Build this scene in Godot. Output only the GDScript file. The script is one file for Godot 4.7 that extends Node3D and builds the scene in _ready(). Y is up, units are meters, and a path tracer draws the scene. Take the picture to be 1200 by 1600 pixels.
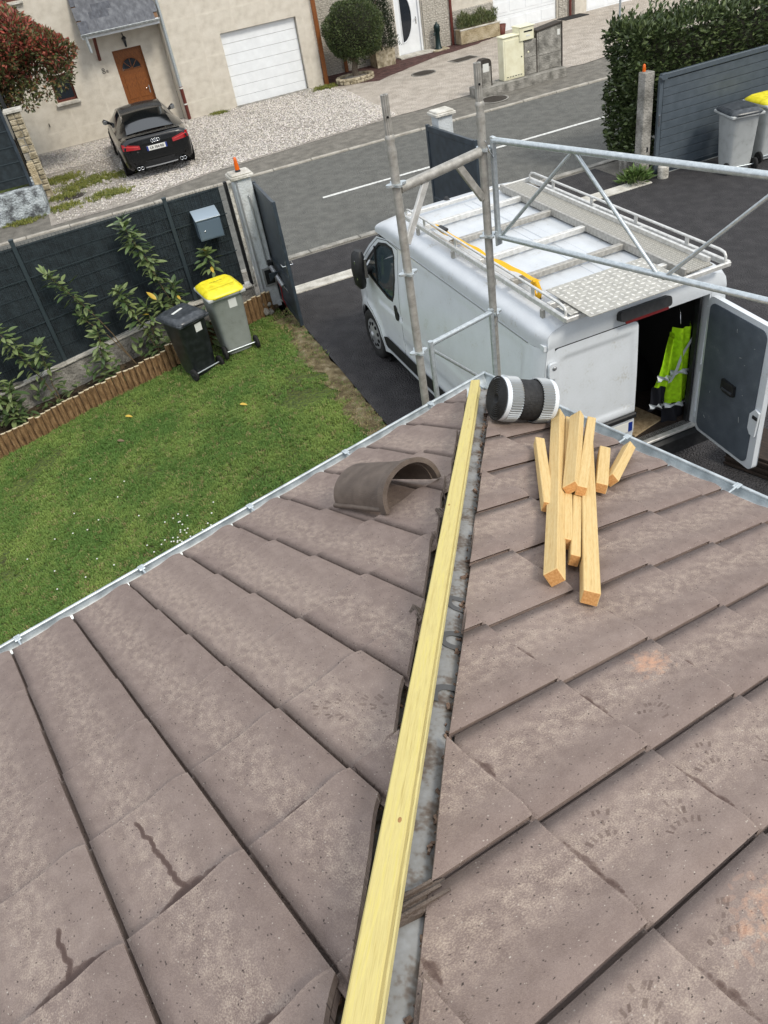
extends Node3D

# ---------------------------------------------------------------- mesh building
class MB:
	var st := SurfaceTool.new()
	func _init():
		st.begin(Mesh.PRIMITIVE_TRIANGLES)
		st.set_smooth_group(-1)
	func flat():
		st.set_smooth_group(-1)
		return self
	func round_(g := 0):
		st.set_smooth_group(g)
		return self
	func tri(a: Vector3, b: Vector3, c: Vector3, out := Vector3.ZERO):
		if out != Vector3.ZERO and (c - a).cross(b - a).dot(out) < 0.0:
			var t := b
			b = c
			c = t
		st.add_vertex(a)
		st.add_vertex(b)
		st.add_vertex(c)
	func quad(a: Vector3, b: Vector3, c: Vector3, d: Vector3, out := Vector3.ZERO):
		tri(a, b, c, out)
		tri(a, c, d, out)
	func box(c: Vector3, s: Vector3, b := Basis.IDENTITY, ch := 0.0):
		st.set_smooth_group(-1)
		var h := s * 0.5
		ch = minf(ch, minf(h.x, minf(h.y, h.z)) * 0.9)
		for ax in 3:
			var u := (ax + 1) % 3
			var v := (ax + 2) % 3
			for sg in [-1.0, 1.0]:
				var p := []
				for q in [[-1, -1], [1, -1], [1, 1], [-1, 1]]:
					var w := Vector3.ZERO
					w[ax] = h[ax] * sg
					w[u] = (h[u] - ch) * q[0]
					w[v] = (h[v] - ch) * q[1]
					p.append(c + b * w)
				var n := Vector3.ZERO
				n[ax] = sg
				quad(p[0], p[1], p[2], p[3], b * n)
			if ch > 0.0:
				for s1 in [-1.0, 1.0]:
					for s2 in [-1.0, 1.0]:
						var p := []
						for k in [[0, -1.0], [0, 1.0], [1, 1.0], [1, -1.0]]:
							var w := Vector3.ZERO
							w[ax] = (h[ax] - ch) * k[1]
							w[u] = (h[u] - (ch if k[0] == 1 else 0.0)) * s1
							w[v] = (h[v] - (ch if k[0] == 0 else 0.0)) * s2
							p.append(c + b * w)
						var n := Vector3.ZERO
						n[u] = s1
						n[v] = s2
						quad(p[0], p[1], p[2], p[3], b * n)
		if ch > 0.0:
			for sx in [-1.0, 1.0]:
				for sy in [-1.0, 1.0]:
					for sz in [-1.0, 1.0]:
						var sg := Vector3(sx, sy, sz)
						var k := h - Vector3(ch, ch, ch)
						tri(c + b * (Vector3(h.x, k.y, k.z) * sg), c + b * (Vector3(k.x, h.y, k.z) * sg), c + b * (Vector3(k.x, k.y, h.z) * sg), b * sg)
		return self
	# box from a to b as a beam, w across, h up
	func beam(a: Vector3, b: Vector3, w: float, h: float, ch := 0.0, up := Vector3.UP):
		var d := (b - a).normalized()
		if absf(d.dot(up)) > 0.99:
			up = Vector3.RIGHT
		var x := up.cross(d).normalized()
		var y := d.cross(x).normalized()
		box((a + b) * 0.5, Vector3(w, h, a.distance_to(b)), Basis(x, y, d), ch)
		return self
	func tube(pts: Array, r, sides := 8, caps := true, squash := 1.0):
		st.set_smooth_group(1)
		var n := pts.size()
		var d0: Vector3 = (pts[1] - pts[0]).normalized()
		var x: Vector3 = (Vector3.UP if absf(d0.y) < 0.9 else Vector3.RIGHT).cross(d0).normalized()
		var rings := []
		for i in n:
			var d: Vector3
			if i == 0:
				d = d0
			elif i == n - 1:
				d = (pts[i] - pts[i - 1]).normalized()
			else:
				d = ((pts[i] - pts[i - 1]).normalized() + (pts[i + 1] - pts[i]).normalized()).normalized()
			x = (x - d * x.dot(d)).normalized()
			var y := d.cross(x)
			var rr: float = r[i] if r is Array else r
			var ring := []
			for k in sides:
				var a := TAU * k / sides
				ring.append(pts[i] + (x * cos(a) + y * sin(a) * squash) * rr)
			rings.append(ring)
		for i in n - 1:
			for k in sides:
				var k2 := (k + 1) % sides
				var o: Vector3 = rings[i][k] + rings[i][k2] - pts[i] * 2.0
				quad(rings[i][k], rings[i][k2], rings[i + 1][k2], rings[i + 1][k], o)
		if caps:
			st.set_smooth_group(-1)
			for e in [0, n - 1]:
				var o: Vector3 = (pts[0] - pts[1]) if e == 0 else (pts[n - 1] - pts[n - 2])
				for k in range(1, sides - 1):
					tri(rings[e][0], rings[e][k], rings[e][k + 1], o)
		return self
	# profile of [radius, y] turned about the y axis of xf
	func lathe(prof: Array, sides: int, xf := Transform3D.IDENTITY, smooth := true):
		st.set_smooth_group(2 if smooth else -1)
		for i in prof.size() - 1:
			var p: Array = prof[i]
			var q: Array = prof[i + 1]
			for k in sides:
				var a := TAU * k / sides
				var b := TAU * (k + 1) / sides
				var va := Vector3(cos(a), 0, sin(a))
				var vb := Vector3(cos(b), 0, sin(b))
				var p1: Vector3 = xf * (va * p[0] + Vector3.UP * p[1])
				var p2: Vector3 = xf * (vb * p[0] + Vector3.UP * p[1])
				var q1: Vector3 = xf * (va * q[0] + Vector3.UP * q[1])
				var q2: Vector3 = xf * (vb * q[0] + Vector3.UP * q[1])
				var tang := Vector2(q[0] - p[0], q[1] - p[1])
				var o := xf.basis * ((va + vb) * 0.5 * tang.y - Vector3.UP * tang.x)
				if p[0] > 1e-5:
					tri(p1, p2, q2 if q[0] > 1e-5 else q1, o)
				if q[0] > 1e-5:
					tri(p1, q2, q1, o)
		return self
	# flat outline in the xy plane of xf, pushed from z = 0 to z = depth
	func prism(poly: PackedVector2Array, depth: float, xf := Transform3D.IDENTITY):
		st.set_smooth_group(-1)
		var idx := Geometry2D.triangulate_polygon(poly)
		for i in range(0, idx.size(), 3):
			for z in [0.0, depth]:
				var o := xf.basis * Vector3(0, 0, -1 if z == 0.0 else 1) * signf(depth)
				tri(xf * Vector3(poly[idx[i]].x, poly[idx[i]].y, z), xf * Vector3(poly[idx[i + 1]].x, poly[idx[i + 1]].y, z), xf * Vector3(poly[idx[i + 2]].x, poly[idx[i + 2]].y, z), o)
		var cw := Geometry2D.is_polygon_clockwise(poly)
		for i in poly.size():
			var a := poly[i]
			var b := poly[(i + 1) % poly.size()]
			var e := b - a
			var o := Vector3(e.y, -e.x, 0) * (-1.0 if cw else 1.0)
			quad(xf * Vector3(a.x, a.y, 0), xf * Vector3(b.x, b.y, 0), xf * Vector3(b.x, b.y, depth), xf * Vector3(a.x, a.y, depth), xf.basis * o)
		return self
	# a surface f(u, v), u and v from 0 to 1
	func sheet(f: Callable, nu: int, nv: int, out := Vector3.ZERO):
		st.set_smooth_group(3)
		for i in nu:
			for j in nv:
				var a: Vector3 = f.call(float(i) / nu, float(j) / nv)
				var b: Vector3 = f.call(float(i + 1) / nu, float(j) / nv)
				var c: Vector3 = f.call(float(i + 1) / nu, float(j + 1) / nv)
				var d: Vector3 = f.call(float(i) / nu, float(j + 1) / nv)
				tri(a, b, c, out)
				tri(a, c, d, out)
		return self
	func done() -> ArrayMesh:
		st.generate_normals()
		return st.commit()

# ---------------------------------------------------------------- naming and placing
var M := {}
var taken := {}
var rng := RandomNumberGenerator.new()

func numbered(n: String) -> String:
	taken[n] = taken.get(n, -1) + 1
	return n if taken[n] == 0 else "%s_%03d" % [n, taken[n]]

func tag(o: Node3D, label := "", category := "", group := "", kind := "") -> Node3D:
	if label != "":
		o.set_meta("label", label)
	if category != "":
		o.set_meta("category", category)
	if group != "":
		o.set_meta("group", group)
	if kind != "":
		o.set_meta("kind", kind)
	return o

func thing(called: String, label: String, category: String, at := Vector3.ZERO, turn := 0.0, group := "") -> Node3D:
	var o := Node3D.new()
	o.name = numbered(called)
	add_child(o)
	o.position = at
	o.rotation.y = turn
	tag(o, label, category, group)
	return o

func part(called: String, mesh: Mesh, m: Material, parent: Node3D, at := Vector3.ZERO) -> MeshInstance3D:
	var o := MeshInstance3D.new()
	o.name = called
	o.mesh = mesh
	o.material_override = m
	o.position = at
	parent.add_child(o, true)
	return o

func single(called: String, mesh: Mesh, m: Material, label: String, category: String, at := Vector3.ZERO, turn := 0.0, group := "") -> MeshInstance3D:
	var o := part(numbered(called), mesh, m, self, at)
	o.rotation.y = turn
	tag(o, label, category, group)
	return o

func struct(called: String, mesh: Mesh, m: Material) -> MeshInstance3D:
	var o := part(called, mesh, m, self)
	o.set_meta("kind", "structure")
	return o

func copy(o: Node3D, at: Vector3, turn := 0.0, label := "") -> Node3D:
	var r: Node3D = o.duplicate()
	var base := str(o.name).rstrip("0123456789").rstrip("_")
	r.name = numbered(base)
	add_child(r)
	r.position = at
	r.rotation.y = turn
	if label != "":
		r.set_meta("label", label)
	return r

func boxm(s: Vector3, ch := 0.0, c := Vector3.ZERO) -> ArrayMesh:
	return MB.new().box(c, s, Basis.IDENTITY, ch).done()

# ---------------------------------------------------------------- materials
func s8(r: int, g: int, b: int) -> Color:
	return Color8(r, g, b)

func noise_bytes(size: int, layers: Array, sd: int) -> PackedByteArray:
	var acc := PackedFloat32Array()
	acc.resize(size * size)
	var k := 0
	var total := 0.0
	for l in layers:
		var n := FastNoiseLite.new()
		n.seed = sd + k * 17
		n.frequency = float(l[0]) / size
		n.noise_type = l[3] if l.size() > 3 else FastNoiseLite.TYPE_SIMPLEX_SMOOTH
		n.fractal_octaves = l[2]
		var im := n.get_seamless_image(size, size)
		im.convert(Image.FORMAT_L8)
		var d := im.get_data()
		var w: float = l[1] / 255.0
		total += l[1]
		for i in d.size():
			acc[i] += d[i] * w
		k += 1
	var out := PackedByteArray()
	out.resize(size * size)
	for i in acc.size():
		out[i] = clampi(int(acc[i] / total * 255.0), 0, 255)
	return out

func ramp_bytes(stops: Array) -> PackedByteArray:
	var g := Gradient.new()
	var offs := PackedFloat32Array()
	var cols := PackedColorArray()
	for s in stops:
		offs.append(s[0])
		cols.append(s[1])
	g.offsets = offs
	g.colors = cols
	var lut := PackedByteArray()
	for i in 256:
		var c := g.sample(i / 255.0)
		lut.append_array([c.r8, c.g8, c.b8])
	return lut

func ntex(size: int, layers: Array, stops: Array, sd: int) -> ImageTexture:
	var v := noise_bytes(size, layers, sd)
	var lut := ramp_bytes(stops)
	var px := PackedByteArray()
	px.resize(size * size * 3)
	for i in v.size():
		var k := v[i] * 3
		px[i * 3] = lut[k]
		px[i * 3 + 1] = lut[k + 1]
		px[i * 3 + 2] = lut[k + 2]
	return ImageTexture.create_from_image(Image.create_from_data(size, size, false, Image.FORMAT_RGB8, px))

func nnorm(size: int, layers: Array, strength: float, sd: int) -> ImageTexture:
	var im := Image.create_from_data(size, size, false, Image.FORMAT_L8, noise_bytes(size, layers, sd))
	im.convert(Image.FORMAT_RGBA8)
	im.bump_map_to_normal_map(strength)
	return ImageTexture.create_from_image(im)

func mat(called: String, col: Color, rough := 0.8, metal := 0.0, tex: Texture2D = null, scale := Vector3.ONE, world := false, nrm: Texture2D = null, nscale := 1.0) -> StandardMaterial3D:
	var m := StandardMaterial3D.new()
	m.resource_name = called
	m.albedo_color = col
	m.roughness = rough
	m.metallic = metal
	if tex or nrm:
		m.uv1_triplanar = true
		m.uv1_world_triplanar = world
		m.uv1_scale = scale
		m.uv1_triplanar_sharpness = 6.0
	if tex:
		m.albedo_texture = tex
	if nrm:
		m.normal_enabled = true
		m.normal_texture = nrm
		m.normal_scale = nscale
	M[called] = m
	return m

func make_materials():
	var W := Color.WHITE
	var grain := nnorm(256, [[60, 1.0, 2]], 6.0, 3)
	var fine := nnorm(256, [[24, 1.0, 4]], 5.0, 5)
	# mineral surfaces
	mat("asphalt_road", W, 0.95, 0, ntex(512, [[6, 0.3, 4], [170, 1.3, 2]], [[0.2, s8(66, 66, 63)], [0.5, s8(98, 98, 94)], [0.78, s8(136, 135, 128)]], 11), Vector3.ONE * 0.45, true, grain, 0.7)
	mat("asphalt_drive", W, 0.93, 0, ntex(512, [[5, 0.3, 4], [170, 1.1, 2]], [[0.2, s8(34, 33, 34)], [0.52, s8(53, 51, 53)], [0.8, s8(92, 90, 89)]], 12), Vector3.ONE * 0.6, true, grain, 0.8)
	mat("asphalt_walk", W, 0.95, 0, ntex(512, [[5, 0.4, 4], [150, 1.0, 2]], [[0.22, s8(84, 81, 75)], [0.5, s8(118, 114, 106)], [0.8, s8(158, 152, 142)]], 13), Vector3.ONE * 0.5, true, grain, 0.7)
	mat("sand", W, 0.95, 0, ntex(512, [[6, 0.45, 4], [120, 1.0, 3]], [[0.25, s8(150, 141, 130)], [0.5, s8(184, 174, 162)], [0.8, s8(212, 204, 194)]], 14), Vector3.ONE * 0.3, true, grain, 0.8)
	mat("gravel_bed", W, 0.95, 0, ntex(512, [[5, 0.5, 3], [90, 1.4, 2, FastNoiseLite.TYPE_CELLULAR]], [[0.15, s8(124, 117, 108)], [0.5, s8(176, 168, 158)], [0.85, s8(212, 205, 196)]], 15), Vector3.ONE * 0.5, true, grain, 1.2)
	mat("concrete", W, 0.9, 0, ntex(512, [[4, 1.0, 4], [60, 0.7, 3]], [[0.2, s8(96, 94, 88)], [0.5, s8(140, 137, 130)], [0.8, s8(176, 172, 164)]], 16), Vector3.ONE * 0.7, true, fine, 0.5)
	mat("kerb", W, 0.9, 0, ntex(256, [[4, 1.0, 4], [70, 0.7, 3]], [[0.2, s8(136, 131, 122)], [0.5, s8(166, 161, 151)], [0.8, s8(186, 182, 173)]], 29), Vector3.ONE * 0.6, true, fine, 0.4)
	mat("pale_concrete", W, 0.9, 0, ntex(512, [[4, 1.0, 5], [70, 0.7, 3]], [[0.2, s8(146, 142, 132)], [0.5, s8(192, 188, 178)], [0.8, s8(214, 211, 203)]], 17), Vector3.ONE * 0.6, true, fine, 0.5)
	mat("stained_render", W, 0.92, 0, ntex(512, [[5, 1.6, 5], [40, 0.6, 4]], [[0.26, s8(84, 87, 90)], [0.45, s8(142, 148, 151)], [0.6, s8(174, 182, 186)], [0.8, s8(194, 200, 202)]], 18), Vector3.ONE * 0.55, true, fine, 0.8)
	mat("roughcast", W, 0.95, 0, ntex(512, [[3, 0.5, 3], [130, 1.0, 3]], [[0.2, s8(202, 193, 177)], [0.5, s8(226, 218, 203)], [0.8, s8(238, 231, 218)]], 19), Vector3.ONE * 0.9, true, grain, 0.8)
	mat("plinth", W, 0.95, 0, ntex(512, [[4, 1.0, 4], [90, 0.8, 3]], [[0.2, s8(140, 122, 90)], [0.5, s8(188, 172, 140)], [0.8, s8(214, 200, 172)]], 20), Vector3.ONE * 0.5, true, grain, 1.2)
	mat("stone", W, 0.9, 0, ntex(256, [[4, 1.0, 4], [30, 0.6, 3]], [[0.2, s8(140, 134, 124)], [0.5, s8(190, 184, 172)], [0.8, s8(220, 214, 204)]], 21), Vector3(3.1, 6.1, 3.1), true, fine, 1.0)
	mat("old_stone", W, 0.92, 0, ntex(256, [[4, 1.0, 4], [40, 0.7, 3]], [[0.2, s8(120, 110, 88)], [0.5, s8(178, 166, 140)], [0.8, s8(212, 202, 180)]], 22), Vector3.ONE * 1.2, true, fine, 1.2)
	mat("soil", W, 0.97, 0, ntex(256, [[6, 1.0, 4], [60, 1.0, 2]], [[0.2, s8(40, 32, 22)], [0.5, s8(74, 60, 42)], [0.8, s8(112, 96, 70)]], 23), Vector3.ONE * 0.9, true, grain, 1.5)
	mat("red_chippings", W, 0.95, 0, ntex(256, [[5, 0.6, 3], [90, 1.2, 2]], [[0.2, s8(58, 38, 36)], [0.5, s8(96, 66, 62)], [0.8, s8(134, 100, 94)]], 24), Vector3.ONE * 0.6, true, grain, 1.5)
	mat("turf", W, 0.97, 0, ntex(512, [[3, 1.2, 4], [24, 0.7, 3], [120, 0.6, 2]], [[0.15, s8(84, 74, 46)], [0.35, s8(80, 86, 40)], [0.55, s8(84, 102, 40)], [0.75, s8(110, 122, 56)], [0.9, s8(146, 134, 88)]], 25), Vector3.ONE * 0.28, true, grain, 1.5)
	mat("verge", W, 0.97, 0, ntex(512, [[6, 1.2, 4], [90, 1.0, 2]], [[0.2, s8(70, 58, 36)], [0.45, s8(112, 98, 68)], [0.65, s8(142, 128, 96)], [0.85, s8(186, 176, 152)]], 26), Vector3.ONE * 0.8, true, grain, 1.5)
	mat("gravel_stone", W, 0.9)
	M.gravel_stone.vertex_color_use_as_albedo = true
	mat("grass_blade", W, 0.75)
	M.grass_blade.vertex_color_use_as_albedo = true
	M.grass_blade.backlight_enabled = true
	M.grass_blade.backlight = Color(0.10, 0.16, 0.03)
	mat("road_paint", W, 0.8, 0, ntex(256, [[10, 1.0, 4], [60, 0.8, 2]], [[0.2, s8(150, 150, 146)], [0.45, s8(206, 206, 202)], [0.8, s8(226, 226, 222)]], 27), Vector3.ONE * 1.2, true)
	mat("cast_iron", s8(74, 68, 62), 0.7, 0.4, null, Vector3.ONE * 8, true, grain, 1.0)
	# metal and plastic
	mat("galvanised", W, 0.36, 0.6, ntex(256, [[10, 1.0, 3, FastNoiseLite.TYPE_CELLULAR], [30, 0.5, 3]], [[0.2, s8(176, 184, 187)], [0.55, s8(196, 203, 206)], [0.8, s8(214, 220, 222)]], 30), Vector3.ONE * 3.0)
	mat("zinc", W, 0.42, 0.6, ntex(256, [[5, 1.0, 4], [50, 0.4, 3]], [[0.2, s8(168, 175, 178)], [0.5, s8(190, 197, 200)], [0.8, s8(208, 214, 216)]], 31), Vector3.ONE * 2.0)
	mat("aluminium", W, 0.4, 0.4, ntex(256, [[5, 1.0, 4], [60, 0.6, 3]], [[0.2, s8(186, 185, 180)], [0.5, s8(208, 207, 203)], [0.8, s8(226, 225, 222)]], 32), Vector3.ONE * 2.5)
	mat("old_aluminium", W, 0.5, 0.35, ntex(256, [[6, 1.0, 5], [70, 0.8, 3]], [[0.2, s8(142, 139, 132)], [0.5, s8(168, 165, 158)], [0.8, s8(190, 187, 181)]], 33), Vector3.ONE * 3.0)
	mat("van_paint", s8(216, 221, 226), 0.28, 0.0)
	M.van_paint.albedo_texture = ntex(512, [[5, 1.0, 4], [50, 0.7, 4]], [[0.1, s8(222, 218, 208)], [0.34, s8(248, 248, 247)], [0.8, s8(255, 255, 255)]], 86)
	M.van_paint.uv1_triplanar = true
	M.van_paint.uv1_scale = Vector3.ONE * 0.7
	M.van_paint.clearcoat_enabled = true
	M.van_paint.clearcoat = 0.6
	M.van_paint.clearcoat_roughness = 0.12
	mat("van_roof", W, 0.4, 0, ntex(512, [[4, 1.0, 5], [40, 0.5, 4]], [[0.08, s8(168, 165, 156)], [0.28, s8(194, 198, 202)], [0.8, s8(203, 207, 211)]], 34), Vector3.ONE * 0.8)
	mat("black_plastic", W, 0.55, 0, ntex(256, [[8, 1.0, 3]], [[0.2, s8(18, 19, 21)], [0.8, s8(34, 35, 37)]], 35), Vector3.ONE * 2.0)
	mat("rubber", W, 0.85, 0, ntex(256, [[10, 1.0, 3], [60, 0.6, 2]], [[0.2, s8(16, 16, 17)], [0.8, s8(42, 41, 40)]], 36), Vector3.ONE * 3.0)
	mat("dark_well", s8(10, 10, 11), 0.95)
	mat("car_paint", s8(8, 9, 12), 0.25, 0.0)
	M.car_paint.clearcoat_enabled = true
	M.car_paint.clearcoat = 0.5
	M.car_paint.clearcoat_roughness = 0.05
	mat("car_glass", s8(10, 13, 15), 0.06, 0.0)
	M.car_glass.metallic_specular = 0.7
	mat("window_glass", s8(22, 30, 40), 0.06, 0.0)
	M.window_glass.metallic_specular = 0.6
	mat("chrome", s8(214, 216, 218), 0.16, 1.0)
	mat("silver_plastic", s8(168, 170, 172), 0.35, 0.5)
	mat("red_lens", s8(150, 10, 16), 0.12)
	mat("brake_lens", s8(92, 14, 16), 0.2)
	mat("red_lens_pale", s8(206, 74, 74), 0.12)
	mat("orange_lens", s8(214, 96, 12), 0.2)
	mat("plate_white", s8(222, 222, 216), 0.4)
	mat("plate_blue", s8(24, 50, 130), 0.4)
	mat("ink", s8(18, 18, 20), 0.6)
	mat("white_lacquer", W, 0.4, 0, ntex(256, [[4, 1.0, 4], [40, 0.3, 3]], [[0.2, s8(228, 231, 233)], [0.6, s8(233, 236, 238)], [0.8, s8(237, 240, 242)]], 37), Vector3.ONE * 0.7)
	mat("white_pillar", W, 0.75, 0, ntex(512, [[4, 1.2, 5], [50, 0.6, 4]], [[0.1, s8(150, 151, 146)], [0.34, s8(194, 198, 199)], [0.7, s8(204, 209, 211)]], 38), Vector3.ONE * 1.1, true, fine, 0.4)
	mat("anthracite", W, 0.42, 0.0, ntex(256, [[5, 1.0, 4], [60, 0.4, 3]], [[0.2, s8(42, 50, 57)], [0.8, s8(58, 68, 77)]], 39), Vector3.ONE * 1.0)
	mat("slate_blue", W, 0.42, 0.0, ntex(256, [[4, 1.0, 4], [60, 0.4, 3]], [[0.2, s8(70, 79, 86)], [0.8, s8(82, 91, 99)]], 40), Vector3.ONE * 1.0)
	mat("screen_mesh", W, 0.85, 0, ntex(512, [[5, 1.0, 4], [150, 1.2, 2]], [[0.2, s8(24, 31, 35)], [0.5, s8(36, 46, 51)], [0.8, s8(52, 63, 68)]], 41), Vector3.ONE * 1.1, true, grain, 0.6)
	mat("wire_green", s8(46, 57, 62), 0.5)
	mat("letterbox_grey", s8(92, 108, 122), 0.3)
	mat("letterbox_lid", s8(150, 164, 176), 0.2)
	mat("cream_plastic", W, 0.5, 0, ntex(256, [[4, 1.0, 4], [50, 0.4, 3]], [[0.2, s8(222, 217, 186)], [0.5, s8(231, 227, 198)], [0.8, s8(236, 233, 206)]], 42), Vector3.ONE * 0.8)
	mat("grey_plastic", W, 0.55, 0, ntex(512, [[4, 1.0, 5], [40, 0.5, 4]], [[0.1, s8(122, 126, 120)], [0.34, s8(141, 146, 141)], [0.8, s8(149, 154, 150)]], 43), Vector3.ONE * 1.3)
	mat("pale_grey_plastic", W, 0.55, 0, ntex(512, [[4, 1.0, 5], [40, 0.5, 4]], [[0.1, s8(158, 160, 158)], [0.34, s8(178, 181, 180)], [0.8, s8(185, 188, 187)]], 44), Vector3.ONE * 1.3)
	mat("bin_black", W, 0.42, 0, ntex(512, [[4, 1.0, 5], [60, 0.5, 4]], [[0.2, s8(20, 23, 25)], [0.5, s8(30, 34, 36)], [0.8, s8(46, 50, 53)]], 45), Vector3.ONE * 1.5)
	mat("bin_lid_black", W, 0.32, 0, ntex(512, [[5, 1.0, 5], [60, 0.6, 4]], [[0.2, s8(44, 48, 52)], [0.5, s8(58, 62, 67)], [0.8, s8(84, 88, 92)]], 46), Vector3.ONE * 2.0)
	mat("bin_lid_yellow", W, 0.4, 0, ntex(256, [[4, 1.0, 4], [50, 0.4, 3]], [[0.15, s8(202, 184, 30)], [0.5, s8(234, 218, 38)], [0.8, s8(242, 228, 60)]], 47), Vector3.ONE * 2.0)
	mat("orange_paint", s8(176, 78, 24), 0.5)
	mat("dark_green_iron", s8(18, 42, 42), 0.4, 0.2)
	# wood
	mat("oak_door", W, 0.5, 0, ntex(256, [[10, 1.0, 4], [50, 0.7, 3]], [[0.2, s8(104, 56, 18)], [0.5, s8(146, 86, 32)], [0.8, s8(172, 108, 46)]], 50), Vector3(7, 0.8, 7))
	M.oak_door.albedo_color = s8(226, 222, 218)
	mat("red_wood", W, 0.6, 0, ntex(256, [[8, 1.0, 4]], [[0.2, s8(74, 30, 20)], [0.8, s8(112, 52, 36)]], 51), Vector3(6, 1, 6))
	mat("brown_pvc", s8(96, 44, 36), 0.4)
	mat("log_wood", W, 0.85, 0, ntex(512, [[7, 1.0, 4], [60, 0.7, 3]], [[0.2, s8(78, 58, 38)], [0.45, s8(116, 88, 56)], [0.65, s8(140, 110, 76)], [0.85, s8(168, 142, 106)]], 52), Vector3(4, 0.7, 4), true, fine, 0.6)
	mat("log_end", W, 0.85, 0, ntex(256, [[7, 1.0, 4], [60, 0.7, 3]], [[0.2, s8(160, 140, 106)], [0.5, s8(206, 192, 160)], [0.8, s8(226, 216, 192)]], 53), Vector3.ONE * 3.0, true)
	mat("pine_treated", W, 0.75, 0, ntex(512, [[5, 1.0, 4], [26, 1.0, 4], [90, 0.3, 2]], [[0.12, s8(184, 166, 104)], [0.32, s8(212, 198, 138)], [0.52, s8(222, 210, 154)], [0.72, s8(226, 214, 142)], [0.9, s8(206, 192, 112)]], 54), Vector3(15, 15, 0.42), false, fine, 0.2)
	M.pine_treated.albedo_color = s8(234, 229, 208)
	mat("pine_side", W, 0.85, 0, ntex(512, [[5, 0.7, 4], [40, 1.2, 4], [90, 0.3, 2]], [[0.14, s8(164, 150, 96)], [0.34, s8(194, 181, 124)], [0.55, s8(208, 196, 138)], [0.75, s8(216, 203, 136)], [0.9, s8(182, 168, 106)]], 55), Vector3(14, 14, 0.35), false, fine, 0.6)
	mat("spruce", W, 0.78, 0, ntex(512, [[6, 1.0, 4], [30, 0.9, 4], [90, 0.3, 2]], [[0.1, s8(178, 138, 84)], [0.3, s8(214, 184, 128)], [0.52, s8(226, 200, 146)], [0.78, s8(232, 209, 160)], [0.92, s8(206, 168, 108)]], 56), Vector3(15, 15, 0.5), false, fine, 0.25)
	M.spruce.albedo_color = s8(240, 234, 222)
	mat("end_grain", W, 0.85, 0, ntex(256, [[10, 1.0, 4], [70, 0.8, 3]], [[0.2, s8(172, 120, 66)], [0.5, s8(192, 140, 84)], [0.8, s8(208, 160, 104)]], 57), Vector3.ONE * 9.0)
	mat("knot", s8(160, 120, 74), 0.8)
	mat("dark_wood", W, 0.9, 0, ntex(256, [[8, 1.0, 4], [40, 0.6, 3]], [[0.2, s8(30, 24, 20)], [0.8, s8(66, 52, 42)]], 85), Vector3(6, 6, 1.0))
	mat("plywood", W, 0.8, 0, ntex(256, [[8, 1.0, 4], [40, 0.6, 3]], [[0.2, s8(132, 112, 84)], [0.5, s8(164, 142, 110)], [0.8, s8(186, 166, 134)]], 58), Vector3(1.5, 1.5, 1.5))
	mat("roof_batten", W, 0.9, 0, ntex(256, [[8, 1.0, 4], [40, 0.6, 3]], [[0.2, s8(72, 52, 38)], [0.5, s8(122, 92, 68)], [0.8, s8(158, 126, 98)]], 59), Vector3(6, 6, 1.0))
	# membranes and cloth
	mat("underlay", W, 0.5, 0, ntex(512, [[5, 1.0, 5], [40, 0.5, 4]], [[0.16, s8(84, 70, 58)], [0.36, s8(112, 104, 96)], [0.48, s8(134, 133, 130)], [0.8, s8(148, 149, 149)]], 60), Vector3.ONE * 1.3, false, fine, 0.08)
	mat("underlay_ink", s8(84, 84, 84), 0.6)
	mat("roof_felt", s8(26, 24, 23), 0.95)
	mat("black_roll", W, 0.7, 0, ntex(256, [[10, 1.0, 4], [80, 0.8, 2]], [[0.2, s8(18, 18, 19)], [0.8, s8(46, 46, 47)]], 61), Vector3.ONE * 4.0, false, fine, 0.4)
	mat("pleated_alu", s8(176, 180, 182), 0.35, 0.6)
	mat("white_strip", s8(214, 220, 226), 0.5)
	mat("hi_vis", W, 0.7, 0, ntex(256, [[5, 1.0, 4], [60, 0.4, 3]], [[0.2, s8(140, 190, 0)], [0.5, s8(168, 222, 8)], [0.8, s8(186, 236, 30)]], 62), Vector3.ONE * 3.0)
	mat("navy_cloth", s8(18, 20, 30), 0.9)
	mat("reflective_tape", s8(206, 212, 216), 0.4, 0.2)
	mat("yellow_strap", W, 0.8, 0, ntex(256, [[20, 1.0, 3]], [[0.2, s8(206, 150, 12)], [0.8, s8(236, 188, 30)]], 63), Vector3.ONE * 4.0)
	mat("door_trim", W, 0.55, 0, ntex(512, [[3, 1.0, 5], [50, 0.7, 4]], [[0.15, s8(70, 78, 86)], [0.5, s8(80, 88, 97)], [0.72, s8(86, 94, 103)], [0.9, s8(110, 116, 122)]], 64), Vector3.ONE * 1.4)
	mat("slate", W, 0.6, 0, ntex(256, [[4, 1.0, 4], [50, 0.5, 3]], [[0.2, s8(74, 76, 82)], [0.5, s8(94, 97, 104)], [0.8, s8(122, 125, 130)]], 65), Vector3.ONE * 1.2, true)
	mat("slate_dark", W, 0.6, 0, M.slate.albedo_texture, Vector3.ONE * 1.7, true)
	M.slate_dark.albedo_color = s8(214, 216, 222)
	mat("paper", s8(214, 216, 212), 0.7)
	mat("red_cable", s8(160, 20, 24), 0.5)
	# plants
	mat("bark", W, 0.9, 0, ntex(256, [[8, 1.0, 4], [40, 0.6, 3]], [[0.2, s8(60, 50, 40)], [0.5, s8(104, 92, 78)], [0.8, s8(146, 136, 122)]], 70), Vector3.ONE * 4.0)
	mat("twig", s8(112, 96, 72), 0.85)
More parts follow.
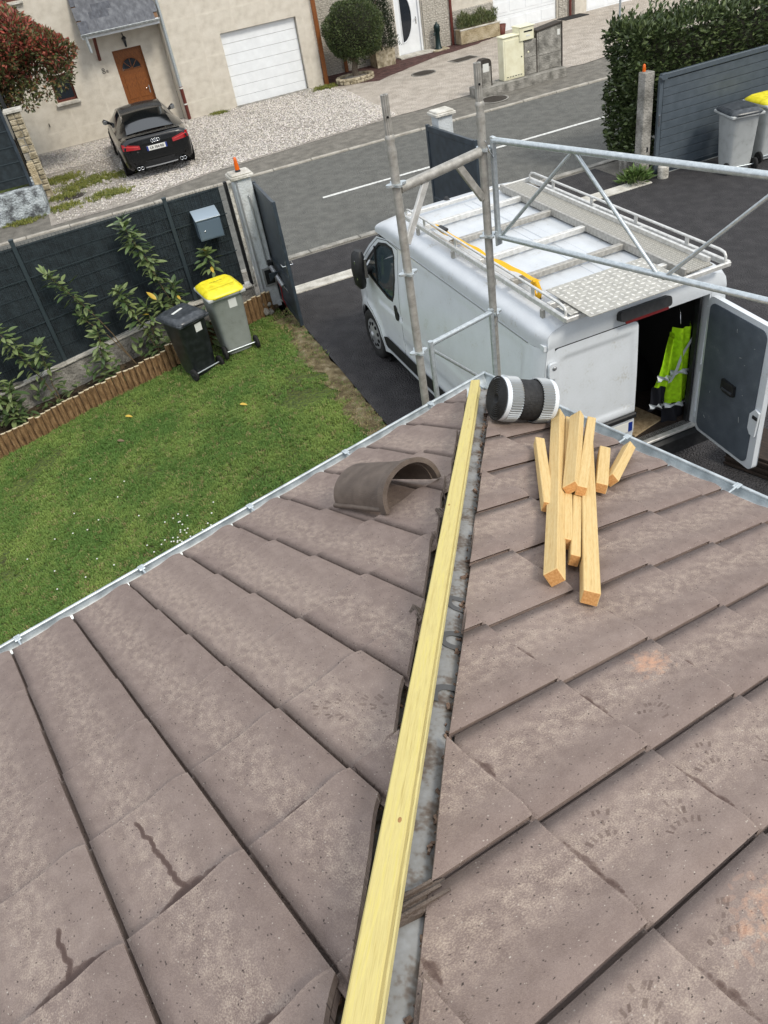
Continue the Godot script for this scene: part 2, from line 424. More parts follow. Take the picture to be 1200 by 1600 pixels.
	for e in [["laurel_a", 92, 110, 66], ["laurel_b", 116, 130, 84], ["laurel_c", 70, 90, 54], ["laurel_old", 196, 166, 66]]:
		var m := mat(e[0], s8(e[1], e[2], e[3]), 0.38)
		m.backlight_enabled = true
		m.backlight = Color(0.05, 0.08, 0.02)
	for e in ["hedge_leaf", "topiary_leaf", "conifer_leaf", "red_leaf", "weed_leaf"]:
		var m := mat(e, W, 0.5)
		m.vertex_color_use_as_albedo = true
		m.backlight_enabled = true
		m.backlight = Color(0.04, 0.06, 0.015)
	M.hedge_leaf.roughness = 0.35

# ---------------------------------------------------------------- camera, sky, sun
func make_view():
	var p := deg_to_rad(38.95)
	var r := deg_to_rad(11.05)
	var b := deg_to_rad(15.75)
	var fw := Vector3(sin(b) * cos(p), -sin(p), -cos(b) * cos(p))
	var rt0 := Vector3(cos(b), 0, sin(b))
	var up0 := rt0.cross(fw)
	var cam := Camera3D.new()
	cam.name = "camera"
	cam.fov = 66.72
	cam.near = 0.05
	cam.far = 600.0
	cam.transform = Transform3D(Basis(rt0 * cos(r) - up0 * sin(r), up0 * cos(r) + rt0 * sin(r), -fw), Vector3(0, 5.2, 0))
	add_child(cam)
	var sky := ProceduralSkyMaterial.new()
	sky.sky_top_color = s8(232, 238, 246)
	sky.sky_horizon_color = s8(212, 217, 224)
	sky.sky_curve = 0.2
	sky.ground_bottom_color = s8(120, 116, 108)
	sky.ground_horizon_color = s8(176, 174, 170)
	sky.sky_energy_multiplier = 1.0
	var e := Environment.new()
	e.background_mode = Environment.BG_SKY
	e.sky = Sky.new()
	e.sky.sky_material = sky
	e.background_energy_multiplier = 1.0
	e.tonemap_mode = Environment.TONE_MAPPER_LINEAR
	e.tonemap_exposure = 1.42
	e.sdfgi_enabled = true
	e.ssao_enabled = true
	e.ssil_enabled = true
	var we := WorldEnvironment.new()
	we.name = "environment"
	we.environment = e
	add_child(we)
	var sun := DirectionalLight3D.new()
	sun.name = "sun"
	sun.light_energy = 0.5
	sun.light_color = Color(1.0, 0.97, 0.92)
	sun.light_angular_distance = 14.0
	sun.shadow_enabled = true
	sun.rotation = Vector3(deg_to_rad(-46), deg_to_rad(22), 0)
	add_child(sun)

# ---------------------------------------------------------------- ground
func lawn_y(x: float) -> float:
	return -0.15 * clampf(1.3 - x, 0.0, 5.0)

func log_z(x: float) -> float:
	var line := [[-8.0, -10.2], [-3.2, -11.0], [-2.4, -11.2], [-1.0, -11.35], [0.33, -11.4], [1.35, -11.62], [2.2, -11.93], [3.0, -12.0]]
	for i in line.size() - 1:
		if x <= line[i + 1][0]:
			return lerpf(line[i][1], line[i + 1][1], (x - line[i][0]) / (line[i + 1][0] - line[i][0]))
	return -12.0

func poly_sheet(pts: Array, y: float) -> ArrayMesh:
	var poly := PackedVector2Array()
	for q in pts:
		poly.append(Vector2(q[0], q[1]))
	var mb := MB.new()
	var idx := Geometry2D.triangulate_polygon(poly)
	for i in range(0, idx.size(), 3):
		mb.tri(Vector3(poly[idx[i]].x, y, poly[idx[i]].y), Vector3(poly[idx[i + 1]].x, y, poly[idx[i + 1]].y), Vector3(poly[idx[i + 2]].x, y, poly[idx[i + 2]].y), Vector3.UP)
	return mb.done()

func ragged(pts: Array, step: float, amount: float, sd: int) -> Array:
	# the same closed outline with an uneven edge
	rng.seed = sd
	var out := []
	for i in pts.size():
		var a := Vector2(pts[i][0], pts[i][1])
		var b := Vector2(pts[(i + 1) % pts.size()][0], pts[(i + 1) % pts.size()][1])
		var n := maxi(1, int(a.distance_to(b) / step))
		var side := (b - a).normalized().orthogonal()
		for k in n:
			var q := a.lerp(b, float(k) / n) + side * rng.randf_range(-amount, amount)
			out.append([q.x, q.y])
	return out

func make_ground():
	struct("ground", poly_sheet([[-150, -250], [150, -250], [150, 150], [-150, 150]], -1.2), M.soil)
	struct("road", poly_sheet([[-60, -19.82], [90, -19.82], [90, -13.98], [-60, -13.98]], 0.0), M.asphalt_road)
	# near verge of the road: flush stones, dark apron, threshold
	struct("near_pavement", poly_sheet([[-60, -13.99], [90, -13.99], [90, -12.5], [2.6, -12.5], [2.6, -12.2], [-60, -12.2]], 0.002), M.asphalt_walk)
	struct("gate_apron", poly_sheet([[2.45, -13.82], [9.6, -13.82], [9.6, -12.62], [2.45, -12.62]], 0.011), M.asphalt_drive)
	struct("driveway", poly_sheet([[2.43, -12.55], [30, -12.55], [30, 6], [2.43, 6]], 0.006), M.asphalt_drive)
	var kerbs := Node3D.new()
	kerbs.name = "kerb_near_road"
	add_child(kerbs)
	kerbs.set_meta("kind", "structure")
	rng.seed = 4
	var x := -12.0
	var km := boxm(Vector3(0.99, 0.1, 0.15), 0.012)
	while x < 24.0:
		var k := part("kerb_stone", km, M.concrete, kerbs, Vector3(x, -0.022 + rng.randf_range(-0.004, 0.004), -13.98))
		k.rotation.y = rng.randf_range(-0.006, 0.006)
		x += 1.0
	var far := Node3D.new()
	far.name = "kerb_far_road"
	add_child(far)
	far.set_meta("kind", "structure")
	x = -14.0
	var fm := boxm(Vector3(0.992, 0.2, 0.1), 0.015)
	while x < 34.0:
		part("kerb_stone", fm, M.kerb, far, Vector3(x, -0.055 + rng.randf_range(-0.006, 0.006), -19.86))
		x += 1.0
	var sill := Node3D.new()
	sill.name = "gate_threshold"
	add_child(sill)
	sill.set_meta("kind", "structure")
	for i in 4:
		part("slab", boxm(Vector3(1.79, 0.12, 0.3), 0.008), M.pale_concrete, sill, Vector3(3.52 + i * 1.8, -0.035 + [0.004, 0.0, 0.006, 0.002][i], -12.45))
	# far pavement, gravel forecourt, sandy forecourt
	struct("far_pavement", poly_sheet([[-60, -19.9], [90, -19.9], [90, -22.4], [20, -22.2], [8.6, -21.75], [3.2, -21.1], [1.0, -20.3], [-0.6, -20.5], [-0.85, -21.35], [-60, -21.35]], 0.03), M.asphalt_walk)
	struct("forecourt_gravel", poly_sheet([[-0.9, -20.2], [1.0, -20.28], [3.2, -21.05], [8.8, -21.7], [8.8, -29.5], [-0.9, -29.5]], 0.036), M.gravel_bed)
	struct("forecourt_sand", poly_sheet(ragged([[8.3, -21.68], [20, -22.15], [90, -22.3], [90, -60], [8.6, -60], [8.6, -26]], 0.4, 0.08, 8), 0.041), M.sand)
	struct("chippings_bed", poly_sheet(ragged([[8.8, -27.35], [10.1, -26.55], [11.5, -27.3], [13.1, -28.0], [14.4, -28.25], [15.6, -28.8], [15.6, -29.4], [8.8, -29.4]], 0.3, 0.05, 9), 0.046), M.red_chippings)
	struct("garden_behind_fence", poly_sheet([[-60, -21.5], [-0.9, -21.5], [-0.9, -60], [-60, -60]], 0.02), M.turf)
	# centre line
	struct("road_marking", poly_sheet(ragged([[4.75, -16.86], [40, -16.9], [40, -16.78], [4.75, -16.75]], 0.5, 0.007, 10), 0.004), M.road_paint)
	# gravel: loose stones over the forecourt
	var stone := MB.new()
	stone.flat()
	var pv := []
	rng.seed = 77
	for k in 6:
		pv.append(Vector3([1, -1, 0, 0, 0, 0][k], [0, 0, 0.6, -0.6, 0, 0][k], [0, 0, 0, 0, 1, -1][k]) * rng.randf_range(0.8, 1.2))
	for sx in [0, 1]:
		for sy in [2, 3]:
			for sz in [4, 5]:
				stone.tri(pv[sx], pv[sy], pv[sz], pv[sx] + pv[sy] + pv[sz])
	var mm := MultiMesh.new()
	mm.transform_format = MultiMesh.TRANSFORM_3D
	mm.use_colors = true
	mm.mesh = stone.done()
	var edge := PackedVector2Array([Vector2(-0.75, -20.3), Vector2(1.0, -20.4), Vector2(3.2, -21.15), Vector2(8.7, -21.8), Vector2(8.9, -26.6), Vector2(8.5, -27.85), Vector2(4, -27.85), Vector2(4, -28.3), Vector2(-0.75, -28.3)])
	var bare := FastNoiseLite.new()
	bare.seed = 5
	bare.frequency = 0.35
	var xs := []
	while xs.size() < 42000:
		var q := Vector2(rng.randf_range(-0.9, 9.4), rng.randf_range(-28.4, -20.1))
		if not Geometry2D.is_point_in_polygon(q, edge):
			continue
		if bare.get_noise_2d(q.x, q.y) < rng.randf_range(-0.9, -0.15):
			continue
		if q.x < 1.2 and q.y > -25.5 and rng.randf() < 0.75:
			continue
		xs.append(q)
	mm.instance_count = xs.size()
	for i in xs.size():
		var s := rng.randf_range(0.012, 0.03)
		var bs := Basis.from_euler(Vector3(rng.randf_range(-0.5, 0.5), rng.randf() * TAU, rng.randf_range(-0.5, 0.5))).scaled(Vector3(s, s, s))
		mm.set_instance_transform(i, Transform3D(bs, Vector3(xs[i].x, 0.04 + s * 0.25, xs[i].y)))
		var v := rng.randf_range(0.34, 0.74)
		mm.set_instance_color(i, Color(v, v * rng.randf_range(0.9, 0.96), v * rng.randf_range(0.8, 0.9)))
	var gi := MultiMeshInstance3D.new()
	gi.name = "gravel"
	gi.multimesh = mm
	gi.material_override = M.gravel_stone
	add_child(gi)
	tag(gi, "pale loose gravel spread in front of the beige house", "gravel", "", "stuff")
	# manhole covers
	for e in [[-0.22, -22.25, 0.31, 1, "round iron manhole cover in the mossy gravel by the stained wall"], [11.44, -25.95, 0.36, 1, "round manhole cover in the sandy forecourt before the white door"], [13.17, -26.5, 0.33, 0, "rectangular access cover in the sand near the planter"], [11.1, -20.7, 0.36, 1, "oval utility cover in the far pavement beside the concrete plinth"]]:
		var t := thing("manhole_cover", e[4], "manhole cover", Vector3(e[0], 0.042, e[1]), 0.1, "ground covers in the far forecourts")
		var rim := MB.new()
		var plate := MB.new()
		if e[3] == 1:
			rim.lathe([[e[2] + 0.05, 0.0], [e[2] + 0.05, 0.012], [e[2], 0.012], [e[2], 0.0]], 28)
			plate.lathe([[e[2] - 0.008, 0.0], [e[2] - 0.008, 0.01], [e[2] - 0.03, 0.014], [0.0, 0.014]], 28, Transform3D.IDENTITY, false)
			for i in 7:
				plate.box(Vector3(0, 0.016, -e[2] * 0.75 + e[2] * 0.25 * i), Vector3(e[2] * 1.1, 0.006, 0.025))
		else:
			for s in [-1, 1]:
				rim.box(Vector3(0, 0.006, s * 0.28), Vector3(0.9, 0.012, 0.05))
				rim.box(Vector3(s * 0.425, 0.006, 0), Vector3(0.05, 0.012, 0.5))
			for s in [-1, 1]:
				plate.box(Vector3(s * 0.198, 0.005, 0), Vector3(0.385, 0.012, 0.48), Basis.IDENTITY, 0.003)
		part("rim", rim.done(), M.concrete, t)
		part("lid", plate.done(), M.cast_iron, t)

# ---------------------------------------------------------------- lawn
func make_lawn():
	var g := MB.new()
	var nb := FastNoiseLite.new()
	nb.seed = 3
	nb.frequency = 0.8
	var hy := func(x: float, z: float) -> float: return lawn_y(x) + nb.get_noise_2d(x, z) * 0.012 - 0.012
	g.sheet(func(u, v): return Vector3(lerpf(-8.0, 2.3, u), hy.call(lerpf(-8.0, 2.3, u), lerpf(-12.2, 4.0, v)), lerpf(-12.2, 4.0, v)), 60, 70, Vector3.UP)
	struct("lawn", g.done(), M.turf)
	var e := MB.new()
	rng.seed = 15
	var offs := []
	for i in 90:
		offs.append(rng.randf_range(-0.09, 0.09) + 0.06 * sin(i * 0.5))
	e.sheet(func(u, v):
		var z := lerpf(-11.6, 2.0, v)
		var i := clampi(int(v * 89.0), 0, 89)
		var x := lerpf(2.10 + offs[i] * 1.2, 2.435 + offs[(i * 7) % 90] * 0.25, u)
		return Vector3(x, hy.call(x, z) + 0.008 + 0.014 * sin(u * PI), z), 6, 89, Vector3.UP)
	struct("verge", e.done(), M.verge)
	var bed := MB.new()
	bed.sheet(func(u, v):
		var x := lerpf(-8.0, 2.3, u)
		return Vector3(x, lawn_y(x) + 0.05 + nb.get_noise_2d(x * 3.0, v * 3.0) * 0.05, lerpf(-12.35, log_z(x) - 0.02, v)), 50, 8, Vector3.UP)
	struct("flower_bed", bed.done(), M.soil)
	# grass
	var tuft := MB.new()
	tuft.flat()
	rng.seed = 21
	for k in 7:
		var a := rng.randf() * TAU
		var d := Vector3(cos(a), 0, sin(a))
		var sdv := Vector3(-d.z, 0, d.x) * 0.0045
		var base := Vector3(rng.randf_range(-0.02, 0.02), -0.005, rng.randf_range(-0.02, 0.02))
		var lean := rng.randf_range(0.012, 0.035)
		var h := rng.randf_range(0.022, 0.045)
		var mid := base + d * lean * 0.4 + Vector3.UP * h * 0.7
		var tip := base + d * lean + Vector3.UP * h
		tuft.quad(base - sdv, base + sdv, mid + sdv * 0.8, mid - sdv * 0.8)
		tuft.tri(mid - sdv * 0.8, mid + sdv * 0.8, tip)
	var mm := MultiMesh.new()
	mm.transform_format = MultiMesh.TRANSFORM_3D
	mm.use_colors = true
	mm.mesh = tuft.done()
	var pn := FastNoiseLite.new()
	pn.seed = 31
	pn.frequency = 0.55
	pn.fractal_octaves = 4
	var cn := FastNoiseLite.new()
	cn.seed = 44
	cn.frequency = 0.9
	cn.fractal_octaves = 3
	var ps := []
	while ps.size() < 105000:
		var q := Vector2(rng.randf_range(-4.8, 2.42), rng.randf_range(-11.95, -2.2))
		if q.y > -3.2 + (q.x - 2.0) * -0.9:
			continue
		if q.y < log_z(q.x) + 0.05:
			continue
		var bare := pn.get_noise_2d(q.x, q.y)
		if bare > rng.randf_range(0.16, 0.42):
			continue
		if q.x > 2.08 and rng.randf() < 0.6:
			continue
		ps.append(q)
	mm.instance_count = ps.size()
	for i in ps.size():
		var q: Vector2 = ps[i]
		var s := rng.randf_range(0.6, 1.25)
		mm.set_instance_transform(i, Transform3D(Basis(Vector3.UP, rng.randf() * TAU).scaled(Vector3(s, s * rng.randf_range(0.7, 1.2), s)), Vector3(q.x, hy.call(q.x, q.y), q.y)))
		var k := cn.get_noise_2d(q.x, q.y) * 0.9 + rng.randf_range(-0.35, 0.35)
		var green := Color(0.085, 0.175, 0.028).lerp(Color(0.21, 0.29, 0.06), clampf(0.35 + k, 0.0, 1.0))
		if rng.randf() < 0.06 or (q.x > 2.1 and rng.randf() < 0.5):
			green = Color(0.30, 0.25, 0.11)
		mm.set_instance_color(i, green)
	var gi := MultiMeshInstance3D.new()
	gi.name = "grass"
	gi.multimesh = mm
	gi.material_override = M.grass_blade
	add_child(gi)
	tag(gi, "short mown grass of the garden lawn beside the driveway", "grass", "", "stuff")
	for q in [[-0.55, -10.55, "yellow", "curled yellow leaf lying on the lawn near the log edging"], [-0.75, -10.0, "brown", "large brown dead leaf lying on the lawn"], [0.95, -9.4, "pale", "pale dry leaf on the lawn below the bins"]]:
		var lf := single("fallen_leaf", leaf_mesh(0.11, 0.05, 0.25), M.laurel_old if q[2] != "brown" else M.twig, q[3], "leaf", Vector3(q[0], lawn_y(q[0]) + 0.05, q[1]), 1.1)
		lf.rotation.z = 0.15
	# daisies
	var dm := MultiMesh.new()
	dm.transform_format = MultiMesh.TRANSFORM_3D
	dm.mesh = MB.new().lathe([[0.0, 0.004], [0.009, 0.006], [0.010, 0.0]], 7).done()
	var dp := []
	for k in 80:
		var c: Vector3 = [Vector3(-0.27, 0, -7.3), Vector3(-2.0, 0, -6.6), Vector3(-1.3, 0, -8.3)][0 if k < 45 else 1 if k < 68 else 2]
		var sp: float = 0.2 if k < 45 else 0.5
		dp.append(Vector3(c.x + rng.randfn(0, sp), 0, c.z + rng.randfn(0, sp)))
	dm.instance_count = dp.size()
	for i in dp.size():
		dm.set_instance_transform(i, Transform3D(Basis(), Vector3(dp[i].x, lawn_y(dp[i].x) + rng.randf_range(0.03, 0.045), dp[i].z)))
	var di := MultiMeshInstance3D.new()
	di.name = "daisies"
	di.multimesh = dm
	di.material_override = M.plate_white
	add_child(di)
	tag(di, "tiny white daisies scattered in the lawn", "daisies", "", "stuff")
	# moss and weeds in the gravel
	var wm := MultiMesh.new()
	wm.transform_format = MultiMesh.TRANSFORM_3D
	wm.use_colors = true
	wm.mesh = mm.mesh
	var wp := []
	for e2 in [[-0.35, -24.4, 0.28, 420], [0.35, -23.4, 0.38, 420], [-0.1, -23.0, 0.2, 160], [0.65, -21.6, 0.26, 300], [-0.45, -22.5, 0.2, 200], [-0.5, -21.5, 0.22, 200], [1.2, -23.2, 0.25, 150], [5.0, -27.75, 0.16, 130], [8.6, -27.5, 0.2, 260], [-1.5, -21.15, 0.18, 140]]:
		for k in e2[3]:
			wp.append(Vector3(e2[0] + rng.randfn(0, e2[2]), 0.045, e2[1] + rng.randfn(0, e2[2] * 0.7)))
	wm.instance_count = wp.size()
	for i in wp.size():
		var s := rng.randf_range(1.0, 2.2)
		wm.set_instance_transform(i, Transform3D(Basis(Vector3.UP, rng.randf() * TAU).scaled(Vector3(s, s * 0.9, s)), wp[i]))
		wm.set_instance_color(i, Color(0.10, 0.13, 0.03).lerp(Color(0.26, 0.26, 0.05), rng.randf()))
	var wi := MultiMeshInstance3D.new()
	wi.name = "moss"
	wi.multimesh = wm
	wi.material_override = M.grass_blade
	add_child(wi)
	tag(wi, "patches of moss and weeds growing through the gravel forecourt", "moss", "", "stuff")

# ---------------------------------------------------------------- the near roof
const TW := 0.2935
const TLEN := 0.495
const TLIFT := 0.030
const SLOPE := 22.0
var house: Node3D

func tile_profile(a: float) -> float:
	var t := a / TW
	if t < 0.068:
		return -0.02 if t < 0.058 else lerpf(-0.02, 0.0, (t - 0.058) / 0.01)
	if t < 0.89:
		return 0.0095 * smoothstep(0.6, 0.89, t) - 0.0015 * sin(clampf((t - 0.068) / 0.5, 0.0, 1.0) * PI)
	return 0.0095 - 0.009 * pow((t - 0.89) / 0.14, 1.8)

func tile_point(a: float, b: float) -> Vector3:
	return Vector3(a, tile_profile(a) + lerpf(0.0, TLIFT, b / TLEN), -b)

# tile in its own axes: x across, y out of the slope, z up the slope; cut keeps ka * a + kb * b + k0 <= 0
func tile_mesh(cut := []) -> ArrayMesh:
	var st := SurfaceTool.new()
	st.begin(Mesh.PRIMITIVE_TRIANGLES)
	var stops := [0.0, 0.058, 0.068, 0.2, 0.33, 0.46, 0.56, 0.66, 0.75, 0.83, 0.89, 0.93, 0.97, 1.0, 1.03]
	var th := Vector3(0, -0.017, 0)
	var put := func(p: Vector3, n: Vector3, uv: Vector2):
		st.set_normal(n)
		st.set_uv(uv)
		st.add_vertex(p)
	for i in stops.size() - 1:
		var a0: float = stops[i] * TW
		var a1: float = stops[i + 1] * TW
		var poly := [Vector2(a0, 0), Vector2(a1, 0), Vector2(a1, TLEN * 0.5), Vector2(a1, TLEN), Vector2(a0, TLEN), Vector2(a0, TLEN * 0.5)]
		if not cut.is_empty():
			var out := []
			for k in poly.size():
				var p: Vector2 = poly[k]
				var q: Vector2 = poly[(k + 1) % poly.size()]
				var fp: float = cut[0] * p.x + cut[1] * p.y + cut[2]
				var fq: float = cut[0] * q.x + cut[1] * q.y + cut[2]
				if fp <= 0.0:
					out.append(p)
				if (fp < 0.0 and fq > 0.0) or (fp > 0.0 and fq < 0.0):
					out.append(p.lerp(q, fp / (fp - fq)))
			poly = out
		if poly.size() < 3:
			continue
		var pts := []
		var nrm := []
		for p in poly:
			pts.append(tile_point(p.x, p.y))
			var am: float = clampf(p.x, a0 + 1e-4, a1 - 1e-4) if stops[i] < 0.09 else p.x
			var sl := (tile_profile(am + 0.002) - tile_profile(am - 0.002)) / 0.004
			nrm.append(Vector3(-sl, 1, TLIFT / TLEN).normalized())
		for k in range(1, pts.size() - 1):
			var fwd: bool = (pts[k] - pts[0]).cross(pts[k + 1] - pts[0]).y > 0.0
			for j in ([0, k + 1, k] if fwd else [0, k, k + 1]):
				put.call(pts[j], nrm[j], Vector2(poly[j].x / (TW * 1.03), poly[j].y / TLEN))
			for j in ([0, k, k + 1] if fwd else [0, k + 1, k]):
				put.call(pts[j] + th, -nrm[j], Vector2(poly[j].x / (TW * 1.03), poly[j].y / TLEN))
		for k in pts.size():
			var p: Vector2 = poly[k]
			var q: Vector2 = poly[(k + 1) % pts.size()]
			var e := q - p
			var inner := (absf(p.x - a0) < 1e-5 and absf(q.x - a0) < 1e-5 and i > 0) or (absf(p.x - a1) < 1e-5 and absf(q.x - a1) < 1e-5 and i < stops.size() - 2)
			if inner or e.length() < 1e-6:
				continue
			var P: Vector3 = pts[k]
			var Q: Vector3 = pts[(k + 1) % pts.size()]
			var n := Vector3(e.y, 0, e.x).normalized()
			var uv0 := Vector2(p.x / (TW * 1.03), p.y / TLEN)
			var uv1 := Vector2(q.x / (TW * 1.03), q.y / TLEN)
			var lip: bool = i == stops.size() - 2 and absf(p.x - a1) < 1e-5 and absf(q.x - a1) < 1e-5
			var dn := th + (Vector3(-0.013, 0, 0) if lip else Vector3.ZERO)
			var ring := [[P, uv0], [Q, uv1], [Q + dn, uv1], [P, uv0], [Q + dn, uv1], [P + dn, uv0]]
			if lip:
				n = Vector3(0.6, -0.8, 0)
			if (Q - P).cross(th).dot(n) > 0.0:
				ring.reverse()
			for v in ring:
				put.call(v[0], n, v[1])
	return st.commit()

func tile_texture(sd: int, marks: Array) -> ImageTexture:
	var S := 400
	var A := noise_bytes(S, [[4, 1.0, 5]], sd)
	var B := noise_bytes(S, [[140, 1.0, 2], [40, 0.5, 3]], sd + 100)
	var D := noise_bytes(S, [[9, 0.7, 4], [70, 1.0, 4]], sd + 200)
	var px := PackedByteArray()
	px.resize(S * S * 3)
	rng.seed = sd
	var tone := rng.randf_range(-5.0, 6.0)
	var bx := rng.randf_range(0.36, 0.52)
	for y in S:
		for x in S:
			var i := y * S + x
			var v := A[i] * 0.0016 + B[i] * 0.0028
			var r := 105.0 + tone + v * 38.0
			var g := 89.0 + tone + v * 38.0
			var b := 82.0 + tone * 0.9 + v * 37.0
			var u := (float(x) / S - bx) / 0.2
			var band := 1.0 / (1.0 + u * u * u * u)
			var dust := (D[i] / 255.0 - 0.37) * 2.0 * (0.12 + 0.88 * band) * (0.45 + B[i] / 255.0 * 1.0)
			if dust > 0.0:
				dust = minf(dust, 0.85)
				r = lerpf(r, 182.0, dust)
				g = lerpf(g, 166.0, dust)
				b = lerpf(b, 150.0, dust)
			var fy := float(y) / S
			if fy > 0.14 and fy < 0.2:
				# dirt caught under the butt of the tile above
				var dirt := 0.42
				if D[i] / 255.0 > 0.44 + (fy - 0.14) * 4.0:
					r = lerpf(r, 66.0, dirt)
					g = lerpf(g, 52.0, dirt)
					b = lerpf(b, 45.0, dirt)
			elif fy > 0.985 and D[i] > 118:
				# worn edge, with a pale highlight line put into the colour
				r = lerpf(r, 166.0, 0.26)
				g = lerpf(g, 149.0, 0.26)
				b = lerpf(b, 136.0, 0.26)
			px[i * 3] = clampi(int(r), 0, 255)
			px[i * 3 + 1] = clampi(int(g), 0, 255)
			px[i * 3 + 2] = clampi(int(b), 0, 255)
	var blob := func(cx: float, cy: float, rx: float, ry: float, ang: float, col: Array, amt: float):
		var m := int(maxf(rx, ry)) + 2
		for yy in range(maxi(0, int(cy) - m), mini(S, int(cy) + m)):
			for xx in range(maxi(0, int(cx) - m), mini(S, int(cx) + m)):
				var dx := xx - cx
				var dy := yy - cy
				var lx := dx * cos(ang) + dy * sin(ang)
				var ly := -dx * sin(ang) + dy * cos(ang)
				var i := yy * S + xx
				if (lx * lx) / (rx * rx) + (ly * ly) / (ry * ry) < 0.75 + D[i] / 255.0 * 0.5:
					for k in 3:
						px[i * 3 + k] = int(lerpf(px[i * 3 + k], col[k], amt))
	var bar := func(cx: float, cy: float, rx: float, ry: float, ang: float, col: Array, amt: float):
		var m := int(maxf(rx, ry) * 1.5) + 2
		for yy in range(maxi(0, int(cy) - m), mini(S, int(cy) + m)):
			for xx in range(maxi(0, int(cx) - m), mini(S, int(cx) + m)):
				var dx := xx - cx
				var dy := yy - cy
				var lx := dx * cos(ang) + dy * sin(ang)
				var ly := -dx * sin(ang) + dy * cos(ang)
				var i := yy * S + xx
				if maxf(absf(lx) / rx, absf(ly) / ry) < 0.75 + B[i] / 255.0 * 0.4 and B[i] > 70:
					for k in 3:
						px[i * 3 + k] = int(lerpf(px[i * 3 + k], col[k], amt))
	for k in 130:
		blob.call(rng.randf() * S, rng.randf() * S, rng.randf_range(1.0, 3.4), rng.randf_range(0.9, 2.0), rng.randf() * 3.0, [52, 42, 38], rng.randf_range(0.5, 0.9))
	for k in 90:
		blob.call(rng.randf() * S, rng.randf() * S, rng.randf_range(0.8, 2.4), rng.randf_range(0.8, 1.8), rng.randf() * 3.0, [188, 180, 168], rng.randf_range(0.35, 0.9))
	var wet := [76, 57, 50]
	for k in (1 if sd % 2 == 0 else 2):
		# damp lens left along the butt of the tile above
		var lx := rng.randf_range(0.25, 0.7) * S
		var lw := rng.randf_range(0.10, 0.22) * S
		for s in 26:
			var o := rng.randf_range(-1.0, 1.0)
			blob.call(lx + o * lw, S * (0.185 + 0.03 * rng.randf() * (1.0 - absf(o))), 9.0 * (1.1 - absf(o)) + 3.0, 5.0 * (1.1 - absf(o)) + 1.5, 0.0, wet, 0.25)
	for mk in marks:
		match mk[0]:
			"drip":
				var x: float = mk[1] * S
				for s in 60:
					var f := s / 59.0
					x += rng.randf_range(-5.0, 5.0)
					if f > mk[2]:
						break
					blob.call(x, S * (0.24 + 0.68 * f), 8.0 - 2.0 * f, 9.0, 0.0, wet, 0.5)
				for s in 40:
					var o := rng.randf_range(-1.0, 1.0)
					blob.call(mk[1] * S + o * 110.0, S * (0.20 + 0.04 * (1.0 - absf(o)) * rng.randf()), 18.0 * (1.1 - absf(o)) + 5.0, 14.0 * (1.15 - absf(o)) + 3.0, 0.1, wet, 0.3)
			"boot":
				var c := Vector2(mk[1] * S, mk[2] * S)
				var ang: float = mk[3]
				for arc in 3:
					var rad2 := 46.0 - 7.0 * arc
					for k in 6:
						if rng.randf() < (0.2 if arc == 0 else 0.5):
							continue
						var th2 := lerpf(-0.95, 0.95, k / 5.0)
						var q := Vector2(sin(th2) * rad2, (cos(th2) - 1.0) * rad2 * 0.7 + (arc - 1) * 34.0).rotated(ang) + c
						bar.call(q.x, q.y, rng.randf_range(3.0, 5.2), rng.randf_range(7.0, 12.0), ang - th2 * 0.6 + rng.randf_range(-0.2, 0.2), [74, 58, 51], rng.randf_range(0.25, 0.55))
			"rust":
				for s in 150:
					var q := Vector2(rng.randfn(mk[1] * S, mk[3] * S), rng.randfn(mk[2] * S, mk[3] * S))
					blob.call(q.x, q.y, rng.randf_range(4, 16), rng.randf_range(3, 10), rng.randf() * 3.0, [196, 150, 122], 0.17)
	return ImageTexture.create_from_image(Image.create_from_data(S, S, false, Image.FORMAT_RGB8, px))

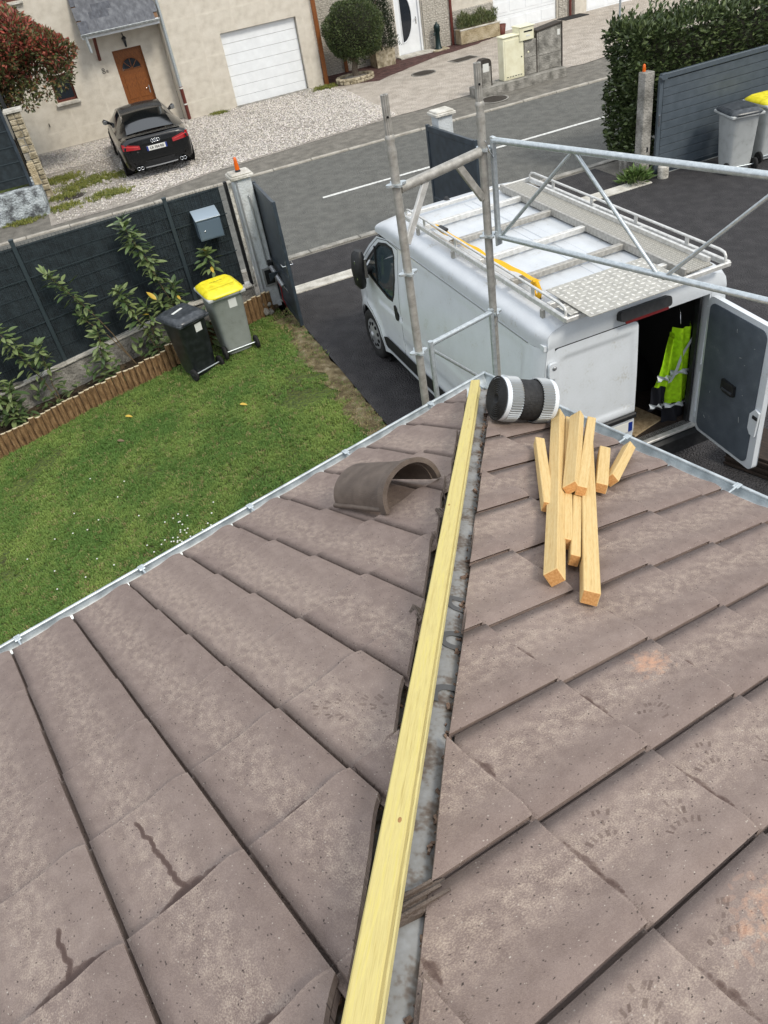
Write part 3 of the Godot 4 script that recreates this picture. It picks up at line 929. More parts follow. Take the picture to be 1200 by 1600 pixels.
func make_roof():
	var rad := deg_to_rad(SLOPE)
	var T := tan(rad)
	house = thing("near_house", "brown tiled hip roof of the nearest house, stripped open along its hip", "house", Vector3(1.795, 2.756, -3.709), deg_to_rad(15.5))
	# tile materials
	var fine := nnorm(512, [[120, 1.0, 3], [30, 0.5, 3]], 3.0, 91)
	var sets := [[], [], [], [], [], [], [["drip", 0.55, 0.95]], [["drip", 0.6, 0.45]], [["boot", 0.62, 0.5, 0.4], ["boot", 0.3, 0.72, 0.9]], [["boot", 0.3, 0.4, 1.2], ["boot", 0.55, 0.75, 1.3]], [["boot", 0.25, 0.45, 1.1], ["rust", 0.45, 0.62, 0.11]], [["rust", 0.3, 0.8, 0.07], ["boot", 0.7, 0.5, 0.5]]]
	var mats := []
	for i in sets.size():
		var m := StandardMaterial3D.new()
		m.resource_name = "roof_tile"
		m.albedo_texture = tile_texture(500 + i * 31, sets[i])
		m.roughness = 0.72
		m.normal_enabled = true
		m.normal_texture = fine
		m.normal_scale = 0.7
		mats.append(m)
	var lm := MB.new()
	lm.quad(Vector3(-0.05, -0.115, 0.02), Vector3(-9, -0.115, 0.02), Vector3(-9, 5 * T - 0.115, 5), Vector3(-5.05, 5 * T - 0.115, 5), Vector3.UP)
	var left := part("left_slope", lm.done(), M.roof_felt, house)
	var rm := MB.new()
	rm.quad(Vector3(-0.02, -0.115, 0.05), Vector3(-5, 5 * T - 0.115, 5.05), Vector3(-5, 5 * T - 0.115, 9), Vector3(-0.02, -0.115, 9), Vector3.UP)
	var right := part("right_slope", rm.done(), M.roof_felt, house)
	var whole := tile_mesh()
	rng.seed = 901
	var tilt := 0.0
	# left slope: x across, z down the slope
	var bl := Basis(Vector3(1, 0, 0), Vector3(0, cos(rad), -sin(rad)), Vector3(0, sin(rad), cos(rad)))
	var br := Basis(Vector3(0, 0, 1), Vector3(sin(rad), cos(rad), 0), Vector3(-cos(rad), sin(rad), 0))
	for row in 11:
		var butt := 0.035 if row == 0 else -0.118 - 0.4265 * (row - 1)
		for k in range(-6, 12):
			var xr := -2.931 + TW * k
			var q_far := (xr - TW - butt * cos(rad)) / sqrt(2.0)
			var b0 := butt - TLEN
			var qs := [(xr - b0 * cos(rad)) / sqrt(2.0), (xr - butt * cos(rad)) / sqrt(2.0)]
			var cut_q := -0.088 + rng.randf_range(-0.012, 0.012)
			if q_far > cut_q - 0.01:
				continue
			# a runs to +x; the frame keeps x to the right looking down the slope
			var org := Vector3(xr - TW, -b0 * sin(rad), -b0 * cos(rad)) - bl.y * 0.026
			var mesh := whole
			if maxf(qs[0], qs[1]) > cut_q:
				mesh = tile_mesh([1.0, -cos(rad) + rng.randf_range(-0.03, 0.03), (xr - TW) - b0 * cos(rad) - cut_q * sqrt(2.0)])
			var mi := rng.randi_range(0, 5)
			if row == 5:
				mi = {1: 6, 0: 7, 3: 8}.get(k, mi)
			var t := part("tile", mesh, mats[mi], left)
			t.transform = Transform3D(bl * Basis(Vector3(0, 1, 0), rng.randf_range(-0.004, 0.004)), org + bl.y * rng.randf_range(-0.0015, 0.0015))
	for row in 11:
		var butt := 0.05 if row == 0 else -0.125 - 0.4325 * (row - 1)
		for k in range(-11, 6):
			var zr := 2.748 + TW * k
			var b0 := butt - TLEN
			var cut_q := 0.062 + rng.randf_range(-0.012, 0.012)
			if (zr + butt * cos(rad)) / sqrt(2.0) < cut_q + 0.01:
				continue
			var org := Vector3(b0 * cos(rad), -b0 * sin(rad), zr - TW) - br.y * 0.026
			var mesh := whole
			if minf((zr - TW + b0 * cos(rad)), (zr - TW + butt * cos(rad))) / sqrt(2.0) < cut_q:
				mesh = tile_mesh([-1.0, -cos(rad) + rng.randf_range(-0.03, 0.03), -(zr - TW) - b0 * cos(rad) + cut_q * sqrt(2.0)])
			var mi := rng.randi_range(0, 5)
			mi = {Vector2i(5, 1): 10, Vector2i(4, 0): 9, Vector2i(5, 0): 9, Vector2i(6, 1): 8, Vector2i(4, -1): 11, Vector2i(3, 0): 9}.get(Vector2i(row, k), mi)
			var t := part("tile", mesh, mats[mi], right)
			t.transform = Transform3D(br * Basis(Vector3(0, 1, 0), rng.randf_range(-0.004, 0.004)), org + br.y * rng.randf_range(-0.0015, 0.0015))
	# counter battens under the tiles: their ends show in the open hip
	for row in range(1, 11):
		var v := -0.118 - 0.4265 * (row - 1) - 0.41
		var z := -v * cos(rad)
		var xe := -z - 0.05 + rng.randf_range(-0.05, 0.05)
		part("batten", MB.new().beam(Vector3(-8, z * T - 0.09, z), Vector3(xe, z * T - 0.09, z), 0.04, 0.027, 0.002).done(), M.roof_batten, left)
		v = -0.125 - 0.4325 * (row - 1) - 0.41
		var x := v * cos(rad)
		var ze := -x + 0.04 + rng.randf_range(-0.03, 0.05)
		part("batten", MB.new().beam(Vector3(x, -x * T - 0.09, 8), Vector3(x, -x * T - 0.09, ze), 0.04, 0.027, 0.002).done(), M.roof_batten, right)
	# underlay over the hip, creased and sagging
	var un := FastNoiseLite.new()
	un.seed = 12
	un.frequency = 2.2
	un.fractal_octaves = 4
	var wr := FastNoiseLite.new()
	wr.seed = 18
	wr.frequency = 9.0
	var hip := MB.new()
	var hy := func(t: float, q: float) -> float:
		var soft := smoothstep(2.3, 1.2, t)
		return t * T / sqrt(2.0) - 0.2857 * absf(q) - 0.035 - 0.05 * smoothstep(0.035, 0.1, absf(q)) + soft * (un.get_noise_2d(t, q * 2.5) * 0.03 + wr.get_noise_2d(t * 0.8, q * 3.0) * 0.014) + 0.003 * un.get_noise_2d(t, q)
	hip.sheet(func(u, v):
		var t := lerpf(0.0, 5.2, u)
		var q := lerpf(-0.15, 0.19, v)
		return Vector3((q - t) / sqrt(2.0), hy.call(t, q), (q + t) / sqrt(2.0)), 220, 14, Vector3.UP)
	var under := part("underlay", hip.done(), M.underlay, house)
	# printing on the underlay
	var hd := Vector3(-1, T, 1).normalized()
	var across := Vector3(1, -0.2857 * sqrt(2.0), 1).normalized()
	var nrm := hd.cross(across)
	if nrm.y < 0:
		nrm = -nrm
	for e in [["O", 2.62, 0.040, 0.15], ["C", 2.86, 0.040, 0.15], ["D", 2.42, 0.042, 0.15], ["15 CL", 3.66, 0.058, 0.05]]:
		var tm := TextMesh.new()
		var f := SystemFont.new()
		f.font_names = PackedStringArray(["Droid Sans"])
		f.font_weight = 700
		tm.font = f
		tm.text = e[0]
		tm.font_size = 32
		tm.pixel_size = e[3] / 32.0
		tm.depth = 0.0012
		var o := part("print", tm, M.underlay_ink, under)
		o.transform = Transform3D(Basis(hd, nrm.cross(hd), nrm), Vector3((e[2] - e[1]) / sqrt(2.0), hy.call(e[1], e[2]) + 0.0035, (e[2] + e[1]) / sqrt(2.0)))
	# gutters
	var gl := part("gutter", gutter_mesh(8.6), M.zinc, house)
	gl.transform = Transform3D(Basis(Vector3(-1, 0, 0), Vector3(0, 1, 0), Vector3(0, 0, -1)), Vector3(0.14, -0.040, -0.122))
	var gr := part("gutter", gutter_mesh(8.6), M.zinc, house)
	gr.transform = Transform3D(Basis(Vector3(0, 0, -1), Vector3(0, 1, 0), Vector3(1, 0, 0)), Vector3(0.15, -0.048, 8.46))
	var clip := MB.new()
	clip.tube([Vector3(0, 0.006, -0.12), Vector3(0, 0.01, -0.03), Vector3(0, 0.014, -0.004), Vector3(0, 0.004, 0.014), Vector3(0, -0.012, 0.012)], 0.006, 6)
	clip.box(Vector3(0, 0.012, -0.012), Vector3(0.03, 0.005, 0.04), Basis.IDENTITY, 0.001)
	var cm := clip.done()
	for g in [gl, gr]:
		for i in 13:
			part("bracket", cm, M.galvanised, g, Vector3(0.45 + i * 0.64, 0, 0))
	# walls below the eaves
	var wm := MB.new()
	wm.box(Vector3(-4.7, -1.45, 0.62), Vector3(8.6, 2.6, 0.2))
	part("wall", wm.done(), M.roughcast, house)
	var wm2 := MB.new()
	wm2.box(Vector3(-0.5, -1.45, 4.9), Vector3(0.2, 2.6, 8.35))
	part("wall", wm2.done(), M.roughcast, house)
	var so := MB.new()
	so.box(Vector3(-4.5, -0.12, 0.27), Vector3(8.9, 0.03, 0.5))
	so.box(Vector3(-0.18, -0.12, 4.55), Vector3(0.44, 0.03, 8.06))
	part("soffit", so.done(), M.white_lacquer, house)

func gutter_mesh(length: float) -> ArrayMesh:
	# trough along +x; rim bead at the origin, trough behind it towards -z
	var g := MB.new()
	var prof := []
	for i in 13:
		var a := PI * i / 12.0
		prof.append(Vector2(-0.06 + 0.06 * cos(a), -0.062 * sin(a)))
	g.st.set_smooth_group(4)
	for i in 12:
		g.quad(Vector3(0, prof[i].y, prof[i].x), Vector3(length, prof[i].y, prof[i].x), Vector3(length, prof[i + 1].y, prof[i + 1].x), Vector3(0, prof[i + 1].y, prof[i + 1].x))
	var n := 9
	var pts := []
	for i in n + 1:
		pts.append(Vector3(length * i / n, 0.001, 0.004))
	g.tube(pts, 0.0095, 8)
	return g.done()

# a point on the slopes, in the roof's axes
func slope_r(x: float, z: float, h: float) -> Vector3:
	return house.transform * Vector3(x, -x * tan(deg_to_rad(SLOPE)) + h, z)

func make_on_roof():
	var T := tan(deg_to_rad(SLOPE))
	# hip board: two squared timbers laid one on the other along the open hip
	var hb := thing("hip_board", "long pale yellow treated timber laid along the open hip of the roof", "timber", house.position, house.rotation.y)
	var hd := Vector3(-1, T / 1.0 * 1.0, 1)
	hd = Vector3(-1.0, T, 1.0).normalized()
	var perp := Vector3(1, 0, 1).normalized()
	var up := hd.cross(perp)
	if up.y < 0:
		up = -up
	var bs := Basis(perp, up, perp.cross(up))
	var at := func(t: float, q: float, h: float) -> Vector3: return Vector3((q - t) / sqrt(2.0), t * T / sqrt(2.0) + h, (q + t) / sqrt(2.0))
	var mid: Vector3 = at.call(2.75, -0.0175, 0.066)
	var top := part("upper_board", MB.new().box(Vector3.ZERO, Vector3(0.051, 0.028, 5.35), Basis.IDENTITY, 0.003).done(), M.pine_treated, hb)
	top.transform = Transform3D(bs, mid)
	var low := part("lower_board", MB.new().box(Vector3.ZERO, Vector3(0.05, 0.028, 5.3), Basis.IDENTITY, 0.003).done(), M.pine_side, hb)
	low.transform = Transform3D(bs, at.call(2.78, -0.0135, 0.036))
	for e in [[0.9, 0.007], [1.9, -0.012], [3.36, 0.010]]:
		var kn := part("knot", MB.new().lathe([[0.0, 0.0006], [0.0035, 0.0006], [0.005, 0.0]], 10, Transform3D(Basis.from_scale(Vector3(0.8, 1, 1.5)), Vector3(0, 0.0141, 0))).done(), M.knot, top)
		kn.position = Vector3(e[1], 0, (e[0] - 2.75) * 1.04 * signf(bs.z.dot(hd)))
	# timber offcuts on the right slope
	var offs := [
		["short squared offcut leaning out at the left of the timber pile", -0.45, 0.90, -0.97, 1.44, 0.060, 0.045, 0.045, 0.0],
		["longest pale batten, left of the pile on the roof tiles", -0.05, 0.66, -1.37, 1.84, 0.072, 0.054, 0.054, 0.5],
		["thin batten half hidden behind the longest pale batten", -0.03, 0.71, -1.13, 1.68, 0.055, 0.032, 0.045, 0.0],
		["broad offcut lying on top of the pile with a pointed end", -0.055, 0.795, -0.80, 1.41, 0.120, 0.062, 0.040, 0.5],
		["offcut beside the broad one on top of the pile", -0.005, 0.845, -0.78, 1.445, 0.106, 0.044, 0.044, 0.0],
		["narrow piece sticking out low in the middle of the pile", -0.60, 1.27, -1.20, 1.775, 0.056, 0.036, 0.045, 0.0],
		["long pale batten forming the right edge of the pile", -0.20, 0.98, -1.35, 1.972, 0.064, 0.056, 0.050, 0.0],
		["small block standing clear to the right of the pile", -0.21, 1.10, -0.60, 1.40, 0.062, 0.052, 0.045, 0.0],
		["rightmost small block lying askew near the gutter", -0.03, 1.11, -0.48, 1.36, 0.062, 0.050, 0.045, 0.6]]
	var right_n := Vector3(sin(deg_to_rad(SLOPE)), cos(deg_to_rad(SLOPE)), 0)
	var k := 0
	for o in offs:
		var a := Vector3(o[1], -o[1] * T + o[5] - 0.022, o[2])
		var b := Vector3(o[3], -o[3] * T + o[5] - 0.022 - (0.0 if k != 3 else 0.012), o[4])
		var t := thing("timber_offcut", o[0], "timber", house.position, house.rotation.y, "timber offcuts lying on the roof")
		var d := (b - a).normalized()
		var x := right_n.cross(d).normalized()
		var y := d.cross(x).normalized()
		var bb := Basis(x, y, d) * Basis(Vector3(0, 0, 1), o[8] * PI * 0.5)
		var L := a.distance_to(b)
		var body := part("body", MB.new().box(Vector3.ZERO, Vector3(o[6], o[7], L), Basis.IDENTITY, 0.0025).done(), M.spruce, t)
		body.transform = Transform3D(bb, (a + b) * 0.5)
		for s in [-1.0, 1.0]:
			var e := part("end_grain", MB.new().box(Vector3(0, 0, s * (L * 0.5 + 0.001)), Vector3(o[6] - 0.005, o[7] - 0.005, 0.003)).done(), M.end_grain, t)
			e.transform = body.transform
		k += 1
	# ventilating hip roll
	var roll := thing("hip_roll", "black roll of ridge membrane with pleated silver edges by the hip end", "roll", house.position, house.rotation.y)
	var ax := Vector3(0.867, -0.35, 0.357).normalized()
	var c1 := Vector3(-0.352, 0.270, 0.517)
	var ry := ax
	var rx := Vector3.UP.cross(ry).normalized()
	var xf := Transform3D(Basis(rx, ry, rx.cross(ry)), c1)
	var R := 0.110
	var Lr := 0.31
	part("core", MB.new().lathe([[0.019, 0.0], [R - 0.004, 0.0], [R - 0.004, Lr], [0.019, Lr], [0.019, 0.0]], 48, xf).done(), M.black_roll, roll)
	var spiral := MB.new()
	for i in 9:
		var r0 := 0.024 + i * 0.0105
		spiral.lathe([[r0, -0.001], [r0 + 0.003, -0.005], [r0 + 0.006, -0.005], [r0 + 0.0085, -0.001]], 36, xf)
	part("wound_edge", spiral.done(), M.black_roll, roll)
	for s in [0, 1]:
		var y0: float = 0.006 if s == 0 else Lr - 0.096
		part("white_strip", MB.new().lathe([[R - 0.004, y0 + (0.0 if s == 0 else 0.066)], [R + 0.004, y0 + (0.0 if s == 0 else 0.066)], [R + 0.004, y0 + (0.026 if s == 0 else 0.09)], [R - 0.004, y0 + (0.026 if s == 0 else 0.09)]], 48, xf, false).done(), M.white_strip, roll)
		var pl := MB.new()
		var yb: float = y0 + (0.026 if s == 0 else 0.0)
		var n := 52
		for i in n:
			var a := TAU * i / n
			var b := TAU * (i + 0.5) / n
			var c := TAU * (i + 1) / n
			var P := func(an: float, rr: float, yy: float) -> Vector3: return xf * Vector3(cos(an) * rr, yy, sin(an) * rr)
			pl.flat()
			pl.quad(P.call(a, R - 0.001, yb), P.call(b, R + 0.009, yb), P.call(b, R + 0.009, yb + 0.066), P.call(a, R - 0.001, yb + 0.066), xf.basis * Vector3(cos(b), 0, sin(b)))
			pl.quad(P.call(b, R + 0.009, yb), P.call(c, R - 0.001, yb), P.call(c, R - 0.001, yb + 0.066), P.call(b, R + 0.009, yb + 0.066), xf.basis * Vector3(cos(b), 0, sin(b)))
		part("pleated_edge", pl.done(), M.pleated_alu, roll)
	# loose hip cap lying on the left slope
	var cap := thing("hip_cap_tile", "loose curved brown hip tile lying mouth up-slope on the left slope", "roof tile", house.position, house.rotation.y)
	var ct := Transform3D(Basis(Vector3(1, 0, 0), Vector3(0, cos(deg_to_rad(SLOPE)), -sin(deg_to_rad(SLOPE))), Vector3(0, sin(deg_to_rad(SLOPE)), cos(deg_to_rad(SLOPE)))), Vector3(-1.245, 0.90 * T + 0.012, 0.90)) * Transform3D(Basis(Vector3.UP, 0.12), Vector3.ZERO)
	var arch := func(r: float, sh: float) -> Array:
		var out := []
		for i in 25:
			var a := PI * i / 24.0
			out.append(Vector2(-cos(a) * r, pow(sin(a), 0.85) * sh))
		return out
	var shell := func(z0: float, z1: float, r0: float, r1: float, thick: float) -> ArrayMesh:
		var mb := MB.new()
		var o0: Array = arch.call(r0, r0 * 0.92)
		var i0: Array = arch.call(r0 - thick, r0 * 0.92 - thick)
		var o1: Array = arch.call(r1, r1 * 0.92)
		var i1: Array = arch.call(r1 - thick, r1 * 0.92 - thick)
		for i in 24:
			mb.round_(5)
			mb.quad(Vector3(o0[i].x, o0[i].y, z0), Vector3(o0[i + 1].x, o0[i + 1].y, z0), Vector3(o1[i + 1].x, o1[i + 1].y, z1), Vector3(o1[i].x, o1[i].y, z1), Vector3(o0[i].x, o0[i].y + 0.02, 0))
			mb.round_(6)
			mb.quad(Vector3(i0[i].x, i0[i].y, z0), Vector3(i0[i + 1].x, i0[i + 1].y, z0), Vector3(i1[i + 1].x, i1[i + 1].y, z1), Vector3(i1[i].x, i1[i].y, z1), -Vector3(o0[i].x, o0[i].y + 0.02, 0))
			mb.flat()
			mb.quad(Vector3(o0[i].x, o0[i].y, z0), Vector3(o0[i + 1].x, o0[i + 1].y, z0), Vector3(i0[i + 1].x, i0[i + 1].y, z0), Vector3(i0[i].x, i0[i].y, z0), Vector3(0, 0, z0 - z1))
			mb.quad(Vector3(o1[i].x, o1[i].y, z1), Vector3(o1[i + 1].x, o1[i + 1].y, z1), Vector3(i1[i + 1].x, i1[i + 1].y, z1), Vector3(i1[i].x, i1[i].y, z1), Vector3(0, 0, z1 - z0))
		for j in [0, 24]:
			mb.quad(Vector3(o0[j].x, o0[j].y, z0), Vector3(i0[j].x, i0[j].y, z0), Vector3(i1[j].x, i1[j].y, z1), Vector3(o1[j].x, o1[j].y, z1), Vector3.DOWN)
		return mb.done()
	var capm := mat("cap_tile", Color.WHITE, 0.62, 0, ntex(512, [[4, 1.0, 5], [90, 0.9, 3]], [[0.2, s8(76, 64, 56)], [0.5, s8(92, 80, 71)], [0.8, s8(108, 95, 85)]], 81), Vector3.ONE * 2.5, false, nnorm(256, [[70, 1.0, 3]], 4.0, 82), 0.4)
	part("shell", shell.call(-0.38, 0.0, 0.142, 0.155, 0.015), capm, cap).transform = ct
	part("collar", shell.call(-0.012, 0.034, 0.166, 0.170, 0.022), capm, cap).transform = ct
	part("foot_bead", MB.new().tube([Vector3(-0.152, 0.01, 0.0), Vector3(-0.146, 0.01, -0.38)], 0.012, 8).done(), capm, cap).transform = ct
	# chips and dust of cut tiles lying in the gap
	rng.seed = 314
	var chips := MB.new()
	for i in 620:
		var t2 := rng.randf_range(0.1, 4.2)
		var left_side := rng.randf() < 0.35
		var q2 := (-0.075 - rng.randf() * 0.03) if left_side else (0.035 + 0.045 * rng.randf())
		var s2 := rng.randf_range(0.002, 0.0065) * (1.6 if rng.randf() < 0.06 else 1.0)
		var pp: Vector3 = at.call(t2, q2, -0.2857 * absf(q2) - 0.035 - 0.05 * smoothstep(0.035, 0.1, absf(q2)) + s2 * 0.4)
		chips.box(pp, Vector3(s2 * 2.2, s2, s2 * 1.6), Basis.from_euler(Vector3(rng.randf() * 2.0, rng.randf() * 6.0, rng.randf() * 2.0)))
	var ch := part(numbered("tile_chips"), chips.done(), mat("raw_clay", Color.WHITE, 0.9, 0, ntex(256, [[12, 1.0, 3]], [[0.2, s8(84, 66, 56)], [0.5, s8(112, 90, 76)], [0.8, s8(138, 118, 102)]], 83), Vector3.ONE * 6.0), self)
	ch.transform = house.transform
	tag(ch, "crumbs of cut tile lying in the open hip gap", "debris", "", "stuff")
	# broken tile pieces left in the hip gap
	var frag := [[2.93, 0.045, 0.785, "broken grooved tile strip jutting into the hip gap on the right"], [1.78, -0.075, -0.4, "splintered tile shard standing at the cut edge left of the hip board"], [2.5, -0.085, 0.7, "cracked tile sliver at the cut edge, low on the left slope"]]
	for f in frag:
		var t := thing("tile_fragment", f[3], "tile fragment", house.position, house.rotation.y, "broken tile pieces in the hip gap")
		var mb := MB.new()
		var right_side: bool = f[1] > 0.0
		mb.prism(PackedVector2Array([Vector2(-0.075, -0.022), Vector2(0.06, -0.03), Vector2(0.075, 0.012), Vector2(-0.02, 0.026), Vector2(-0.08, 0.016)]), 0.014)
		for i in 3:
			mb.box(Vector3(0.0, -0.016 + i * 0.016, 0.017), Vector3(0.13 - 0.02 * i, 0.006, 0.008))
		var p: Vector3 = at.call(f[0], f[1], -0.028)
		if right_side:
			p = Vector3(-2.44, 2.44 * T - 0.034, 2.475)
		var n := Vector3(0, cos(deg_to_rad(SLOPE)), -sin(deg_to_rad(SLOPE))) if not right_side else Vector3(sin(deg_to_rad(SLOPE)), cos(deg_to_rad(SLOPE)), 0)
		var ux := (Vector3(1, -T, 0.05) if right_side else Vector3(-0.35, 0.3, 1)).normalized()
		ux = (ux - n * ux.dot(n)).normalized()
		var bs2 := Basis(ux, n.cross(ux), n)
		if not right_side:
			bs2 = bs2 * Basis(Vector3(1, 0, 0), f[2])
		part("shard", mb.done(), M.cap_tile, t).transform = Transform3D(bs2 * Basis.from_scale(Vector3.ONE * (1.0 if right_side else 0.7)), p)

# ---------------------------------------------------------------- scaffold at the roof corner
func collar_mesh(r: float) -> ArrayMesh:
	# rosette of a scaffold standard: a flat ring with four lobes
	var poly := PackedVector2Array()
	for i in 48:
		var a := TAU * i / 48.0
		var rr := r + 0.022 + 0.012 * cos(a * 4.0)
		poly.append(Vector2(cos(a) * rr, sin(a) * rr))
	return MB.new().prism(poly, 0.012, Transform3D(Basis(Vector3(1, 0, 0), -PI / 2), Vector3(0, -0.006, 0))).done()

func make_scaffold():
	var e := Vector3(0.9636, 0, -0.2672)
	var away := Vector3(-0.2672, 0, -0.9636)
	var C := Vector3(1.795, 0, -3.709)
	var pl := C + away * 0.34 + e * -0.175
	var pr := C + away * 0.34 + e * 0.455
	var g := "scaffold tubes at the roof corner"
	var ends := [[pl, "left upright scaffold tube with a narrower spigot top", 4.35], [pr, "right upright scaffold tube beside the membrane roll", 4.35]]
	var cm := collar_mesh(0.024)
	for q in ends:
		var t := thing("scaffold_standard", q[1], "scaffold tube", q[0], 0.0, g)
		part("tube", MB.new().tube([Vector3(0, 0.02, 0), Vector3(0, 4.03, 0), Vector3(0, 4.06, 0)], 0.0242, 20).done(), M.old_aluminium, t)
		part("swaged_neck", MB.new().lathe([[0.0242, 4.06], [0.026, 4.075], [0.026, 4.10], [0.0215, 4.115], [0.0215, 4.135], [0.0255, 4.15], [0.0255, 4.165], [0.02, 4.175]], 20).done(), M.old_aluminium, t)
		var sp := MB.new()
		for i in 10:
			var a := TAU * i / 10
			sp.tube([Vector3(cos(a) * 0.0155, 4.17, sin(a) * 0.0155), Vector3(cos(a) * 0.0155, 4.36, sin(a) * 0.0155)], 0.0052, 6)
		sp.tube([Vector3(0, 4.16, 0), Vector3(0, 4.352, 0)], 0.0165, 14)
		part("spigot", sp.done(), M.old_aluminium, t)
		part("pin_hole", MB.new().lathe([[0.0, 0.0], [0.006, 0.0], [0.006, 0.004], [0.0, 0.004]], 10, Transform3D(Basis(Vector3(1, 0, 0), PI / 2), Vector3(-0.004, 4.26, 0.018))).done(), M.dark_well, t)
		for h in [0.45, 0.95, 1.45, 1.95, 2.45, 2.94, 3.44, 3.93]:
			part("collar", cm, M.galvanised, t, Vector3(0, h, 0))
		part("base_plate", MB.new().box(Vector3(0, 0.006, 0), Vector3(0.15, 0.012, 0.15), Basis.IDENTITY, 0.002).done(), M.galvanised, t)
	var fr := thing("scaffold_frame_head", "thick aluminium cross tube joining the two scaffold uprights, with knee braces", "scaffold tube", Vector3.ZERO, 0.0, g)
	var y0 := 3.93
	part("transom", MB.new().tube([pl + Vector3(0, y0 - 0.03, 0) + e * 0.02, pr + Vector3(0, y0 - 0.01, 0) - e * 0.02], 0.027, 20).done(), M.old_aluminium, fr)
	part("brace", MB.new().beam(pl + Vector3(0, 3.60, 0) + e * 0.02, pl + e * 0.2 + Vector3(0, y0 - 0.045, 0), 0.022, 0.042, 0.004).done(), M.aluminium, fr)
	part("brace", MB.new().beam(pr + Vector3(0, 3.66, 0) - e * 0.02, pr - e * 0.19 + Vector3(0, y0 - 0.035, 0), 0.022, 0.042, 0.004).done(), M.old_aluminium, fr)
	# low guard frame between the uprights
	var lg := thing("scaffold_end_guard", "thin galvanised guard frame low between the two scaffold uprights", "scaffold tube", Vector3.ZERO, 0.0, g)
	var off := away * -0.03
	var a := pl + e * 0.075 + off
	var b := pr - e * 0.045 + off
	part("rail", MB.new().tube([a + Vector3(0, 2.965, 0), b + Vector3(0, 2.965, 0)], 0.0165, 14).done(), M.galvanised, lg)
	part("post", MB.new().tube([a + Vector3(0, 1.95, 0), a + Vector3(0, 2.985, 0)], 0.0165, 14).done(), M.galvanised, lg)
	part("post", MB.new().tube([b + Vector3(0, 1.95, 0), b + Vector3(0, 2.985, 0)], 0.0165, 14).done(), M.galvanised, lg)
	part("rail", MB.new().tube([a + Vector3(0, 2.0, 0), b + Vector3(0, 2.0, 0)], 0.0165, 14).done(), M.galvanised, lg)
	part("diagonal", MB.new().tube([a + Vector3(0, 2.93, 0), b + Vector3(0, 2.42, 0)], 0.0105, 10).done(), M.galvanised, lg)
	part("pin_wire", MB.new().tube([b + Vector3(0.02, 2.98, 0.02), b + Vector3(0.03, 2.92, 0.025), b + Vector3(0.015, 2.87, 0.02)], 0.003, 6).done(), M.chrome, lg)
	# long lattice guard rail towards the right
	var tr := thing("scaffold_guard_rail", "long galvanised lattice guard rail running right from the tall upright", "guard rail", Vector3.ZERO, 0.0, g)
	var s := pr + Vector3(0.04, 0, 0.05)
	var d := Vector3(0.2672, 0, 0.9636).rotated(Vector3.UP, deg_to_rad(1.2))
	var top := 3.975
	var low := 3.435
	part("top_rail", MB.new().tube([s + Vector3(0, top, 0), s + d * 2.6 + Vector3(0, top + 0.03, 0)], 0.0175, 16).done(), M.galvanised, tr)
	part("lower_rail", MB.new().tube([s + Vector3(0, low, 0), s + d * 2.6 + Vector3(0, low + 0.03, 0)], 0.0165, 16).done(), M.galvanised, tr)
	part("end_post", MB.new().beam(s + Vector3(0, low - 0.02, 0), s + Vector3(0, top + 0.02, 0), 0.034, 0.024, 0.003).done(), M.galvanised, tr)
	part("foot_plate", MB.new().box(s + Vector3(0.0, low - 0.005, 0.005), Vector3(0.05, 0.09, 0.012), Basis(Vector3.UP, 0.3), 0.002).done(), M.galvanised, tr)
	for q in [[0.02, 0.56, 0], [0.575, 1.12, 1], [1.14, 1.68, 0], [1.70, 2.24, 1]]:
		var y1 := low if q[2] == 0 else top
		var y2 := top if q[2] == 0 else low
		part("lattice_bar", MB.new().tube([s + d * q[0] + Vector3(0, y1, 0), s + d * q[1] + Vector3(0, y2, 0)], 0.0105, 10).done(), M.galvanised, tr)
	part("locking_hook", MB.new().tube([s + Vector3(-0.05, top + 0.01, 0.0), s + Vector3(-0.03, top - 0.05, 0.01), s + Vector3(-0.012, top - 0.085, 0.014), s + Vector3(0.0, top - 0.06, 0.01)], 0.005, 6).done(), M.chrome, tr)

# ---------------------------------------------------------------- street fence, gate, bins
func leaf_mesh(l: float, w: float, bend := 0.12) -> ArrayMesh:
	var mb := MB.new()
	mb.round_(7)
	var n := 5
	for i in n:
		for s in [-1.0, 1.0]:
			var pts := []
			for q in [[i, 0.0], [i + 1, 0.0], [i + 1, 1.0], [i, 1.0]]:
				var f: float = float(q[0]) / n
				var wd: float = w * 0.5 * pow(sin(pow(f, 0.85) * PI), 0.8)
				pts.append(Vector3(s * q[1] * wd, -bend * l * f * f + absf(q[1]) * wd * 0.28, f * l))
			mb.quad(pts[0], pts[1], pts[2], pts[3], Vector3.UP)
	return mb.done()

var laurel_meshes := []

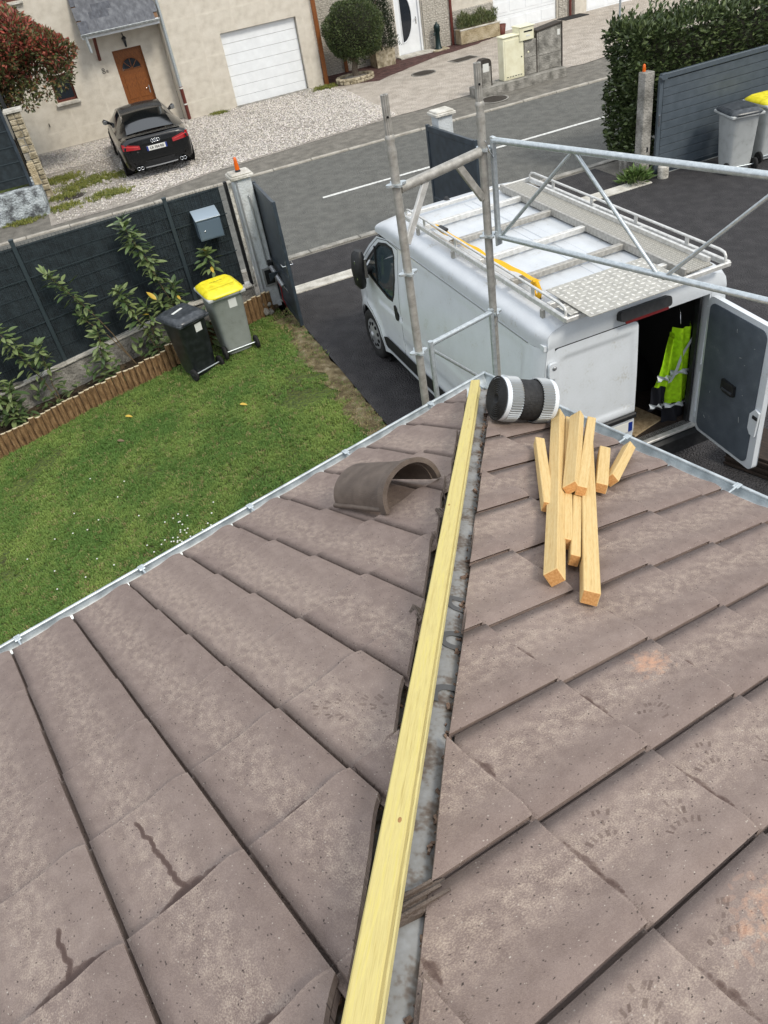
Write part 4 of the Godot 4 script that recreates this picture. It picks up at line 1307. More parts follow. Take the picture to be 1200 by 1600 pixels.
func laurel(label: String, at: Vector3, stems: Array, sd: int, bush := 0):
	# each stem: [lean x, lean z, height, leaves, first leaf height 0..1]
	if laurel_meshes.is_empty():
		for q in [[0.15, 0.056, 0.15], [0.135, 0.052, 0.3], [0.17, 0.06, 0.05], [0.115, 0.046, 0.2]]:
			laurel_meshes.append(leaf_mesh(q[0], q[1], q[2]))
	var t := thing("laurel_shrub", label, "shrub", at, 0.0, "young laurels along the screened fence")
	rng.seed = sd
	for s in stems:
		var top := Vector3(s[0], s[2], s[1])
		var pts := []
		for i in 7:
			var f := i / 6.0
			pts.append(top * f + Vector3(rng.randf_range(-0.015, 0.015), 0, rng.randf_range(-0.015, 0.015)) * (0.0 if i == 0 else 1.0) + Vector3(s[0], 0, s[1]) * (f * f - f) * 0.4)
		var stem := part("stem", MB.new().tube(pts, [0.010, 0.009, 0.008, 0.007, 0.006, 0.005, 0.003], 6).done(), M.twig, t)
		var many := int(s[3] * 2.3)
		for k in many:
			var f: float = lerpf(s[4], 1.0, pow(float(k) / many, 0.75))
			var seg := minf(f * 6.0, 5.99)
			var p: Vector3 = pts[int(seg)].lerp(pts[int(seg) + 1], seg - int(seg))
			var ang: float = k * 2.4 + rng.randf_range(-0.5, 0.5)
			var pitch := rng.randf_range(-0.5, 0.55) + (0.5 if f > 0.93 else 0.0)
			var out := 0.0
			if f < 0.9 and rng.randf() < 0.6:
				out = rng.randf_range(0.01, 0.12)
			var bs := Basis(Vector3.UP, ang) * Basis(Vector3.RIGHT, -pitch)
			var q := p + bs * Vector3(0, 0, out)
			var m: Material = M[["laurel_a", "laurel_b", "laurel_c", "laurel_b"][rng.randi_range(0, 3)]]
			if rng.randf() < 0.012:
				m = M.laurel_old
			var sc := rng.randf_range(0.8, 1.35)
			part("leaf", laurel_meshes[rng.randi_range(0, 3)], m, t).transform = Transform3D(bs * Basis(Vector3(0, 0, 1), rng.randf_range(-0.5, 0.5)) * Basis.from_scale(Vector3(sc, sc, sc)), q)
	for k in bush:
		var a := rng.randf() * TAU
		var r := 0.30 * sqrt(rng.randf())
		var h := rng.randf_range(0.04, 0.42) * (1.1 - r)
		var bs := Basis(Vector3.UP, a + rng.randf_range(-0.6, 0.6)) * Basis(Vector3.RIGHT, -rng.randf_range(-0.4, 0.7))
		var sc := rng.randf_range(0.8, 1.2)
		part("leaf", laurel_meshes[rng.randi_range(0, 3)], M[["laurel_a", "laurel_c", "laurel_c", "laurel_b"][rng.randi_range(0, 3)]], t).transform = Transform3D(bs * Basis.from_scale(Vector3(sc, sc, sc)), Vector3(cos(a) * r * 1.2, h, sin(a) * r * 0.7))

func bin(label: String, at: Vector3, turn: float, body_m: Material, lid_m: Material, rim_m: Material, sc: float, slogan: String, sticker: bool) -> Node3D:
	# two-wheeled bin; local +z is the side with the wheels and handle
	var t := thing("wheelie_bin", label, "bin", at, turn, "wheeled rubbish bins")
	t.scale = Vector3.ONE * sc
	var b := MB.new()
	b.round_(8)
	var ring := func(w: float, d: float, y: float, zo: float, r: float) -> Array:
		var o := []
		for i in 24:
			var a := TAU * (i + 0.5) / 24
			var k := Vector2(signf(cos(a)) * pow(absf(cos(a)), 0.32), signf(sin(a)) * pow(absf(sin(a)), 0.32))
			o.append(Vector3(k.x * w * 0.5, y, k.y * d * 0.5 + zo))
		return o
	var rings := [ring.call(0.40, 0.40, 0.03, 0.02, 0.1), ring.call(0.43, 0.45, 0.16, 0.02, 0.1), ring.call(0.50, 0.58, 0.9, -0.01, 0.1), ring.call(0.52, 0.62, 0.93, -0.01, 0.1)]
	for i in 3:
		for k in 24:
			var k2 := (k + 1) % 24
			b.quad(rings[i][k], rings[i][k2], rings[i + 1][k2], rings[i + 1][k], rings[i][k] * Vector3(1, 0, 1))
	b.flat()
	for k in range(1, 23):
		b.tri(rings[0][0], rings[0][k], rings[0][k + 1], Vector3.DOWN)
	part("body", b.done(), body_m, t)
	var rim := MB.new()
	for s in [[0, -0.325, 0.575, 0.05], [0, 0.30, 0.575, 0.05]]:
		rim.box(Vector3(s[0], 0.935, s[1]), Vector3(s[2], 0.05, s[3]), Basis.IDENTITY, 0.012)
	for s in [-1, 1]:
		rim.box(Vector3(s * 0.268, 0.935, -0.012), Vector3(0.04, 0.05, 0.6), Basis.IDENTITY, 0.012)
	part("rim", rim.done(), rim_m, t)
	var lid := MB.new()
	lid.round_(9)
	var lr := [ring.call(0.575, 0.70, 0.955, -0.012, 0.1), ring.call(0.575, 0.70, 0.975, -0.012, 0.1), ring.call(0.50, 0.60, 1.005, -0.012, 0.1), ring.call(0.44, 0.50, 1.03, -0.02, 0.1)]
	for i in 3:
		for k in 24:
			var k2 := (k + 1) % 24
			lid.quad(lr[i][k], lr[i][k2], lr[i + 1][k2], lr[i + 1][k], lr[i][k] * Vector3(1, 0, 1) + Vector3.UP * 0.3)
	lid.flat()
	for k in range(1, 23):
		lid.tri(lr[3][0], lr[3][k], lr[3][k + 1], Vector3.UP)
	lid.box(Vector3(0, 1.022, 0.14), Vector3(0.40, 0.016, 0.02), Basis.IDENTITY, 0.004)
	var lo := part("lid", lid.done(), lid_m, t)
	part("handle", MB.new().tube([Vector3(-0.2, 0.95, 0.30), Vector3(-0.2, 0.97, 0.37), Vector3(0.2, 0.97, 0.37), Vector3(0.2, 0.95, 0.30)], 0.015, 8).done(), lid_m, t)
	for s in [-1, 1]:
		var w := part("wheel", MB.new().lathe([[0.03, -0.022], [0.075, -0.024], [0.095, -0.02], [0.1, 0.0], [0.095, 0.02], [0.075, 0.024], [0.03, 0.022]], 24, Transform3D(Basis(Vector3(0, 0, 1), PI / 2), Vector3(s * 0.255, 0.1, 0.25))).done(), M.rubber, t)
		part("hub", MB.new().lathe([[0.0, -0.026], [0.032, -0.026], [0.036, 0.0], [0.032, 0.026], [0.0, 0.026]], 14, Transform3D(Basis(Vector3(0, 0, 1), PI / 2), Vector3(s * 0.255, 0.1, 0.25))).done(), M.black_plastic, w)
	part("axle", MB.new().tube([Vector3(-0.255, 0.1, 0.25), Vector3(0.255, 0.1, 0.25)], 0.012, 8).done(), M.galvanised, t)
	if sticker:
		part("sticker", MB.new().box(Vector3(0.06, 0.80, 0.2735), Vector3(0.12, 0.13, 0.004), Basis(Vector3.RIGHT, 0.04)).done(), M.paper, t)
	if sticker and slogan == "":
		part("lid_label", MB.new().box(Vector3(-0.03, 1.032, -0.06), Vector3(0.22, 0.004, 0.045), Basis(Vector3.UP, 0.25)).done(), M.paper, lo)
	if slogan != "":
		var tm := TextMesh.new()
		var f := SystemFont.new()
		f.font_names = PackedStringArray(["Droid Sans"])
		tm.font = f
		tm.text = slogan
		tm.font_size = 32
		tm.pixel_size = 0.0011
		tm.depth = 0.001
		var o := part("lettering", tm, M.ink, lo)
		o.transform = Transform3D(Basis(Vector3.RIGHT, -PI / 2), Vector3(0, 1.031, -0.10))
	return t

func make_street_fence():
	var Z := -12.3
	# concrete base wall, its top stepping down to the left with the garden
	var wall := thing("fence_wall", "low concrete base wall under the dark screened fence", "wall", Vector3(0, 0, Z))
	var wb := MB.new()
	wb.prism(PackedVector2Array([Vector2(-6.5, -1.2), Vector2(2.02, -0.4), Vector2(2.02, 0.40), Vector2(0.9, 0.38), Vector2(-6.5, -0.72)]), 0.2, Transform3D(Basis.IDENTITY, Vector3(0, 0, -0.1)))
	part("body", wb.done(), M.concrete, wall)
	part("coping", MB.new().beam(Vector3(-6.5, -0.705, 0.02), Vector3(0.9, 0.395, 0.02), 0.24, 0.028, 0.004).beam(Vector3(0.9, 0.395, 0.02), Vector3(2.0, 0.415, 0.02), 0.24, 0.028, 0.004).done(), M.pale_concrete, wall)
	var fence := thing("screened_fence", "dark wire fence with green-black windbreak screen along the street", "fence", Vector3(0, 0, Z))
	var tops := [-5.58, -3.36, -1.14, 1.08, 1.93]
	for i in 4:
		var x0: float = tops[i]
		var x1: float = tops[i + 1]
		var yb := func(x: float) -> float: return 0.40 + minf(0.0, (x - 0.9) * 0.149)
		var yt := func(x: float) -> float: return 1.97 + (x - 1.9) * 0.02
		var sh := MB.new()
		sh.sheet(func(u, v):
			var x := lerpf(x0 + 0.03, x1 - 0.03, u)
			return Vector3(x, lerpf(yb.call(x) + 0.01, yt.call(x), v), -0.012 + 0.006 * sin(x * 9.0 + v * 4.0) + 0.004 * sin(v * 17.0 + x * 5.0)), 30, 18, Vector3(0, 0, 1))
		part("screen", sh.done(), M.screen_mesh, fence)
		var wires := MB.new()
		var x := x0 + 0.05
		while x < x1 - 0.02:
			wires.box(Vector3(x, (yb.call(x) + yt.call(x)) * 0.5 + 0.02, 0.006), Vector3(0.0045, yt.call(x) - yb.call(x) + 0.04, 0.0045))
			x += 0.055
		for k in 9:
			var f := k / 8.0
			var z := 0.012 if k % 3 != 0 else 0.018
			wires.beam(Vector3(x0, lerpf(yb.call(x0) + 0.02, yt.call(x0) - 0.01, f), z), Vector3(x1, lerpf(yb.call(x1) + 0.02, yt.call(x1) - 0.01, f), z), 0.005, 0.005 if k % 3 != 0 else 0.012)
		part("wire_panel", wires.done(), M.wire_green, fence)
	for i in 4:
		var x: float = tops[i]
		var yb2 := 0.40 + minf(0.0, (x - 0.9) * 0.149)
		part("post", MB.new().box(Vector3(x, (yb2 + 2.0) * 0.5, 0.0), Vector3(0.06, 2.0 - yb2, 0.05), Basis.IDENTITY, 0.006).box(Vector3(x, 2.01, 0), Vector3(0.068, 0.03, 0.058), Basis.IDENTITY, 0.006).done(), M.wire_green, fence)
	part("post", MB.new().box(Vector3(2.02, 1.2, -0.02), Vector3(0.05, 1.62, 0.06), Basis.IDENTITY, 0.005).done(), M.black_plastic, fence)
	# letter box on the screen
	var lb := thing("letterbox", "blue-grey metal letterbox hung on the dark fence", "letterbox", Vector3(1.58, 1.36, Z + 0.02))
	part("case", MB.new().prism(PackedVector2Array([Vector2(0, 0), Vector2(0.28, 0.0), Vector2(0.28, 0.30), Vector2(0, 0.37)]), 0.36, Transform3D(Basis(Vector3.UP, -PI / 2), Vector3(0.18, 0, 0))).done(), M.letterbox_grey, lb)
	part("lid", MB.new().beam(Vector3(0, 0.378, -0.005), Vector3(0, 0.302, 0.30), 0.385, 0.014, 0.003).done(), M.letterbox_lid, lb)
	var lbd := part("door", MB.new().box(Vector3(0.0, 0.14, 0.284), Vector3(0.33, 0.25, 0.008), Basis.IDENTITY, 0.002).done(), M.letterbox_grey, lb)
	part("lock", MB.new().lathe([[0.0, 0.006], [0.012, 0.005], [0.013, 0.0]], 12, Transform3D(Basis(Vector3.RIGHT, PI / 2), Vector3(-0.09, 0.13, 0.288))).done(), M.chrome, lbd)
	# gate pillars
	var pil := thing("gate_pillar", "grey-white gate pillar with an orange warning lamp on its cap", "gate pillar", Vector3(2.25, 0, -12.22), 0.0, "gate pillars of the driveway")
	part("shaft", MB.new().box(Vector3(0, 1.02, 0), Vector3(0.26, 2.05, 0.26), Basis.IDENTITY, 0.01).done(), M.white_pillar, pil)
	part("cap", MB.new().box(Vector3(0, 2.07, 0), Vector3(0.36, 0.05, 0.36), Basis.IDENTITY, 0.01).box(Vector3(0, 2.105, 0), Vector3(0.31, 0.03, 0.31), Basis.IDENTITY, 0.012).done(), M.pale_concrete, pil)
	part("conduit", MB.new().tube([Vector3(0.02, 1.78, 0.135), Vector3(0.03, 1.80, 0.15), Vector3(0.035, 1.76, 0.152), Vector3(0.045, 0.72, 0.152)], 0.012, 10).done(), M.silver_plastic, pil)
	part("cable_duct", MB.new().box(Vector3(-0.105, 1.2, 0.14), Vector3(0.025, 1.7, 0.02), Basis.IDENTITY, 0.004).done(), M.silver_plastic, pil)
	var ped := part("motor_recess", MB.new().box(Vector3(0.04, 0.52, 0.145), Vector3(0.2, 0.30, 0.02), Basis.IDENTITY, 0.004).done(), M.silver_plastic, pil)
	part("recess_back", MB.new().box(Vector3(0.04, 0.52, 0.15), Vector3(0.14, 0.23, 0.016)).done(), M.black_plastic, ped)
	part("corner_strip", MB.new().box(Vector3(-0.2, 1.2, 0.05), Vector3(0.045, 1.62, 0.02), Basis.IDENTITY, 0.004).done(), M.pale_concrete, pil)
	var rb := MB.new()
	rng.seed = 5
	for i in 26:
		rb.box(Vector3(rng.randf_range(-0.5, -0.1), rng.randf_range(0.02, 0.2), rng.randf_range(0.1, 0.4)), Vector3(0.09, 0.06, 0.08) * rng.randf_range(0.6, 1.3), Basis.from_euler(Vector3(rng.randf(), rng.randf() * 3.0, rng.randf())), 0.015)
	single("rubble_heap", rb.done(), M.concrete, "small heap of broken concrete at the foot of the lamp pillar", "rubble", Vector3(2.25, 0, -12.22))
	var lamp := part("lamp", MB.new().lathe([[0.042, 0.0], [0.042, 0.02], [0.034, 0.022], [0.03, 0.05]], 16, Transform3D(Basis.IDENTITY, Vector3(-0.01, 2.12, 0))).done(), M.black_plastic, pil)
	part("lens", MB.new().lathe([[0.036, 0.03], [0.034, 0.06], [0.026, 0.16], [0.02, 0.20], [0.0, 0.207]], 16, Transform3D(Basis.IDENTITY, Vector3(-0.01, 2.12, 0))).done(), M.orange_lens, lamp)
	var arm := thing("gate_motor_arm", "grey piston arm of the gate opener between pillar and left gate leaf", "gate opener", Vector3(2.35, 0, -12.05))
	part("piston", MB.new().tube([Vector3(-0.02, 0.70, 0.02), Vector3(0.03, 0.48, 0.42)], 0.036, 14).done(), M.silver_plastic, arm)
	part("rod", MB.new().tube([Vector3(0.03, 0.48, 0.42), Vector3(0.06, 0.42, 0.66)], 0.014, 10).done(), M.chrome, arm)
	part("hinge_bracket", MB.new().box(Vector3(-0.02, 0.74, 0.0), Vector3(0.07, 0.07, 0.12), Basis.IDENTITY, 0.006).done(), M.black_plastic, arm)
	part("cable", MB.new().tube([Vector3(0.0, 0.6, 0.05), Vector3(0.05, 0.35, 0.10), Vector3(0.03, 0.15, 0.14), Vector3(0.06, 0.02, 0.18)], 0.008, 6).done(), M.red_cable, arm)
	var pil2 := thing("gate_pillar", "grey-white gate pillar with plain cap behind the white van", "gate pillar", Vector3(5.80, 0, -12.62), 0.0, "gate pillars of the driveway")
	part("shaft", MB.new().box(Vector3(0, 1.02, 0), Vector3(0.26, 2.05, 0.26), Basis.IDENTITY, 0.01).done(), M.white_pillar, pil2)
	part("cap", MB.new().box(Vector3(0, 2.07, 0), Vector3(0.36, 0.05, 0.36), Basis.IDENTITY, 0.01).box(Vector3(0, 2.105, 0), Vector3(0.31, 0.03, 0.31), Basis.IDENTITY, 0.012).done(), M.pale_concrete, pil2)
	# gate leaves, standing open into the drive
	for q in [["left gate leaf of dark grey metal, standing open beside the lamp pillar", 2.43, -12.25, 1.26, -0.03, 1], ["right gate leaf of dark grey metal, standing open behind the white van", 5.57, -12.74, 1.56, 0.06, 0]]:
		var t := thing("gate_leaf", q[0], "gate", Vector3(q[1], 0, q[2]), q[4], "gate leaves of the driveway")
		var L: float = q[3]
		part("panel", MB.new().box(Vector3(0, 0.99, L * 0.5), Vector3(0.026, 1.74, L - 0.1)).done(), M.anthracite, t)
		for y in [0.1, 0.74, 1.88]:
			part("rail", MB.new().box(Vector3(0, y, L * 0.5), Vector3(0.048, 0.08, L - 0.12), Basis.IDENTITY, 0.004).done(), M.anthracite, t)
		for z in [0.03, L - 0.03]:
			part("stile", MB.new().box(Vector3(0, 0.99, z), Vector3(0.05, 1.88, 0.06), Basis.IDENTITY, 0.004).done(), M.anthracite, t)
		if q[5] == 1:
			for s in [-1, 1]:
				var pl := part("lock_plate", MB.new().box(Vector3(s * 0.028, 0.95, L - 0.035), Vector3(0.008, 0.24, 0.04), Basis.IDENTITY, 0.002).done(), M.chrome, t)
				part("lever", MB.new().tube([Vector3(s * 0.03, 1.0, L - 0.035), Vector3(s * 0.075, 1.0, L - 0.035), Vector3(s * 0.08, 1.0, L - 0.16)], 0.009, 8).done(), M.chrome, pl)
			part("stop_bracket", MB.new().prism(PackedVector2Array([Vector2(0, 0), Vector2(0.16, 0), Vector2(0, -0.12)]), 0.03, Transform3D(Basis.IDENTITY, Vector3(-0.18, 0.66, 0.42))).done(), M.anthracite, t)
	# log edging of the bed: every half log stands alone
	var edge := thing("log_edging", "row of upright half-round wooden logs edging the fence bed", "edging")
	var line := [Vector3(-3.2, 0, -11.0), Vector3(-2.4, 0, -11.2), Vector3(-1.0, 0, -11.35), Vector3(0.33, 0, -11.4), Vector3(1.35, 0, -11.62), Vector3(2.2, 0, -11.93)]
	rng.seed = 8
	var lmesh := []
	for v in 3:
		var lm := MB.new()
		var poly := PackedVector2Array()
		for i in 9:
			var a := PI * i / 8.0
			poly.append(Vector2(cos(a) * 0.044, sin(a) * 0.04))
		lm.prism(poly, 0.34 + 0.014 * v, Transform3D(Basis(Vector3.RIGHT, -PI / 2) * Basis(Vector3(0, 0, 1), 0.0), Vector3.ZERO))
		lmesh.append(lm.done())
	var tipm := MB.new()
	var tp := PackedVector2Array()
	for i in 9:
		var a := PI * i / 8.0
		tp.append(Vector2(cos(a) * 0.043, sin(a) * 0.039))
	tipm.prism(tp, 0.004, Transform3D(Basis(Vector3.RIGHT, -PI / 2), Vector3.ZERO))
	var tip := tipm.done()
	for i in line.size() - 1:
		var a: Vector3 = line[i]
		var b: Vector3 = line[i + 1]
		var n := int(a.distance_to(b) / 0.088)
		for k in n:
			var p := a.lerp(b, (k + 0.5) / n)
			var v := rng.randi_range(0, 2)
			p.y = lawn_y(p.x) - 0.04 + (0.05 if i >= 3 else 0.0) + rng.randf_range(-0.006, 0.006)
			var dir := (b - a).normalized()
			var ang := atan2(-dir.z, dir.x) + rng.randf_range(-0.05, 0.05) + PI
			var o := part("log", lmesh[v], M.log_wood, edge, p)
			o.rotation = Vector3(rng.randf_range(-0.02, 0.03), ang, rng.randf_range(-0.02, 0.02))
			part("cut_end", tip, M.log_end, o, Vector3(0, 0.34 + 0.014 * v + 0.0005, 0))
	# laurels
	var bed := -11.85
	var at := func(x: float, z: float) -> Vector3: return Vector3(x, lawn_y(x) + 0.05, z)
	laurel("leftmost laurel at the picture's edge, three stems leaning left", at.call(-2.15, -11.75), [[-0.28, 0.05, 1.15, 34, 0.35], [-0.05, 0.02, 0.95, 30, 0.3], [0.2, 0.1, 0.75, 22, 0.3]], 61, 100)
	laurel("low spreading laurel in the bottom left corner of the bed", at.call(-2.75, -11.55), [[0.15, 0.0, 0.9, 26, 0.25], [-0.2, 0.05, 0.7, 20, 0.3]], 69, 80)
	laurel("laurel with two upright stems before the left fence post", at.call(-1.42, -11.85), [[-0.42, 0.0, 1.45, 40, 0.4], [0.05, 0.1, 1.05, 24, 0.45]], 62, 50)
	laurel("tall thin laurel with a bare stem crossing the middle of the screen", at.call(-0.15, -12.0), [[-0.72, 0.02, 1.72, 34, 0.5], [-0.5, 0.05, 1.0, 14, 0.7]], 63, 0)
	laurel("low leafy laurel with one upright shoot by the base wall", at.call(-0.62, -11.75), [[0.12, 0.0, 0.86, 30, 0.2]], 64, 60)
	laurel("bushy laurel left of the black bin with a yellow leaf", at.call(0.25, -11.82), [[-0.28, 0.0, 1.22, 44, 0.45], [0.05, 0.02, 0.85, 26, 0.3]], 65, 70)
	laurel("tallest laurel, dense leafy top reaching above the fence post", at.call(0.78, -11.95), [[-0.42, -0.02, 2.0, 70, 0.45], [0.0, 0.05, 0.95, 30, 0.5], [-0.3, 0.1, 0.8, 24, 0.5]], 66, 0)
	laurel("small laurel shoot rising behind the yellow lidded bin", at.call(1.52, -12.0), [[-0.12, 0.0, 1.18, 20, 0.72]], 67, 0)
	laurel("thin laurel sprig between the two bins", at.call(1.02, -11.45), [[-0.03, 0.0, 0.5, 18, 0.2]], 68, 16)
	# bins
	bin("black wheelie bin with a white sticker, on the lawn by the log edging", Vector3(0.70, lawn_y(0.7), -10.93), 0.42, M.bin_black, M.bin_lid_black, M.bin_lid_black, 0.92, "", true)
	bin("grey wheelie bin with bright yellow lid, on the lawn beside the black one", Vector3(1.34, lawn_y(1.3), -11.08), 0.12, M.grey_plastic, M.bin_lid_yellow, M.pale_grey_plastic, 1.0, "TRI SELECTIF", true)
	# far right bins
	bin("pale grey wheelie bin with black lid before the slatted sliding gate", Vector3(11.25, 0.005, -11.85), -0.25, M.pale_grey_plastic, M.bin_lid_black, M.pale_grey_plastic, 1.04, "", false)
	bin("grey wheelie bin with yellow lid cut by the right picture edge", Vector3(12.0, 0.005, -11.95), -0.1, M.pale_grey_plastic, M.bin_lid_yellow, M.pale_grey_plastic, 1.04, "", false)

# ---------------------------------------------------------------- leaf clouds
func leaf_cloud(count: int, sampler: Callable, l: float, w: float, cols: Array, sd: int) -> ArrayMesh:
	# many small folded leaves; sampler returns [point, outward direction]
	rng.seed = sd
	var V := PackedVector3Array()
	var N := PackedVector3Array()
	var Cc := PackedColorArray()
	for i in count:
		var s: Array = sampler.call()
		var p: Vector3 = s[0]
		var o: Vector3 = s[1]
		var dir := (o + Vector3(rng.randf_range(-0.9, 0.9), rng.randf_range(-0.5, 0.8), rng.randf_range(-0.9, 0.9))).normalized()
		var side := dir.cross(Vector3(rng.randf_range(-1, 1), rng.randf_range(0.1, 1), rng.randf_range(-1, 1))).normalized()
		var up := side.cross(dir)
		var k := rng.randf_range(0.7, 1.25)
		var L := l * k
		var Wd := w * 0.5 * k
		var c: Color = cols[rng.randi_range(0, cols.size() - 1)]
		var j := rng.randf_range(0.75, 1.25)
		c = Color(c.r * j, c.g * j, c.b * j)
		var tip := p + dir * L
		var m1 := p + dir * L * 0.5 + side * Wd + up * Wd * 0.35
		var m2 := p + dir * L * 0.5 - side * Wd + up * Wd * 0.35
		for tr in [[p, m1, tip], [p, tip, m2]]:
			var n: Vector3 = (tr[2] - tr[0]).cross(tr[1] - tr[0]).normalized()
			for v in tr:
				V.append(v)
				N.append(n)
				Cc.append(c)
	var arr := []
	arr.resize(Mesh.ARRAY_MAX)
	arr[Mesh.ARRAY_VERTEX] = V
	arr[Mesh.ARRAY_NORMAL] = N
	arr[Mesh.ARRAY_COLOR] = Cc
	var am := ArrayMesh.new()
	am.add_surface_from_arrays(Mesh.PRIMITIVE_TRIANGLES, arr)
	return am

func make_right_side():
	# hedge
	var hedge := thing("laurel_hedge", "tall clipped dark green laurel hedge behind the slatted sliding gate", "hedge", Vector3(0, 0, 0))
	var bump := FastNoiseLite.new()
	bump.seed = 9
	bump.frequency = 1.3
	var samp := func() -> Array:
		var u := rng.randf()
		var x := 0.0
		var p: Vector3
		var o: Vector3
		if u < 0.16:
			p = Vector3(9.9, rng.randf_range(0.25, 2.35), rng.randf_range(-13.95, -13.05))
			o = Vector3(-1, 0.1, 0)
		elif u < 0.62:
			x = 9.9 + 6.0 * pow(rng.randf(), 1.35)
			p = Vector3(x, rng.randf_range(0.3, 2.35), -13.02)
			o = Vector3(0, 0.15, 1)
		elif u < 0.9:
			x = 9.9 + 6.0 * pow(rng.randf(), 1.35)
			p = Vector3(x, 2.35, rng.randf_range(-13.95, -13.02))
			o = Vector3(0, 1, 0.2)
		else:
			p = Vector3(9.95 + 5.8 * rng.randf(), rng.randf_range(0.4, 2.3), -13.95)
			o = Vector3(0, 0.1, -1)
		var b := bump.get_noise_3dv(p) * 0.22 + rng.randf_range(-0.16, 0.05)
		if o.y > 0.5 and rng.randf() < 0.10:
			b += rng.randf_range(0.0, 0.25)
		return [p + o * b, o]
	part("foliage", leaf_cloud(22000, samp, 0.105, 0.05, [Color(0.045, 0.065, 0.025), Color(0.06, 0.085, 0.033), Color(0.08, 0.11, 0.042), Color(0.12, 0.155, 0.06)], 71), M.hedge_leaf, hedge)
	# shoots above the top
	var shoots := func() -> Array:
		var k := rng.randi_range(0, 33)
		var x := 10.0 + k * 0.17 + 0.05 * sin(k * 3.0)
		var f := rng.randf()
		return [Vector3(x + 0.05 * f * sin(k), 2.3 + f * (0.22 + 0.2 * absf(sin(k * 1.7))), -13.5 + 0.4 * sin(k * 2.3)), Vector3(sin(rng.randf() * TAU), 0.9, cos(rng.randf() * TAU))]
	part("shoots", leaf_cloud(900, shoots, 0.10, 0.042, [Color(0.08, 0.12, 0.045), Color(0.11, 0.15, 0.05), Color(0.06, 0.09, 0.03)], 72), M.hedge_leaf, hedge)
	var core := MB.new()
	for k in 14:
		var x := 10.1 + k * 0.43
		core.tube([Vector3(x, 0.2, -13.45), Vector3(x + 0.06, 1.1, -13.5), Vector3(x - 0.05, 2.1, -13.45)], [0.03, 0.022, 0.01], 6)
	part("trunks", core.done(), M.bark, hedge)
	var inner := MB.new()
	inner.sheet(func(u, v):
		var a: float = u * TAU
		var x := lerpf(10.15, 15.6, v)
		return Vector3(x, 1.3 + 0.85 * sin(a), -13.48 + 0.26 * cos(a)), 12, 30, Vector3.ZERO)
	part("shade_core", inner.done(), mat("core_shade", s8(34, 34, 22), 0.95), hedge)  # solid dark core: shade between the leaves put into its colour
	single("hedge_wall", MB.new().box(Vector3(12.75, 0.14, -13.15), Vector3(6.0, 0.28, 0.2), Basis.IDENTITY, 0.01).done(), M.concrete, "low concrete wall at the foot of the hedge", "wall")
	# concrete post and sliding gate
	var post := thing("gate_post", "plain concrete post at the hedge end of the sliding gate", "gate post", Vector3(9.9, 0, -12.76))
	part("shaft", MB.new().box(Vector3(0, 0.9, 0), Vector3(0.2, 1.8, 0.2), Basis.IDENTITY, 0.01).done(), M.concrete, post)
	part("photocell", MB.new().box(Vector3(0.03, 0.50, 0.103), Vector3(0.035, 0.09, 0.02), Basis.IDENTITY, 0.008).done(), M.black_plastic, post)
	part("warning_lamp", MB.new().lathe([[0.03, 1.8], [0.028, 1.86], [0.022, 1.91], [0.0, 1.925]], 14, Transform3D(Basis.IDENTITY, Vector3(-0.02, 0, -0.05))).done(), M.orange_lens, post)
	var gate := thing("sliding_gate", "blue-grey sliding gate of wide horizontal boards before the hedge", "gate", Vector3(10.05, 0, -12.6))
	for k in 11:
		part("slat", MB.new().box(Vector3(2.45, 0.16 + k * 0.140, 0), Vector3(4.7, 0.131, 0.03), Basis.IDENTITY, 0.003).done(), M.slate_blue, gate)
	part("backing", MB.new().box(Vector3(2.45, 0.86, -0.012), Vector3(4.7, 1.54, 0.01)).done(), M.anthracite, gate)
	part("top_rail", MB.new().box(Vector3(2.45, 1.69, 0), Vector3(4.8, 0.09, 0.07), Basis.IDENTITY, 0.01).done(), M.slate_blue, gate)
	part("bottom_rail", MB.new().box(Vector3(2.45, 0.055, 0), Vector3(4.8, 0.08, 0.06), Basis.IDENTITY, 0.008).done(), M.anthracite, gate)
	part("stile", MB.new().box(Vector3(0.04, 0.87, 0.005), Vector3(0.08, 1.62, 0.06), Basis.IDENTITY, 0.006).done(), M.slate_blue, gate)
	part("guide", MB.new().box(Vector3(0.06, 1.70, 0.05), Vector3(0.13, 0.11, 0.08), Basis.IDENTITY, 0.008).done(), M.slate_blue, gate)
	part("guide_roller", MB.new().tube([Vector3(0.0, 1.70, 0.02), Vector3(0.0, 1.70, 0.11)], 0.03, 12).done(), M.slate_blue, gate)
	part("lock", MB.new().box(Vector3(0.03, 0.98, 0.037), Vector3(0.03, 0.2, 0.012), Basis.IDENTITY, 0.003).done(), M.chrome, gate)
	part("track", MB.new().box(Vector3(2.2, 0.012, 0.0), Vector3(5.2, 0.024, 0.05)).done(), M.galvanised, gate)
	single("buffer_post", MB.new().lathe([[0.1, 0.0], [0.1, 0.2], [0.092, 0.215], [0.0, 0.22]], 24).done(), M.pale_concrete, "short white concrete cylinder at the foot of the sliding gate", "bollard", Vector3(10.12, 0.0, -12.4))
	# weeds at the post
	var weed := thing("weed_clump", "leafy green weed clump growing before the concrete gate post", "weeds", Vector3(9.62, 0, -12.55))
	var ws := func() -> Array:
		var a := rng.randf() * TAU
		var r := 0.26 * rng.randf()
		return [Vector3(cos(a) * r, 0.03 + 0.2 * rng.randf() * (1.0 - r * 2.0), sin(a) * r * 0.8), Vector3(cos(a), 0.7, sin(a))]
	part("leaves", leaf_cloud(420, ws, 0.16, 0.035, [Color(0.10, 0.17, 0.04), Color(0.07, 0.12, 0.03), Color(0.14, 0.2, 0.06)], 73), M.weed_leaf, weed)
	# boards stacked under the open van door
	var pal := thing("board_stack", "stack of dark boards on the asphalt beyond the open van door", "boards", Vector3(5.45, 0, -4.6), 0.35)
